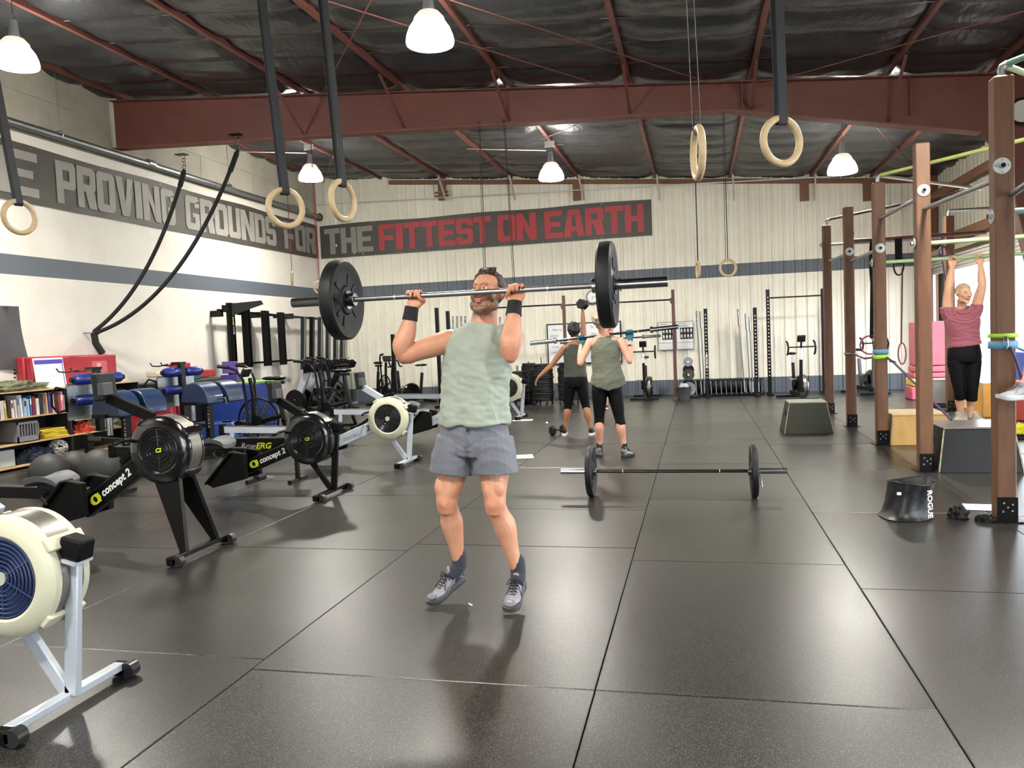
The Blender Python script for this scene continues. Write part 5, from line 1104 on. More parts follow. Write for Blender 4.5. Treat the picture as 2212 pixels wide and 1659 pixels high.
# hanging rails and the hanger bar
hb = thing('storage_bracket', 'black wall bracket holding hanging rower rails on the left wall', 'bracket', (0, 0, 0))
MB().bar((-8.98, 13.55, 2.22), (-8.98, 17.6, 2.12), .05, .05).build('top_bar', BLK, hb); MB().bar((-8.98, 13.7, 1.16), (-8.98, 16.3, 1.16), .04, .04).build('lower_bar', BLK, hb)
for yy in (13.65, 15.0, 16.4): MB().bb((-9.2, yy-.03, 2.10), (-8.95, yy+.03, 2.22)).build('wall_plate', BLK, hb)
for i, (yy, w, z0, z1, lb) in enumerate([(13.72, .16, .95, 2.36, 'leftmost hanging rower rail with lime and white lettering'), (14.25, .22, 1.08, 2.26, 'wide black rower rail hanging second from the left on the wall'), (14.98, .22, 1.08, 2.24, 'wide black rower rail hanging third from the left on the wall'), (15.62, .20, 1.08, 2.22, 'wide black rower rail hanging nearest the stood on end rowers')]):
    t = thing('hanging_rail', lb, 'rail', (-8.85, yy, 0), .25, 'rower rails hanging on the left wall')
    MB().bb((-.03, -w/2, z0), (.02, w/2, z1)).build('rail', BLKM if i else BLK, t, bev=.004); MB().bb((.02, w/2-.025, z0), (.085, w/2, z1)).build('flange', BLKM, t); MB().bb((.02, -w/2, z0), (.085, -w/2+.025, z1)).build('flange', BLKM, t)
    MB().bb((-.12, -w/2+.03, z1-.12), (.03, w/2-.03, z1-.04)).build('hook', BLK, t)
    if i == 0:
        MB().prism([(0, 0), (.62, .06), (.66, -.02), (.42, -.10), (0, -.26)], (.02, -.06, z1-.02), (.9, .5, 0), (0, 0, 1), .05).build('folded_foot', BLK, t, bev=.006)
        words(t, 'lettering', 'Row', WPR, (.089, -.02, z1-.62), (0, 0, 1), (0, -1, 0) if 0 else (0, -1, 0), .06, .2, .01); words(t, 'lettering', 'ERG', YEL, (.089, -.02, z1-.44), (0, 0, 1), (0, -1, 0), .06, .2, .02)

# ================================================================ bikes
def airbike(label, loc, rz, k=1.0):
    t = thing('air_bike', label, 'exercise bike', loc, rz, 'air bikes on the left'); R_ = .32*k; FZ = .40*k
    f = MB().ring((0, 0, FZ), (0, 1, 0), R_, .016, 44, 8).build('fan_rim', BLK, t); MB().cyl((0, -.05, FZ), (0, .05, FZ), .065, n=20).build('hub', BLK, f)
    for s in (-1, 1):
        mb = MB()
        for i in range(34): a = 2*pi*i/34; mb.cyl((cos(a)*.06, s*.055, FZ+sin(a)*.06), (cos(a+.35)*(R_-.01), s*.03, FZ+sin(a+.35)*(R_-.01)), .0022, n=4)
        for r in (.45, .7, .88): mb.ring((0, s*.045, FZ), (0, 1, 0), R_*r, .0022, 36, 4)
        mb.build('wire_cage', BLKM, f)['kind'] = 'stuff'
    for i in range(8): a = 2*pi*i/8+.2; MB().bar((cos(a)*.05, 0, FZ+sin(a)*.05), (cos(a)*(R_-.03), 0, FZ+sin(a)*(R_-.03)), .045, .006, up=(cos(a), .6, sin(a))).build('fan_blade', PLAS, f)
    for s in (-1, 1):
        MB().tube([(-.10, s*.13, .14), (-.10, s*.13, .75*k), (-.12, s*.15, 1.0*k), (-.20, s*.19, 1.14*k), (-.34, s*.22, 1.20*k)], .019, 8).build('handle_arm', BLK, t)
        MB().tube([(-.30, s*.215, 1.19*k), (-.46, s*.235, 1.21*k)], .026, 10).build('hand_grip', RUB, t)
        MB().cyl((-.30, s*.03, .30), (-.30, s*.10, .30), .02, n=8).build('crank_boss', STEEL, t)
    MB().bar((0, 0, .12), (.02, 0, .04), .05, .05).build('fork', BLK, t)
    MB().tube([(-.08, 0, .30), (-.06, 0, .75*k), (-.10, 0, 1.02*k)], .03, 10).build('mast', BLK, t)
    MB().box((-.16, 0, 1.10*k), (.05, .19, .13), Matrix.Rotation(.5, 3, 'Y')).build('console', DPLAS, t, bev=.01)
    MB().tube([(-.35, 0, .28), (-.02, 0, .36), (.38, 0, .46)], .034, 10).build('frame_tube', BLK, t)
    MB().bar((.42, 0, .36), (.34, 0, .80*k), .07, .05).build('seat_tube', DPLAS, t, bev=.006); MB().bar((.34, 0, .76*k), (.32, 0, .96*k), .035, .035).build('seat_post', BLK, t)
    MB().bb((.16, -.03, .92*k), (.44, .03, .96*k)).build('seat_slider', BLK, t); mb = MB(); mb.ell((.36, 0, 1.005*k), (.115, .095, .035)); mb.ell((.22, 0, 1.005*k), (.13, .035, .028)); fuse(mb, 'saddle', BLK, t, .008, 1)
    MB().cyl((-.30, -.05, .30), (-.30, .05, .30), .10, n=24).build('chain_case', BLK, t)
    for s in (-1, 1): MB().bar((-.30, s*.09, .30), (-.30+s*.13, s*.09, .30-s*.10), .025, .012).build('crank', STEEL, t); MB().box((-.30+s*.13, s*.14, .20+(.0 if s > 0 else .20)), (.10, .09, .02)).build('pedal', BLK, t)
    for x in (-.42, .50): MB().bar((x, -.27, .035), (x, .27, .035), .05, .05).build('floor_bar', BLK, t, bev=.006)
    MB().bar((-.42, 0, .06), (.50, 0, .06), .05, .06, up=(0, 1, 0)).build('base_beam', BLK, t)
    MB().bar((.50, 0, .06), (.40, 0, .40), .05, .05).build('rear_strut', BLK, t)
    for s in (-1, 1): MB().cyl((-.47, s*.24, .04), (-.47, s*.28, .04), .035, n=14).build('wheel', RUB, t)
    return t
airbike('black air bike with spoked fan, nearest, beside the blue soft box', (-6.27, 10.3, 0), 0)
airbike('black air bike whose fan shows behind the third rowing machine', (-6.28, 12.5, 0), .15)
airbike('air bike at the far left corner next to the stood on end rowers', (-7.85, 15.9, 0), 1.0)
airbike('black air bike by the back wall between upright rowers and black post', (-7.0, 16.9, 0), 2.4)
def bikeerg(label, loc, rz, frame=None):
    t = thing('stationary_bike', label, 'exercise bike', loc, rz, 'fan wheel bikes along the back wall'); fm = frame or BLK      # rider faces -y
    MB().lathe([(.02, -.07), (.20, -.07), (.225, -.045), (.225, .045), (.20, .07), (.02, .07)], (.07, -.05, .27), (1, 0, 0), 36, True).build('fan_housing', GLOSSB, t)
    MB().lathe([(.2265, -.03), (.229, -.03), (.229, .03), (.2265, .03)], (.07, -.05, .27), (1, 0, 0), 36, True).build('perforated_band', MESHB, t)
    MB().bar((-.02, -.30, .10), (-.02, -.34, .80), .055, .055).build('front_tube', fm, t, bev=.004); MB().bar((-.02, -.34, .80), (-.02, -.36, 1.02), .035, .035).build('stem', WHT, t)
    MB().bar((-.02, .22, .10), (-.02, .30, .72), .055, .055).build('seat_tube', fm, t, bev=.004); MB().bar((-.02, .30, .72), (-.02, .31, .86), .035, .035).build('seat_post', WHT, t)
    mb = MB(); mb.ell((-.02, .34, .90), (.085, .10, .03)); mb.ell((-.02, .23, .90), (.03, .12, .025)); fuse(mb, 'saddle', BLK, t, .009, 1)
    MB().tube([(-.27, -.36, 1.04), (.23, -.36, 1.04)], .014, 8).build('handlebar', BLK, t)
    for s in (-1, 1): MB().tube([(-.02+s*.25, -.30, 1.15), (-.02+s*.25, -.38, 1.12), (-.02+s*.25, -.44, 1.03), (-.02+s*.25, -.40, .92), (-.02+s*.25, -.34, .90)], .019, 8).build('hand_grip', RUB, t)
    MB().box((-.02, -.40, 1.20), (.15, .05, .13), Matrix.Rotation(.4, 3, 'X')).build('monitor', DPLAS, t, bev=.01); MB().bar((-.02, -.37, 1.02), (-.02, -.39, 1.15), .03, .03).build('monitor_stem', BLK, t)
    MB().bar((-.02, -.36, .12), (-.02, .46, .12), .09, .07, up=(1, 0, 0)).build('base_beam', DPLAS, t, bev=.006)
    for y in (-.40, .48): MB().bar((-.32, y, .035), (.28, y, .035), .055, .05).build('floor_bar', BLK, t, bev=.006)
    for s in (-1, 1): MB().bar((-.02+s*.07, 0, .30), (-.02+s*.07, s*.12, .30-s*.12), .025, .014).build('crank', STEEL, t); MB().box((-.02+s*.13, s*.12, .30-s*.12), (.10, .08, .02)).build('pedal', STEEL, t)
    MB().cyl((-.10, 0, .30), (-.03, 0, .30), .09, n=20).build('chain_case', fm, t)
    return t
bikeerg('fan wheel bike right of the reddish rack post, below the poster', (-1.10, 17.25, 0), 0)
bikeerg('fan wheel bike behind the dark trapezoid box', (1.90, 16.25, 0), .12)
bikeerg('fan wheel bike seen between wooden posts, far right by the back wall', (3.34, 17.2, 0), .25, PLAS)
bikeerg('fan wheel bike left of the man by the back wall, white stem', (-6.60, 17.55, 0), -.75)

# ================================================================ glute-ham benches
def ghd(label, loc, rz=0):
    t = thing('ham_bench', label, 'exercise bench', loc, rz, 'blue padded back benches')
    MB().bb((-.03, -.04, .02), (.05, .04, .78)).build('upright', BLK, t, bev=.004)
    words(t, 'lettering', 'SORINEX', WPR, (.024, -.0425, .70), (0, 0, -1), (1, 0, 0), .035, 0, .008, 1.0, sp=1.55)
    MB().bb((-.006, -.0435, .27), (.036, -.0405, .275)).build('lettering_frame', WPR, t)
    for s, x0, x1 in ((-1, -.22, .10), (1, .13, .42)):
        mb = MB(); prof = []
        for i in range(15): a = pi*i/14; prof.append((-.25*cos(a), .80+.235*sin(a)))
        prof = [(-.25, .75)]+prof+[(.25, .75)]
        mb.prism(prof, (.10+(x0+x1)/2*.0, (-.17 if s < 0 else .17), .0), (1, 0, 0), (0, 0, 1), .27); mb.build('thigh_pad', BLUEV, t, bev=.015)
    MB().bar((-.45, 0, .76), (.36, 0, .80), .07, .05, up=(0, 1, 0)).build('pad_rail', BLKM, t); MB().bb((-.10, -.34, .74), (.14, .34, .78)).build('pad_bracket', BLK, t)
    MB().tube([(.32, -.06, .80), (.42, -.08, .82), (.44, -.08, .74)], .012, 8).build('lock_handle', CHR, t)
    # foot plate with rollers
    MB().bb((-.62, -.30, .70), (-.60, .30, 1.10)).build('tread_plate', mat('tread_plate', '#9fa3a5', .35, metal=.8, var=.6, vs=45, bump=.6, bs=70, bd=.004), t)
    MB().bb((-.60, -.30, 1.10), (-.59, -.02, 1.12)).build('plate_edge', STEEL, t)
    for z in (1.17, .93):
        for s in (-1, 1):
            MB().lathe([(.0, 0), (.05, .002), (.062, .02), (.064, .20), (.055, .24), (.03, .255), (0, .256)], (-.46, s*.05, z), (0, s, 0), 24).build('foot_roller', BLUER, t)
            MB().cyl((-.46, s*.30, z), (-.46, s*.33, z), .03, n=14).build('roller_cap', BLK, t)
        MB().cyl((-.46, -.32, z), (-.46, .32, z), .016, n=10).build('roller_axle', STEEL, t)
    MB().bb((-.52, -.035, .55), (-.44, .035, 1.30)).build('roller_post', BLK, t, bev=.004)
    MB().bar((-.62, -.0, 1.29), (-.44, 0, 1.29), .03, .10, up=(0, 1, 0)).build('adjuster', BLK, t)
    for d in (.0, .16): MB().tube([(-.48, -.05-d, 1.28), (-.50, -.18-d, 1.26), (-.52, -.26-d, 1.27), (-.53, -.28-d, 1.31)], .009, 6).build('lever', BLK, t)
    MB().tube([(-.62, -.31, 1.06), (-.66, -.38, 1.09), (-.70, -.42, 1.02), (-.70, -.42, .88), (-.66, -.38, .80), (-.62, -.31, .82)], .014, 8).build('side_handle', BLKM, t)
    MB().bb((-.62, -.32, .80), (-.59, -.30, 1.07)).build('handle_plate', BLK, t)
    MB().cyl((-.30, 0, .50), (-.30, 0, .80), .035, n=16).build('chrome_post', CHR, t)
    MB().bar((-.70, 0, .44), (.02, 0, .44), .06, .05, up=(0, 1, 0)).build('cross_beam', DPLAS, t, bev=.004); MB().bar((-.66, -.045, .46), (-.42, -.045, .46), .05, .01, up=(0, 1, 0)).build('scale_plate', STEEL, t)
    MB().bb((-.76, -.04, .03), (-.68, .04, .50)).build('rear_upright', BLK, t, bev=.004); MB().bar((-.72, 0, .12), (.02, 0, .12), .06, .05, up=(0, 1, 0)).build('base_beam', BLK, t)
    for x in (-.72, .01): MB().bb((x-.03, -.34, .0), (x+.03, .34, .05)).build('floor_bar', BLK, t, bev=.004)
    return t
ghd('blue padded back bench beside the bookshelf, nearer one', (-6.42, 7.75, 0), -.28)
ghd('blue padded back bench behind the first, its big pads near the blue soft box', (-6.40, 9.3, 0), -.26)
# ================================================================ left side: shelf, books, mats, balls
BK = mat('black_board', '#1c1c1d', .6, var=.3)
sh = thing('bookshelf', 'low black bookcase with plywood edged shelves along the left wall', 'bookcase', (0, 0, 0))
X0, X1, Y0, Y1 = -9.05, -8.62, 6.6, 10.75; zs = (.03, .32, .66, 1.0)
for i, z in enumerate(zs):
    ye = Y1 if i < 3 or 1 else 9.3
    if i == 3: MB().bb((X0, Y0, z), (X1, Y1, z+.018)).build('shelf_board', WOOD, sh)
    else: MB().bb((X0, Y0, z), (X1, Y1, z+.018)).build('shelf_board', WOOD, sh)
for y in (Y0, 7.95, 9.34, Y1): MB().bb((X0, y-.01, 0), (X1-.004, y+.01, 1.0)).build('divider', BK, sh)
MB().bb((X0-.01, Y0, 0), (X0, Y1, 1.0)).build('back_panel', BK, sh)
random.seed(5)
bcols = [('mint', '#9fc6c0'), ('black', '#23232a'), ('grey', '#b4b2ae'), ('pale grey', '#c2c0bb'), ('yellow', '#c9a02f'), ('black and white', '#2e2e31'), ('white', '#d3d1cd'), ('off-white', '#c9c9c4'), ('silver', '#aeb2b4'), ('white', '#dad8d2'), ('light blue', '#8fb6d2'), ('pale blue', '#a9bccb'), ('royal blue', '#2f5fa6'), ('dark red', '#7d2330'), ('white', '#d5d5d0'), ('black', '#26262a'), ('grey-green', '#6d7569'), ('tan', '#c3a184'), ('purple', '#48306f'), ('peach', '#cf9d85'), ('black', '#1f2024'), ('crimson', '#b02b48'), ('pink', '#cf8794'), ('light grey', '#b6b1ab')]
order = ['at the left picture edge', 'beside the mint book', 'wide one right of the black book', 'just left of the yellow book', 'only bright yellow one', 'right of the yellow book', 'first white one after yellow', 'right of the first white one', 'in the white run', 'last of the white run', 'brightest of the blue ones', 'leaning between blue books', 'deep blue, near the middle', 'next to the royal blue', 'between red and black', 'thin, right of centre', 'thin green grey', 'tan spine before purple', 'only purple one', 'peach spine right of purple', 'near the bench plate', 'crimson, near the divider', 'pink, beside crimson', 'last before the divider']
y = 8.02
for i, ((cn, hx), od) in enumerate(zip(bcols, order)):
    w = random.uniform(.034, .062)*(1.35 if i in (2, 3) else 1); hgt = random.uniform(.22, .29); dp = random.uniform(.17, .22)
    b = thing('book', '%s book on the top shelf, %s' % (cn, od), 'book', (X1-.03, y+w/2, .678), 0, 'books on the top shelf'); b.rotation_euler = (random.uniform(-.03, .06), 0, 0)
    MB().bb((-dp, -w/2, 0), (0, -w/2+.003, hgt)).bb((-dp, w/2-.003, 0), (0, w/2, hgt)).bb((-.003, -w/2, 0), (0, w/2, hgt)).build('cover', mat('book_'+hx, hx, .5, var=.2, vs=30), b)
    MB().bb((-dp+.003, -w/2+.003, .004), (-.004, w/2-.003, hgt-.005)).build('pages', mat('paper', '#d8d2c2', .8), b)
    if i % 2 == 0: MB().bb((-.0005, -w*.28, hgt*.55), (.0006, w*.28, hgt*.85)).build('spine_print', mat('spine_'+str(i % 5), ['#303030', '#8a2a2a', '#e8e6e0', '#3a5b8a', '#c9c4b8'][i % 5], .6), b)
    y += w+.004
def slab(name, label, cat, a, b, m, group=None, bev=.012, rz=0, ry=0):
    c = [(a[i]+b[i])/2 for i in range(3)]; d = [abs(a[i]-b[i]) for i in range(3)]
    o = MB().box((0, 0, 0), d).build(name, m, None, bev=bev); o.location = c; o.rotation_euler = (0, ry, rz); return tag(o, label, cat, group)
# camo cloth on the shelf top
def heap(name, label, cat, c, r, m, seed=0, group=None, amp=.35, res=30):
    mb = MB(); vs = []; n, k = res*2, res
    for j in range(k+1):
        b = pi*.5*j/k
        for i in range(n):
            a = 2*pi*i/n; f = 1+amp*noise.noise(Vector((cos(a)*2+seed, sin(a)*2, b*2.5)))+amp*.5*noise.noise(Vector((cos(a)*6+seed, sin(a)*6, b*9)))
            vs.append((c[0]+r[0]*sin(b)*cos(a)*f, c[1]+r[1]*sin(b)*sin(a)*f, c[2]+max(.0, r[2]*cos(b)*f)))
    fs = [(j*n+i, (j+1)*n+i, (j+1)*n+(i+1) % n, j*n+(i+1) % n) for j in range(k) for i in range(n)]+[tuple(k*n+i for i in range(n))]
    mb.add(vs, fs); o = mb.build(name, m, sharp=60); return tag(o, label, cat, group)
CAMO = mat('camo_cloth', '#75765a', .85, var=1, vs=14, col2='#3d3c2c', bump=.4, bs=60, bd=.004)
heap('camo_cloth', 'crumpled camouflage cloth lying on top of the bookcase', 'cloth', (-8.8, 8.55, 1.02), (.18, .55, .12), CAMO, 2)
heap('camo_cloth', 'camouflage gear bundled on a low bookcase shelf behind the bench', 'cloth', (-8.78, 10.1, .34), (.16, .4, .16), CAMO, 8)
heap('orange_cloth', 'bright orange cloth stuffed on the top shelf beside the books', 'cloth', (-8.76, 9.62, .68), (.14, .22, .17), mat('orange_cloth', '#d8501c', .8, var=.3, bump=.3, bs=40, bd=.005), 4)
heap('navy_cloth', 'dark navy cloth heap on the bottom shelf', 'cloth', (-8.78, 8.85, .05), (.16, .32, .17), mat('navy_cloth', '#232a3c', .9, var=.4), 5)
heap('orange_cloth', 'small red-orange cloth low in the bookcase next to yellow sheets', 'cloth', (-8.74, 9.66, .34), (.12, .16, .14), mat('red_orange_cloth', '#b83a22', .8, var=.4), 12)
YS = mat('yellow_sheet', '#d6bd2c', .6, var=.25)
for i in range(6):
    o = MB().box((0, 0, 0), (.30, .42, .018)).build('yellow_sheet', YS, bev=.004); o.location = (-8.80, 9.10-.012*i, .351+.021*i); o.rotation_euler = (.0, 0, .07*((i*2) % 3-1))
    tag(o, 'folded yellow sheet in the flat stack on the middle shelf', 'sheet', 'yellow sheets stacked in the bookcase')
cr = thing('milk_crate', 'grey plastic crate with pink mesh inside on the middle shelf', 'crate', (-8.80, 8.62, .34))
PG = mat('crate_grey', '#77797b', .5)
for (a, b) in (((-.16, -.17, 0), (.16, -.155, .27)), ((-.16, .155, 0), (.16, .17, .27)), ((-.16, -.17, 0), (-.145, .17, .27)), ((-.16, -.17, 0), (.16, .17, .012))): MB().bb(a, b).build('crate_side', PG, cr)
MB().bb((.145, -.17, 0), (.16, .17, .08)).bb((.145, -.17, .24), (.16, .17, .27)).build('crate_front', PG, cr)
for i in range(7): MB().bb((.145, -.15+.045*i, .08), (.16, -.138+.045*i, .24)).build('slat', PG, cr)
mb = MB(); mb.ell((0, 0, .12), (.12, .13, .11), n=18, m=12); o = mb.build('mesh_bag', mat('pink_mesh', '#7c2346', .7, var=.9, vs=60, col2='#1d1420'), None); o.location = (-8.80, 8.62, .352); tag(o, 'pink and black mesh bag inside the grey crate', 'bag')
rb = MB(); random.seed(3)
for i in range(14):
    a, b = random.uniform(0, pi), random.uniform(0, pi); rb.ring((0, 0, 0), (sin(a)*cos(b), sin(a)*sin(b), cos(a)), .115-.002*(i % 4), .013, 26, 6)
o = rb.build('rope_ball', mat('speckled_rope', '#cfcbc6', .8, var=1, vs=45, col2='#18181a')); o.location = (-8.72, 9.05+.12, .176); tag(o, 'black and white rope coiled into a ball on the bottom shelf', 'rope')
slab('paper_box', 'grey box with a pale note on the bottom shelf at the picture edge', 'box', (-8.9, 8.15, .049), (-8.68, 8.42, .27), mat('pale_box', '#aab0ae', .7))
slab('black_case', 'black plastic case on the middle shelf behind the bench pads', 'case', (-8.95, 9.95, .68), (-8.66, 10.5, .93), DPLAS, bev=.03)
slab('wood_roller', 'short pale wooden roller hung in the bookcase', 'roller', (-8.66, 9.42, .52), (-8.62, 9.72, .56), WOOD)
# red folded mats, sign, soft boxes
REDV = mat('red_vinyl', '#a52c36', .5, var=.3, vs=4, bump=.5, bs=7, bd=.02)
rm = thing('red_mat', 'large red vinyl mat standing folded on the bookcase against the wall', 'mat', (0, 0, 0))
MB().bb((-9.15, 9.0, 1.02), (-9.02, 10.62, 1.46)).build('mat_panel', REDV, rm, bev=.02); MB().bb((-9.01, 9.02, 1.02), (-8.90, 10.64, 1.45)).build('mat_panel', REDV, rm, bev=.02)
MB().bb((-8.899, 10.12, 1.04), (-8.896, 10.42, 1.36)).build('clear_pocket', mat('clear_pocket', '#c0606a', .2), rm)
MB().bb((-8.896, 10.21, 1.24), (-8.894, 10.30, 1.33)).bb((-8.896, 10.22, 1.20), (-8.894, 10.29, 1.21)).build('pocket_mark', mat('pocket_print', '#d99aa0', .5), rm)
sg = thing('leaning_sign', 'white sign with a purple header band leaning on the red mat', 'sign', (-8.84, 9.28, 1.019)); sg.rotation_euler = (0, -.1, 0)
MB().bb((-.012, -.26, 0), (0, .26, .42)).build('sheet', mat('sign_white', '#e6e7e8', .4), sg); MB().bb((0, -.25, .335), (.002, .25, .395)).build('header', mat('violet_print', '#4c3fa0', .4), sg)
MB().bb((0, .225, .01), (.0022, .24, .33)).build('side_line', mat('violet_print2', '#6b62b4', .4), sg); MB().bb((0, -.23, .16), (.0022, .22, .163)).build('rule_line', mat('print_line', '#a9abb0', .5), sg)
tag(MB().add([(XL+.035+.02*sin(z*5+yy*7), yy+.12*(1.31-z) if yy > 9 else yy, z) for z in np.linspace(1.30, 2.17, 12) for yy in np.linspace(8.0, 9.24, 14)], [(j*14+i, j*14+i+1, (j+1)*14+i+1, (j+1)*14+i) for j in range(11) for i in range(13)]).build('wall_flag', mat('dark_flag', '#4a484c', .6, var=.3, vs=2), sharp=180), 'dark grey cloth flag pinned to the left wall at the picture edge', 'flag')
np_ = tag(MB().bb((XL, 9.55, 1.10), (XL+.004, 9.80, 1.34)).build('wall_notice', mat('notice_paper', '#d9d4c8', .7)), 'small paper notice taped to the left wall above the bookcase', 'notice')
for i in range(5): MB().bb((XL+.004, 9.58, 1.13+.04*i), (XL+.0045, 9.76-.03*(i % 2), 1.138+.04*i)).build('printed_line', mat('print_grey', '#8a8a8c', .6), np_)
for i in range(4): tag(MB().bb((XL, 9.0, 1.12+.055*i), (XL+.003, 9.03, 1.14+.055*i)).build('wall_sticker', BLK), 'tiny dark sticker in the column under the cloth flag', 'sticker', 'stickers under the flag')
TEAL = mat('teal_vinyl', '#1f4f68', .4, var=.3, vs=5); REDB = mat('red_soft', '#a3323a', .45, var=.25)
for nm, lb, px0, px1, py0, py1, X_, m in (('soft_block', 'teal soft block on the shelf between the second bench and the red wedge', 378, 434, 803, 832, -8.35, TEAL), ('soft_block', 'cream soft block lying behind the teal one', 340, 420, 797, 815, -8.75, mat('cream_vinyl', '#cfc6ad', .5)), ('red_cushion', 'small red cushion highest on the pile by the left wall', 389, 412, 783, 800, -8.95, REDB), ('red_wedge', 'red wedge mat leaning by the left wall behind the teal block', 418, 466, 797, 832, -8.9, REDB)):
    a = onx(px0, py1, X_); b = onx(px1, py0, X_); slab(nm, lb, 'mat', (X_-.22, a.y, .96 if py1 > 825 else a.z), (X_, b.y, b.z), m, bev=.02)
slab('low_cabinet', 'low plywood cabinet carrying the soft blocks by the left wall', 'cabinet', (-9.1, 10.95, 0), (-8.32, 13.2, .95), BK, bev=.01)
# standing red mats
for i, (yy, lb) in enumerate(((10.35, 'red folded floor mat standing behind the nearer bench pads'), (10.5, 'second red folded mat standing behind the first one'))):
    slab('red_mat', lb, 'mat', (-8.5+.1*i, yy, .0), (-7.75+.05*i, yy+.12, .86+.03*i), mat('red_floor_mat', '#94222f', .5, var=.3), group='red mats standing on edge', bev=.02)
slab('plywood_sheet', 'narrow plywood sheet standing between the red mats and the blue soft box', 'board', (-8.12, 10.75, 0), (-7.98, 10.78, .80), WOOD, bev=.003)
bx = thing('soft_box', 'large blue soft vinyl box with a lime top beside the air bike', 'box', (0, 0, 0)); BLV = mat('blue_soft', '#27408c', .42, var=.3, vs=3, bump=.4, bs=6, bd=.01)
MB().bb((-8.28, 11.9, .0), (-7.32, 12.7, .86)).build('box_body', BLV, bx, bev=.02); MB().bb((-8.27, 11.91, .86), (-7.33, 12.69, .885)).build('lime_top', mat('lime_vinyl', '#93b85a', .5), bx)
slab('blue_step', 'low blue vinyl step in front of the large blue soft box', 'step', (-8.2, 11.35, 0), (-7.4, 11.86, .26), mat('blue_step', '#2a52a0', .4, var=.3), bev=.02)
cp = thing('purple_console', 'small purple cased console standing on the lime topped box', 'console', (-7.86, 12.1, .887)); MB().bb((-.16, -.05, 0), (.16, .10, .13)).build('case', mat('purple_case', '#4b3a86', .4), cp, bev=.01); MB().bb((-.15, 0, .15), (.15, .03, .36)).build('screen', mat('purple_screen', '#6a57a8', .3), cp, bev=.006); MB().bb((-.03, 0, .12), (.03, .03, .16)).build('neck', BLK, cp)
# slam balls
def ball(c, r, lb, m): o = MB().ell((0, 0, 0), (r, r, r), n=32, m=20).build('slam_ball', m, sharp=180); o.location = c; return tag(o, lb, 'ball', 'black balls on the floor by the benches')
SB = mat('ball_rubber', '#2b2a29', .6, var=.5, vs=6, bump=.3, bs=90)
for px, py, r, yy, lb in ((106, 1022, .20, 7.05, 'leftmost black ball on the floor below the bookcase'), (162, 1022, .19, 7.42, 'middle black ball of the front three on the floor'), (217, 1018, .215, 7.2, 'largest black ball of the front three, right end'), (287, 972, .19, 8.55, 'black ball half hidden behind the second flywheel'), (268, 1008, .15, 8.95, 'smaller grey ball behind the bench upright')):
    p = ony(px, py, yy); ball((p.x, yy, r), r, lb, SB)
# battle rope and its anchor, hung from the beam
RP = mat('battle_rope', '#161616', .85, bump=.6, bs=120, bd=.003)
def cat(a, b, c, n=26):   # quadratic curve through control b
    a, b, c = Vector(a), Vector(b), Vector(c); return [a*(1-t)**2+b*2*t*(1-t)+c*t*t for t in [i/n for i in range(n+1)]]
A = onx(203, 716, -9.08); B1 = Vector((-7.86, 11.2, 4.33)); B2 = Vector((-6.89, 11.2, 4.55))
c1 = Vector((-8.25, 10.75, 2.45)); c2 = Vector((-7.6, 10.55, 2.15))
br = thing('battle_rope', 'black battle rope slung from two hooks on the red beam to the left wall', 'rope', (0, 0, 0))
MB().tube(cat(B1, c1, A), .030, 10).build('rope_strand', RP, br); MB().tube(cat(B2, c2, A+Vector((0, 0, -.03))), .030, 10).build('rope_strand', RP, br)
A2 = Vector((-9.08, A.y+.0, A.z)); MB().tube([A2+Vector((.03, .05, .02)), A2+Vector((0, 0, -.05)), A2+Vector((.0, .02, -.18)), (-9.04, A.y+.10, 1.47)], .052, 10).build('rope_bundle', RP, br)
for p in (B1, B2):
    MB().tube([p+Vector((0, 0, -.35)) if 0 else p.lerp(c1 if p is B1 else c2, .02), p.lerp(c1 if p is B1 else c2, .14)], .040, 10).build('rope_sleeve', RP, br)
    for k in range(4): MB().ring(p+Vector((0, 0, .045+.055*k)), (1, 0, 0) if k % 2 else (0, 1, 0), .030, .006, 14, 6).build('chain_link', CHR, br)
    MB().bb((p.x-.12, 11.14, p.z+.235), (p.x+.06, 11.26, p.z+.25)).build('clamp', DPLAS, br)
MB().tube([(-9.2, A.y-.08, A.z-.02), (-9.05, A.y-.06, A.z-.025), (-9.04, A.y+.08, A.z-.03), (-9.2, A.y+.1, A.z-.03)], .008, 6).build('wall_hook', STEEL, br)

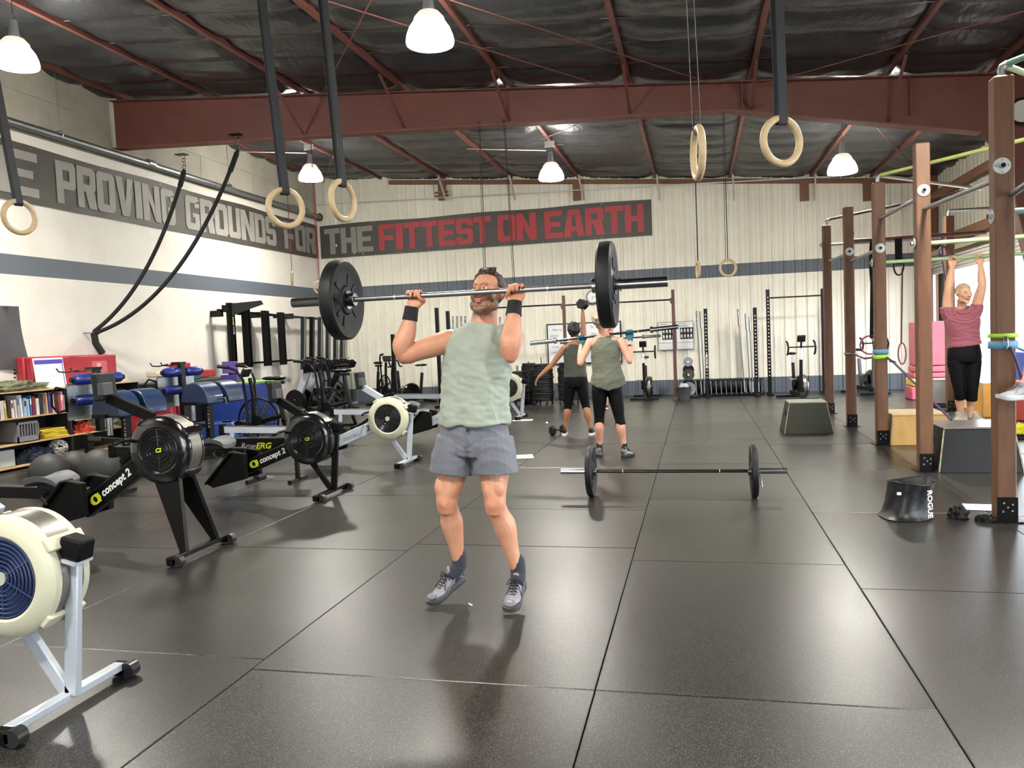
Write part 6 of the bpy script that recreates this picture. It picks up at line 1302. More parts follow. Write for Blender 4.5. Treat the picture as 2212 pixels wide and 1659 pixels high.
# ================================================================ gymnastic rings
RW = mat('ring_wood', '#c9b38c', .45, var=.5, vs=18, stretch=(1, 1, 1), col2='#a68b62'); STRAP = mat('black_strap', '#26282b', .7, var=.3)
def gring(label, c, R_, ax, top, group, strap_w=.045, m=RW, sm=STRAP, double=True, thick=.018):
    t = thing('gymnastic_ring', label, 'gymnastic ring', (0, 0, 0), 0, group); c = Vector(c); ax = Vector(ax).normalized(); top = Vector(top)
    MB().ring(c, ax, R_, thick, 44, 12).build('ring', m, t)
    sd = ax.cross(Vector((0, 0, 1))).normalized(); tp = c+Vector((0, 0, R_))
    if strap_w > .01:
        for s in ((-1, 1) if double else (1,)):
            a0 = tp+ax*s*(thick+.002)+Vector((0, 0, -.012)); a1 = top+ax*s*.012; d = sd*strap_w/2; e = ax*.0012
            MB().loft([[a0-d-e, a0+d-e, a0+d+e, a0-d+e], [a1-d-e, a1+d-e, a1+d+e, a1-d+e]]).build('strap', sm, t, fix=True)
        mb = MB(); pts = [tp+ax*(thick+.002)*cos(a)-Vector((0, 0, thick*1.1*sin(a)+.012)) for a in [pi*i/8 for i in range(9)]]
        vs = [p+sd*s*strap_w/2 for p in pts for s in (-1, 1)]; mb.add(vs, [(2*i, 2*i+1, 2*i+3, 2*i+2) for i in range(8)]); mb.build('strap_loop', sm, t)
    else: MB().cyl(tp+Vector((0, 0, -.02)), top, .006, n=6).build('strap', sm, t); MB().cyl(tp+sd*.03, top+sd*.02, .004, n=6).build('strap', sm, t)
    return t
FB = 4.2
gring('wooden ring hanging alone at the left edge over the banner', (-4.45, 4.50, 2.39), .105, (.97, -.26, 0), (-4.62, 4.3, 5.2), 'rings on black straps in front of the beam')
gring('wooden ring on the left of the pair in front of the banner corner', (-2.37, 4.33, 2.26), .107, (.81, -.59, 0), (-2.50, 4.25, 4.9), 'rings on black straps in front of the beam')
gring('narrower looking wooden ring just right of the banner corner', (-1.99, 4.31, 2.27), .108, (.98, -.21, 0), (-2.10, 4.25, 4.9), 'rings on black straps in front of the beam')
gring('wooden ring seen nearly edge on in front of the middle lamp row', (.03, 4.02, 2.29), .118, (.98, .18, 0), (-.02, 4.15, 4.6), 'rings on black straps in front of the beam', .012)
gring('wooden ring at the right, facing the camera under the red beam', (.43, 4.12, 2.33), .108, (.56, -.83, 0), (.41, 4.15, 4.6), 'rings on black straps in front of the beam', .05)
gg = 'far rings hung from the red beam'
gring('small far wooden ring seen edge on, left of the strapped one', (.04, 11.25, 2.27), .105, (.97, .2, 0), (.04, 11.28, 4.42), gg, 0)
gring('small far wooden ring on a black strap above the leaning bars', (.44, 11.25, 2.27), .11, (.3, -.95, 0), (.44, 11.28, 4.41), gg, 0)
gring('far ring on thin ropes hidden behind the man\'s head', (-2.99, 11.25, 2.27), .105, (.5, -.85, 0), (-2.99, 11.28, 4.62), gg, 0)
gring('far ring on thin ropes behind the man\'s right hand side fist', (-2.56, 11.25, 2.12), .10, (.8, -.6, 0), (-2.62, 11.28, 4.6), gg, 0)
RS = mat('red_strap', '#9c2b35', .7)
gring('wooden ring on a red strap beside the banner corner', (-6.74, 13.4, 2.52), .11, (.75, -.6, 0), (-6.74, 13.4, 5.36), 'rings on red straps near the corner', 0, sm=RS)
gring('ring on a red strap seen edge on near the corner', (-6.74, 12.4, 2.62), .11, (1, .45, 0), (-6.74, 12.4, 5.36), 'rings on red straps near the corner', 0, sm=RS)

# ================================================================ wooden post rig
PW = mat('fir_post', '#674328', .55, var=.7, vs=5, stretch=(6, 6, .7), col2='#452d1b', bump=.2, bs=20, bd=.003)
rig = 'timber posts of the rig'
rg = thing('post_rig', 'tall timber post pull up rig with galvanised and green bars', 'rig', (0, 0, 0))
GRN = mat('green_tape_bar', '#9fb98a', .45, var=.3, vs=9); YGR = mat('yellow_green_bar', '#c6d07c', .45, var=.3, vs=9); TLB = mat('teal_bar', '#6f9a92', .45, var=.4, vs=9); DRB = mat('dark_red_bar', '#5a352c', .5, var=.3)
for i, (x, yy, h, el) in enumerate([(2.08, 6.15, 3.07, 1), (2.09, 8.17, 3.08, 0), (2.09, 9.98, 3.05, 1), (2.08, 11.8, 3.04, 0), (2.07, 13.6, 3.03, 1), (3.86, 13.6, 3.04, 1), (3.86, 6.15, 3.07, 0), (3.86, 9.98, 3.05, 1)]):
    if i in (6, 7): 
        if i == 6: continue
        continue
    w = .062; p = MB(); s = w
    mb = MB().loft([[(x-s+bx_, yy-s+by_, z) for bx_, by_ in ((.008, 0), (2*s-.008, 0), (2*s, .008), (2*s, 2*s-.008), (2*s-.008, 2*s), (.008, 2*s), (0, 2*s-.008), (0, .008))] for z in (.01, h-.01)]+[[(x-s+bx_, yy-s+by_, h) for bx_, by_ in ((.014, .006), (2*s-.014, .006), (2*s-.006, .014), (2*s-.006, 2*s-.014), (2*s-.014, 2*s-.006), (.014, 2*s-.006), (.006, 2*s-.014), (.006, .014))]])
    po = mb.build('post', PW, rg, sharp=25)
    MB().bb((x-.066, yy-.068, 0), (x+.066, yy-.0625, .17)).bb((x-.10, yy-.12, 0), (x+.10, yy+.10, .008)).build('base_bracket', BLK, po)
    for bx_, bz_ in ((-.025, .13), (.03, .12), (-.03, .07), (.028, .075), (0, .10)): MB().cyl((x+bx_, yy-.068, bz_), (x+bx_, yy-.076, bz_), .008, n=6).build('bolt', GALV, po)
    if el: MB().tube([(x, yy, h-.01), (x, yy, h+.05), (x+.01, yy, h+.075), (x+.03, yy, h+.085), (x+.07, yy-.0, h+.085)], .024, 12).build('pipe_elbow', GALV, po)
def flange(x, y, z, ax, r=.055):
    ax = Vector(ax); p = Vector((x, y, z)); f = MB().lathe([(.0, .03), (.018, .03), (.02, .008), (r, .008), (r, 0), (0, 0)], p, ax, 28).build('pipe_flange', mat('pale_flange', '#bcc0be', .5, metal=.2, var=.3, vs=30), rg)
    MB().cyl(p+ax*.0295, p+ax*.0315, .016, n=16).build('pipe_mouth', BLKM, f)
    u = ax.orthogonal().normalized(); v = ax.cross(u)
    for a in (.8, 2.35, 3.9, 5.5): q = p+(u*cos(a)+v*sin(a))*r*.75; MB().cyl(q, q+ax*.012, .006, n=6).build('screw', STEEL, f)
for x, y, z in ((2.06, 6.15-.063, 2.46), (2.09, 8.17-.063, 2.64), (2.09, 9.98-.063, 2.29), (2.08, 11.8-.063, 2.43), ): flange(x, y, z, (0, -1, 0))
for x, y, z in ((2.10-.08, 6.15, 2.13), (2.10-.08, 8.17, 2.16), (2.10-.085, 9.98, 2.13), (2.02-.02, 13.6, 2.72)): flange(x, y, z, (-1, 0, 0), .05)
def pipe(a, b, m, r=.021, name='crossbar'): return MB().cyl(a, b, r, n=14).build(name, m, rg)
pipe((2.10, 6.22, 2.40), (2.10, 8.11, 2.47), GALV); pipe((2.10, 8.23, 2.60), (2.10, 9.92, 2.63), GALV); pipe((2.10, 10.04, 2.29), (2.10, 11.74, 2.30), GALV); pipe((2.10, 11.86, 2.43), (2.10, 13.54, 2.45), GALV); pipe((2.12, 4.2, 2.46), (2.12, 6.09, 2.26), GALV)
pipe((2.15, 9.97, 2.128), (4.8, 9.97, 2.135), GRN); pipe((2.15, 8.17, 2.155), (2.95, 8.17, 2.16), GRN); pipe((2.14, 6.15, 2.155), (3.86, 6.15, 2.16), TLB); pipe((2.13, 13.6, 2.72), (3.86, 13.6, 2.72), GALV)
pipe((2.12, 9.95, 3.13), (3.12, 8.65, 3.13), YGR); pipe((3.12, 8.65, 3.13), (3.60, 8.02, 3.13), YGR); pipe((2.12, 13.52, 3.115), (3.63, 11.42, 3.115), DRB); pipe((2.12, 10.0, 3.13), (3.65, 11.5, 3.11), mat('pale_bar', '#b9b3a9', .4, metal=.6))
pipe((2.12, 6.13, 3.155), (2.75, 5.05, 3.155), TLB); pipe((2.12, 6.17, 3.15), (3.6, 7.9, 3.15), GRN); pipe((3.92, 13.6, 3.125), (4.9, 13.7, 3.125), GALV)
pipe((2.30, 13.05, 2.70), (4.2, 13.05, 2.70), DRB, .03); pipe((2.14, 11.8, 2.68), (2.30, 13.05, 2.70), DRB, .02)
MB().tube([(2.95, 8.17, 2.16), (3.02, 8.17, 2.16), (3.05, 8.2, 2.16)], .03, 10).build('green_fitting', mat('green_tape', '#4c9a5a', .5), rg)
# straps, bands
tag(MB().bb((3.02, 8.14, 1.10), (3.07, 8.20, 2.13)).build('green_towel', mat('green_cloth', '#2f8a4c', .8, var=.2), bev=.01), 'green cloth hanging from the green bar at the right edge', 'cloth')
def loop(name, label, pts, r, m, cat='strap', group=None, n=8): return tag(MB().tube(pts, r, n).build(name, m), label, cat, group)
def cloop(c, w, h, n=28, ang=0):
    return [Vector((c[0]+w*cos(a)*cos(ang), c[1]+w*cos(a)*sin(ang), c[2]+h*sin(a))) for a in [2*pi*i/n for i in range(n+1)]]
s1 = thing('hanging_strap', 'black strap trainer hanging between the second and third timber posts', 'strap', (0, 0, 0))
MB().tube(cloop((2.63, 13.02, 2.35), .035, .36), .012, 6).build('strap_loop', BLKM, s1); MB().bar((2.64, 13.02, 2.66), (2.60, 13.02, 1.2), .05, .012).build('strap', BLKM, s1); MB().tube(cloop((2.58, 13.02, 1.10), .14, .14), .013, 8).build('handle_ring', mat('maroon_ring', '#7a3a44', .5), s1); MB().tube([(2.60, 13.0, 1.25), (2.63, 13.0, 1.0), (2.66, 13.0, 1.12)], .008, 6).build('strap_tail', BLKM, s1)
s2 = thing('hanging_strap', 'black strap with red ring hanging beside the fourth timber post', 'strap', (0, 0, 0))
MB().bar((3.0, 13.02, 2.69), (3.0, 13.02, 2.3), .10, .012).build('strap', BLKM, s2); MB().tube(cloop((3.0, 13.02, 2.28), .07, .14), .012, 6).build('strap_loop', BLKM, s2); MB().bar((3.05, 13.02, 2.25), (3.02, 13.02, 1.1), .022, .01).build('strap_tail', mat('maroon_strap', '#54303a', .7), s2); MB().tube(cloop((3.03, 13.02, .95), .055, .16), .011, 8).build('handle_ring', mat('maroon_ring', '#7a3a44', .5), s2)
BB = mat('blue_band', '#5d8fae', .6); LG = mat('lime_band', '#9ccb3c', .6); PB = mat('purple_band', '#3c2a4e', .6); MRB = mat('maroon_band', '#6d3345', .6)
def wrap(name, label, x, y, z, h, m, k=.068):
    mb = MB(); c = [(x-k, y-k), (x+k, y-k), (x+k, y+k), (x-k, y+k)]; mb.loft([[(a, b, zz) for a, b in c] for zz in (z-h/2, z+h/2)], cap=False); o = mb.build(name, m); so = o.modifiers.new('s', 'SOLIDIFY'); so.thickness = .006; so.offset = 1; return tag(o, label, 'band', 'bands wrapped round the timber posts')
wrap('resistance_band', 'light blue band wrapped round the third timber post', 2.09, 9.98, 1.09, .055, BB); wrap('resistance_band', 'lime green band wrapped round the third timber post under the blue one', 2.09, 9.98, 1.03, .05, LG); wrap('resistance_band', 'lime band tied round the nearest timber post', 2.08, 6.15, 1.30, .03, LG); wrap('resistance_band', 'blue band wrapped round the nearest timber post below the lime one', 2.08, 6.15, 1.235, .055, BB)
loop('purple_band', 'purple band stretched from the third post down to the dark box', [(2.14, 9.9, 1.02), (2.17, 9.75, .98), (2.45, 8.62, .43)], .012, PB, 'band'); MB().ring((2.17, 9.76, .98), (.3, .2, 1), .035, .006, 18, 6).build('snap_hook', CHR, bpy.data.objects['purple_band'])
loop('maroon_band', 'maroon band strung between the third and fourth timber posts', [(2.09, 11.73, 1.02), (2.09, 10.9, .98), (2.09, 10.06, 1.03)], .013, MRB, 'band'); wrap('steel_hook', 'steel hook strap round the fourth timber post', 2.08, 11.8, 1.02, .03, STEEL)
loop('maroon_band', 'maroon band hanging down the nearest timber post to the right', [(2.10, 6.07, 1.22), (2.13, 6.05, 1.12), (2.18, 6.06, .95), (2.20, 6.08, .86)], .010, PB, 'band'); loop('blue_band', 'pair of grey-blue bands stretched right from the nearest post', [(2.15, 6.15, 1.22), (2.4, 6.3, 1.12), (2.75, 6.5, 1.02)], .010, mat('slate_band', '#4c6f86', .6), 'band')
MB().tube(cloop((2.07, 6.07, 1.25), .015, .045, 16), .004, 6).build('snap_hook', CHR, bpy.data.objects['blue_band'])

# plyo boxes
def plybox(label, x0, x1, y0, y1, h, m, em, tp=.10, group='trapezoid jump boxes under the rig', hole=True, bx_=.055):
    t = thing('jump_box', label, 'box', (0, 0, 0), 0, group); cx = (x0+x1)/2; cy = (y0+y1)/2
    b0 = [(x0, y0), (x1, y0), (x1, y1), (x0, y1)]; b1 = [(x0+tp, y0+bx_), (x1-tp, y0+bx_), (x1-tp, y1-bx_), (x0+tp, y1-bx_)]
    MB().loft([[(a, b, 0) for a, b in b0], [(a, b, h-.018) for a, b in b1]]).build('box_body', m, t, bev=.004)
    MB().bb((x0+tp-.006, y0+bx_-.006, h-.018), (x1-tp+.006, y1-bx_+.006, h)).build('top_board', em, t, bev=.003)
    for (a, c) in zip(b0, b1): MB().bar((a[0], a[1], .004), (c[0], c[1], h-.02), .012, .012, up=(1, 0, 0)).build('worn_edge', mat('worn_edge', '#8f8a6e', .7, var=.7, vs=20, col2='#3a3b30'), t)
    if hole:
        k = .62; px = x0+tp*k; MB().prism([(-.05, -.035), (.05, -.035), (.05, .035), (-.05, .035)], (px-.001, cy-.02, h*k), (0, 1, 0), (tp, 0, h), .006).build('hand_hole', BLKM, t)
    return t
DKB = mat('dark_green_box', '#2a2c20', .5, spec=.3, var=.3, vs=3, col2='#1f2018'); DKT = mat('grey_green_top', '#85877a', .5, var=.5, vs=6); BXK = mat('black_box_paint', '#111212', .5, spec=.3, var=.35, vs=3)
plybox('dark olive trapezoid jump box standing alone left of the timber posts', 1.10, 1.72, 11.0, 11.58, .42, DKB, DKT, .075)
plybox('birch plywood jump box between the third and second timber posts', 2.16, 2.80, 9.9-.5+.45, 10.5, .36, mat('yellow_ply', '#b08a48', .5, var=.3, vs=5), mat('ply_top', '#c2a472', .5, var=.3), .03, bx_=.03)
plybox('black jump box between the two nearest timber posts', 2.17, 2.88, 8.02, 8.75, .42, BXK, mat('black_top_worn', '#4a4642', .35, var=.6, vs=5, col2='#7a6a55'), .06)
# rogue chalk bag/bucket
bk_ = thing('soft_bucket', 'collapsing black fabric bucket with white lettering on the floor', 'bucket', (1.475, 6.2, 0))
BF = mat('bucket_fabric', '#0e1013', .38, var=.5, vs=7, bump=.5, bs=9, bd=.012)
def bprof(a, k, inn=0):
    # k 0..1 up the wall; leans to one side and slumps
    r = .165+.012*sin(a*3+1)-.03*sin(k*pi)*(.6+.4*cos(a))-.01*k; z = .26*k+.012*sin(a*2)*k; return Vector(((r-inn)*cos(a)-.02*(1-k)*1.5+.012*k, (r-inn)*sin(a)*.95, max(.004, z)))
vs = []; n = 40; ks = [0, .06, .15, .3, .45, .6, .75, .9, 1]
for k in ks: vs += [bprof(2*pi*i/n, k)+Vector((cos(2*pi*i/n), sin(2*pi*i/n), 0))*(.018 if k < .1 else 0)*(1 if k == 0 else .7)+Vector((1, .6, 0))*.006*noise.noise(Vector((cos(2*pi*i/n)*3, sin(2*pi*i/n)*3, k*5))) for i in range(n)]
for k in reversed(ks[1:]): vs += [bprof(2*pi*i/n, k, .006) for i in range(n)]
m_ = len(vs)//n; MB().add(vs, [(j*n+i, j*n+(i+1) % n, (j+1)*n+(i+1) % n, (j+1)*n+i) for j in range(m_-1) for i in range(n)]+[tuple(range(n))[::-1], tuple((m_-1)*n+i for i in range(n))]).build('bucket_wall', BF, bk_, sharp=60)
MB().tube([bprof(2*pi*i/n, 1.0)+Vector((0, 0, .002)) for i in range(n)], .005, 6, True).build('rim_cord', DPLAS, bk_)
vv = Vector((.62, -.78, 0)); words(bk_, 'lettering', 'ROGUE', WPR, Vector((.085, -.152, .225)), (.02, 0, -1), (.84, .52, 0), .042, 0, .03, 1.0)
MB().box((-.10, -.148, .20), (.028, .006, .02)).build('label_tag', WPR, bk_)
heap('cloth_beanie', 'small black cloth cap dropped on the floor right of the bucket', 'cap', (1.79, 6.17, 0), (.07, .05, .075), RUB, 3)
def paper(label, x, y, w, d, rz): o = MB().box((0, 0, 0), (w, d, .0015)).build('paper_sheet', mat('white_paper', '#d9d8cf', .7)); o.location = (x, y, .003); o.rotation_euler = (0, 0, rz); return tag(o, label, 'paper')
paper('sheet of paper on the floor under the nearest timber post', 2.10, 6.52, .32, .22, -.15); paper('sheet of paper on the floor right of the man, nearer one', -2.08, 9.2, .24, .3, .25); paper('sheet of paper on the floor by the far rowing machine leg', -3.0, 13.35, .34, .24, .1)
heap('black_cloth', 'scrap of black cloth against the foot of the nearest post', 'cloth', (1.95, 6.10, 0), (.07, .05, .04), RUB, 6)
tag(MB().cyl((-1.24, 4.0, .006), (-1.215, 3.975, .006), .004, n=6).build('chalk_bit', WPR), 'tiny white chalk stick on the floor between the man\'s feet', 'chalk')
tag(MB().ell((-2.45, 12.7, .02), (.022, .022, .02), n=10, m=8).build('white_ball', WPR), 'tiny white ball on the floor behind the dumbbell woman', 'ball')
heap('yellow_glove', 'yellow and teal glove dropped on black cloth at the right edge', 'glove', (3.72, 10.45, .05), (.16, .12, .10), mat('yellow_cloth', '#d8d12c', .7), 9); heap('black_cloth', 'black cloth under the yellow glove at the right edge', 'cloth', (3.75, 10.4, .0), (.26, .2, .06), RUB, 10); heap('teal_glove', 'teal glove beside the yellow one at the right edge', 'glove', (3.93, 10.45, .05), (.1, .1, .08), mat('teal_cloth', '#3f9a8c', .7), 11)
# things by the doorway
PK2 = mat('pink_vinyl', '#b85a68', .5, var=.3, vs=3)
t = thing('soft_stack', 'tall pink foam jump box stack with a yellow band near the doorway', 'box', (0, 0, 0))
for a, b, z0, z1, m in ((3.86, 4.42, .62, 1.42, PK2), (3.84, 4.44, .50, .61, PK2), (3.82, 4.46, .40, .49, PK2), (3.80, 4.48, .25, .39, mat('yellow_vinyl', '#d9b650', .5)), (3.78, 4.5, .0, .24, PK2)): MB().bb((a+(0 if z1 < 1 else .0), 15.6, z0), (b, 16.1, z1)).build('foam_tier', m, t, bev=.02)
plybox('leaning grey plywood box beyond the hanging woman', 3.72, 4.14, 14.3, 14.7, .45, mat('grey_ply', '#77797a', .6), mat('grey_ply2', '#8b8c8a', .6), .05, 'boxes by the doorway')
t2 = plybox('plywood box with a round hole, leaning by the pink stack', 3.98, 4.42, 14.0, 14.3, .52, WOOD, WOOD, .06, 'boxes by the doorway', False)
MB().cyl((4.2, 14.0, .30), (4.2, 14.03, .30), .03, n=14).build('hand_hole', BLKM, t2)
plybox('orange sided box behind the hanging woman\'s knees', 4.0, 4.48, 12.62, 13.2, .50, mat('orange_box', '#c9913a', .5, var=.2), mat('pale_top', '#d8d6cf', .5), .02, 'boxes by the doorway', False)
slab('red_drum', 'dark red padded block standing right of the hanging woman\'s legs', 'block', (4.10, 12.05, 0), (4.40, 12.4, .55), mat('dark_red_vinyl', '#8c2c1c', .45, var=.3), bev=.02)
tag(MB().ell((4.02, 10.6, .14), (.14, .14, .14), n=24, m=16).build('orange_ball', mat('orange_vinyl', '#d2652e', .4, var=.3)), 'orange ball behind the grey shoe at the right edge', 'ball')
sb_ = thing('small_stand', 'small black padded stand on two chrome legs near the doorway', 'stand', (3.22, 12.0, 0))
MB().bb((-.11, -.1, .22), (.11, .1, .29)).build('pad', BLK, sb_, bev=.01); MB().bb((-.11, -.12, 0), (.11, .12, .06)).build('base', BLK, sb_, bev=.01)
for x in (-.04, .04): MB().cyl((x, 0, .05), (x, 0, .23), .018, n=12).build('leg', CHR, sb_)
sr = thing('squat_stand', 'black steel squat stand with round holes at the right edge', 'rack', (3.95, 11.45, 0))
MB().bb((-.04, -.04, .03), (.04, .04, 1.36)).build('upright', BLK, sr, bev=.004); MB().bb((-.035, -.5, 0), (.035, .5, .06)).build('base', BLK, sr, bev=.006); MB().bb((-.25, -.5, 0), (.25, -.42, .05)).build('base_bar', BLK, sr); MB().bb((-.05, -.06, .88), (.05, .06, .98)).build('collar', DPLAS, sr); MB().tube([(-.12, -.02, 1.38), (-.05, -.02, 1.36), (.04, -.02, 1.36)], .012, 6).build('hook', BLK, sr)
for i in range(3): MB().cyl((0, -.043, 1.04+.07*i), (0, -.038, 1.04+.07*i), .013, n=12).build('hole', WPR, sr)
slab('blue_mat', 'blue padded panel leaning at the doorway at the right edge', 'mat', (4.55, 12.6, 0), (4.62, 13.6, .92), mat('blue_panel', '#2d4f9c', .5), bev=.02)
tag(MB().tube([(3.6, 13.0, 2.68), (3.6, 13.0, 2.3), (3.62, 13.0, 2.15), (3.66, 13.0, 1.9)], .012, 6).build('purple_band', PB), 'dark purple band looped over the bar above the hanging woman', 'band')
MB().tube(cloop((3.6, 13.0, 2.45), .05, .08), .012, 6).build('knot', PB, bpy.data.objects['purple_band.001'] if 'purple_band.001' in bpy.data.objects else None)
# wall clock at the right edge on the red column
ck = thing('wall_clock', 'black rimmed round clock on the red column at the right edge', 'clock', (4.02, 11.18, 3.98)) 
MB().ring((0, 0, 0), (0, 1, 0), .15, .018, 36, 8).build('rim', BLK, ck); MB().cyl((0, -.01, 0), (0, .02, 0), .15, n=36).build('face', WHT, ck)

# ================================================================ back wall equipment
RBS = mat('rust_brown_steel', '#4e2f29', .5, var=.35, vs=8)
def upright(par, x, y, h, m, w=.06, holes=False, base=True, z0=0):
    u = MB().bb((x-w/2, y-w/2, z0), (x+w/2, y+w/2, h)).build('upright', m, par, bev=.004)
    if holes:
        for i in range(int((h-.45)/.075)):
            z = .42+.075*i
            MB().cyl((x, y-w/2-.0015, z), (x, y-w/2+.001, z), .0135, n=10).build('hole', mat('hole_light', '#d8d4c2', .6), u)
    if base: MB().bb((x-.05, y-.30, 0), (x+.05, y+.25, .05)).build('foot', m, par, bev=.004)
    return u
r1 = thing('pull_up_rack', 'rust brown steel rack with tall posts and a high bar by the whiteboard', 'rack', (0, 0, 0))
for x in (-4.5, -2.80, -.47): upright(r1, x, 17.0, 2.32, RBS, .065)
MB().cyl((-4.5, 17.0, 2.13), (-2.80, 17.0, 2.13), .017, n=10).build('pull_up_bar', BLK, r1); MB().cyl((-2.80, 17.0, 2.11), (-.47, 17.0, 2.11), .017, n=10).build('pull_up_bar', BLK, r1)
for x in (-2.88, -.55): MB().prism([(0, 0), (.08, .04), (.08, -.14), (.03, -.10)], (x, 17.0, 2.13), (1, 0, 0), (0, 0, 1), .05).build('gusset', RBS, r1)
cl_ = thing('round_clock', 'white round clock on the back wall above the whiteboard', 'clock', (-2.33, YB-.05, 2.32))
MB().cyl((0, 0, 0), (0, -.03, 0), .14, n=36).build('face', WPR, cl_); MB().ring((0, -.03, 0), (0, 1, 0), .14, .010, 36, 8).build('rim', PLAS, cl_)
MB().bar((0, -.034, 0), (.09, -.034, .0), .008, .002, up=(0, 1, 0)).build('hand', BLK, cl_); MB().bar((0, -.034, 0), (0, -.034, -.06), .01, .002, up=(0, 1, 0)).build('hand', BLK, cl_)
for i in range(12): a = 2*pi*i/12; s_ = str(12 if i == 0 else i); words(cl_, 'numeral', s_, BLK, (.107*sin(a)-.012*len(s_), -.032, .107*cos(a)-.011), (1, 0, 0), (0, 0, 1), .024)
MB().bb((-.04, -.02, -.17), (.04, 0, -.155)).build('tab', PLAS, cl_)
wbd = thing('whiteboard', 'black framed whiteboard with handwritten workout on the back wall', 'whiteboard', (0, 0, 0)); wx0, wx1, wz0, wz1 = -3.44, -1.70, .78, 1.74; wy = YB-.06
MB().bb((wx0, wy, wz0), (wx1, wy+.02, wz1)).build('board', mat('whiteboard_white', '#dfe1e2', .2), wbd)
for a, b in (((wx0, wy-.01, wz0), (wx0+.025, wy+.02, wz1)), ((wx1-.025, wy-.01, wz0), (wx1, wy+.02, wz1)), ((wx0, wy-.01, wz0), (wx1, wy+.02, wz0+.025)), ((wx0, wy-.01, wz1-.025), (wx1, wy+.02, wz1))): MB().bb(a, b).build('frame_strip', BLK, wbd)
INK = mat('marker_ink', '#5d6268', .6)
for s_, x, z, h in (('Warm up', wx0+.12, wz1-.17, .055), ('100 K.Bs', wx0+.06, wz1-.31, .05), ('10 pushdown, clap', wx0+.06, wz1-.44, .05), ('10 reps', wx0+.10, wz1-.57, .05), ('1 push sweep', wx0+.08, wz1-.69, .045), ('Tbl', wx0+1.02, wz1-.14, .055), ('100m', wx0+1.02, wz1-.30, .05)): words(wbd, 'handwriting', s_, INK, (x, wy-.002, z), (1, 0, .02), (0, 0, 1), h, .35, 0, .8)
po = thing('wall_poster', 'pair of white exercise posters with black figures on the back wall', 'poster', (0, 0, 0))
for x0 in (-.86, -.46):
    MB().bb((x0, wy, 1.02), (x0+.385, wy+.01, 1.66)).build('sheet', WHT, po)
    for a, b in (((x0, 1.02), (x0+.385, 1.03)), ((x0, 1.65), (x0+.385, 1.66)), ((x0, 1.02), (x0+.008, 1.66)), ((x0+.377, 1.02), (x0+.385, 1.66)), ((x0, 1.18), (x0+.385, 1.187))): MB().bb((a[0], wy-.002, a[1]), (b[0], wy, b[1])).build('line', DPLAS, po)
    words(po, 'lettering', 'Structural', DPLAS, (x0+.06, wy-.002, 1.60), (1, 0, 0), (0, 0, 1), .026); words(po, 'lettering', 'Muscle Chart', DPLAS, (x0+.05, wy-.002, 1.55), (1, 0, 0), (0, 0, 1), .026)
    MB().bb((x0+.09, wy-.002, 1.26), (x0+.375, wy, 1.52)).build('figure_panel', BLK, po)
    for j in range(2):
        for i in range(4):
            c = (x0+.125+.07*i, wy-.003, 1.455-.125*j); MB().prism([(0, .05), (.012, .03), (.026, .0), (.012, -.01), (.02, -.05), (.002, -.045), (-.006, -.01), (-.024, -.05), (-.02, .0), (-.012, .035)], c, (1, 0, 0), (0, 0, 1), .002).build('figure', WHT, po)
# vertical barbell storage and uprights
def stood_bar(label, x, y, h, lean, m=CHR):
    t = thing('stood_barbell', label, 'barbell', (x, y, 0), 0, 'barbells stood on end along the back wall'); top = Vector((lean, .1, h))
    MB().cyl((0, 0, .03), top*.82, .014, n=10).build('shaft', KN, t); MB().cyl(top*.80, top, .025, n=14).build('sleeve', m, t); MB().cyl((0, 0, .02), top*.17, .025, n=14).build('sleeve', m, t)
for i, (px, py, lean, lb) in enumerate([(1505, 672, -.05, 'left of the lettered perforated post'), (1513, 672, -.04, 'tucked just beside the lettered perforated post'), (1594, 668, -.10, 'leaning one, tallest between the perforated posts'), (1611, 678, -.05, 'between the leaning one and the right perforated post'), (1619, 684, -.03, 'thin one left of the right perforated post'), (1632, 688, -.02, 'just right of the right perforated post')]):
    p = ony(px, py, 17.75); stood_bar('barbell stood on end, '+lb, p.x-lean, 17.65, p.z, lean)
for i, px in enumerate((978, 987, 996, 1005, 1080)):
    p = ony(px, 683+(2 if i == 4 else 0), 17.8); stood_bar('barbell stood on end behind the man, %s' % ['leftmost sleeve by his shoulder', 'second sleeve by his shoulder', 'third sleeve by his shoulder', 'sleeve nearest his neck', 'sleeve on the other side of his neck'][i], p.x, 17.7, p.z, 0)
for nm, x, y, h, lb, hl in (('perforated_post', .19, 17.5, 1.90, 'perforated black post with white lettering down its lower half', True), ('perforated_post', 1.20, 17.4, 1.87, 'perforated black post between leaning barbells', True), ('perforated_post', 1.48, 17.55, 2.24, 'tallest perforated black post carrying a pull up bar', True)):
    t = thing(nm, lb, 'rack post', (0, 0, 0), 0, 'perforated posts at the back wall'); upright(t, x, y, h, BLK, .075, hl)
    if 'lettering' in lb: words(t, 'lettering', 'ROGUE', WPR, (x-.022, y-.040, .92), (0, 0, -1), (1, 0, 0), .045, 0, .02, 1.4)
    if 'tallest' in lb: MB().cyl((x, y, 2.06), (2.55, y, 2.06), .016, n=10).build('pull_up_bar', BLK, t); upright(t, 2.57, 17.55, 2.2, BLK, .07, False)
for nm, px, py, lb in (('black_post', 848, 722, 'plain black upright left of the man beside the white stemmed bike'), ('black_post', 943, 665, 'black upright showing above the man\'s left arm'), ('black_post', 967, 672, 'black upright behind the man\'s raised elbow')):
    p = ony(px, py, 16.5); t = thing(nm, lb, 'rack post', (0, 0, 0), 0, 'plain black posts at the back wall'); upright(t, p.x, 16.5, p.z, BLK, .075)
    MB().bb((p.x-.14, 16.45, p.z*.55), (p.x, 16.49, p.z*.55+.03)).build('peg', BLK, t)
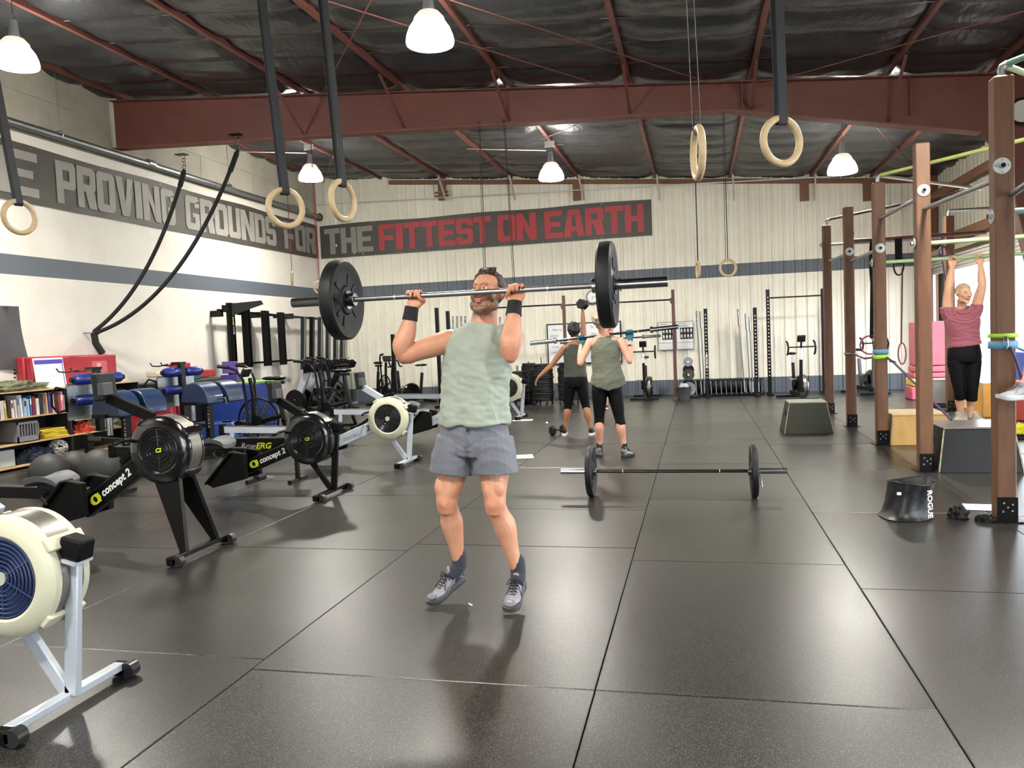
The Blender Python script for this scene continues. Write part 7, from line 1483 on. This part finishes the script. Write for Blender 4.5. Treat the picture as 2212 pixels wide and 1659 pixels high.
# bumper rack with silver dividers
t = thing('divider_rack', 'low black plate rack with silver dividers under the stood barbells', 'rack', (0, 0, 0)); MB().bb((-.08, 17.62, .02), (1.38, 18.05, .07)).build('base_tray', BLK, t); MB().bb((-.06, 17.95, .07), (1.36, 18.0, .34)).build('back_plate', BLK, t)
for i in range(14): x = -.04+.105*i; MB().bar((x, 17.62, .03), (x-.01, 17.62, .33), .018, .012).build('divider', CHR, t)
for i in range(13): x = .012+.105*i; o = MB().lathe([(.03, -.035), (.14, -.035), (.145, 0), (.14, .035), (.03, .035)], (x, 17.80, .215), (1, 0, 0), 24, True).build('small_plate', BUMP); tag(o, 'small black plate slotted between the silver dividers', 'plate', 'plates in the divider rack')
# plate tree
t = thing('plate_tree', 'upright plate tree beside the grey bucket', 'rack', (-.20, 17.45, 0)); MB().bb((-.03, -.03, 0), (.03, .03, .85)).build('mast', BLK, t); MB().bb((-.25, -.25, 0), (.25, .25, .04)).build('base', BLK, t, bev=.004)
for z in (.78, .50, .20): MB().cyl((0, 0, z), (0, -.22, z), .024, n=12).build('peg', CHR, t)
for z, r, y0, c_, lb in ((.78, .10, -.20, STEEL, 'small steel plate on the top peg of the plate tree'), (.60, .12, -.10, BUMP, 'black plate partly behind on the plate tree'), (.50, .125, -.20, mat('worn_plate', '#4a4742', .5, metal=.4, var=.4), 'worn grey plate on the middle peg of the plate tree'), (.28, .13, -.10, BUMP, 'dark plate behind the lowest steel plate on the tree'), (.20, .145, -.20, STEEL, 'largest steel plate on the lowest peg of the plate tree')):
    o = MB().lathe([(.026, 0), (.05, 0), (.055, .006), (r*.8, .006), (r*.85, 0), (r, 0), (r, .03), (.026, .03)], (0, 0, 0), (0, 1, 0), 32, True).build('weight_plate', c_, sharp=30); o.location = (-.20, 17.45+y0-.0, z); tag(o, lb, 'plate')
bu = thing('bucket', 'dark grey bucket with rags in front of the plate tree', 'bucket', (-.30, 16.9, 0)); MB().lathe([(0, .005), (.115, .0), (.155, .26), (.165, .27), (.15, .27), (.108, .012), (0, .012)], (0, 0, 0), (0, 0, 1), 28).build('bucket_shell', PLAS, bu)
heap('rag', 'pale rag heaped in the grey bucket', 'rag', (-.30, 16.9, .2), (.11, .11, .13), mat('rag_cloth', '#b8bcc0', .9, var=.6, col2='#5a6470'), 21)
# stacked bumper plates on trolleys
random.seed(11); ni = 0
for si, (x, y, n_, r, lb) in enumerate([(-3.82, 16.9, 17, .25, 'in the left trolley stack'), (-3.78, 16.5, 12, .25, 'x'), (-3.22, 16.4, 15, .24, 'in the middle trolley stack'), (-2.66, 16.4, 15, .23, 'in the right trolley stack by the dumbbell woman')]):
    if si == 0: continue
    hold = thing('plate_trolley', ['', 'wheeled trolley under the left stack of black plates', 'wheeled trolley under the middle stack of black plates', 'wheeled trolley under the right stack of black plates'][si], 'trolley', (x, y, 0), 0, 'wheeled trolleys under the plate stacks')
    MB().cyl((0, 0, .09), (0, 0, .11), .22, n=24).build('deck', BLK, hold); MB().cyl((0, 0, .1), (0, 0, .19+.055*n_), .022, n=12).build('spindle', CHR, hold)
    for a in (.5, 2.1, 3.7, 5.3): c = (cos(a)*.2, sin(a)*.2); MB().cyl((c[0]-.012, c[1], .035), (c[0]+.012, c[1], .035), .035, n=14).build('caster', RUB, hold); MB().bb((c[0]-.02, c[1]-.012, .04), (c[0]+.02, c[1]+.012, .095)).build('fork', CHR, hold)
    z = .112; pos = ['bottom', 'second from bottom', 'third from bottom', 'fourth from bottom', 'fifth from bottom', 'sixth from bottom', 'seventh from bottom', 'eighth from bottom', 'ninth from bottom', 'tenth from bottom', 'eleventh from bottom', 'twelfth from bottom', 'thirteenth from bottom', 'fourteenth from bottom', 'topmost']
    for k in range(n_):
        rr = r-(.03 if k > n_-3 else 0)-random.uniform(0, .01); tk = random.uniform(.040, .056); o = MB().lathe([(.025, 0), (.09, 0), (.1, .006), (rr*.85, .006), (rr-.01, 0), (rr, .01), (rr, tk-.01), (rr-.01, tk), (rr*.85, tk-.006), (.1, tk-.006), (.09, tk), (.025, tk)], (0, 0, 0), (0, 0, 1), 32, True).build('bumper_plate', BUMP, sharp=30)
        o.location = (x+random.uniform(-.008, .008), y+random.uniform(-.008, .008), z); z += tk+.002; tag(o, '%s black plate %s' % (pos[k] if k < n_-1 else 'topmost', lb if lb != 'x' else 'in the left trolley stack'), 'plate', 'black plates stacked on trolleys')
o = MB().lathe([(.025, 0), (.14, 0), (.15, .01), (.15, .05), (.14, .06), (.025, .06)], (0, 0, 0), (0, 0, 1), 32, True).build('bumper_plate', BUMP); o.location = (-3.62, 16.95, .82); tag(o, 'small black plate on the post between the left and middle stacks', 'plate'); 
t = thing('plate_post', 'chrome post stand behind the left plate stack', 'stand', (-3.62, 16.95, 0)); MB().cyl((0, 0, 0), (0, 0, .92), .024, n=14).build('post', CHR, t); MB().cyl((0, 0, 0), (0, 0, .82), .17, n=28).build('plate_column', BUMP, t)
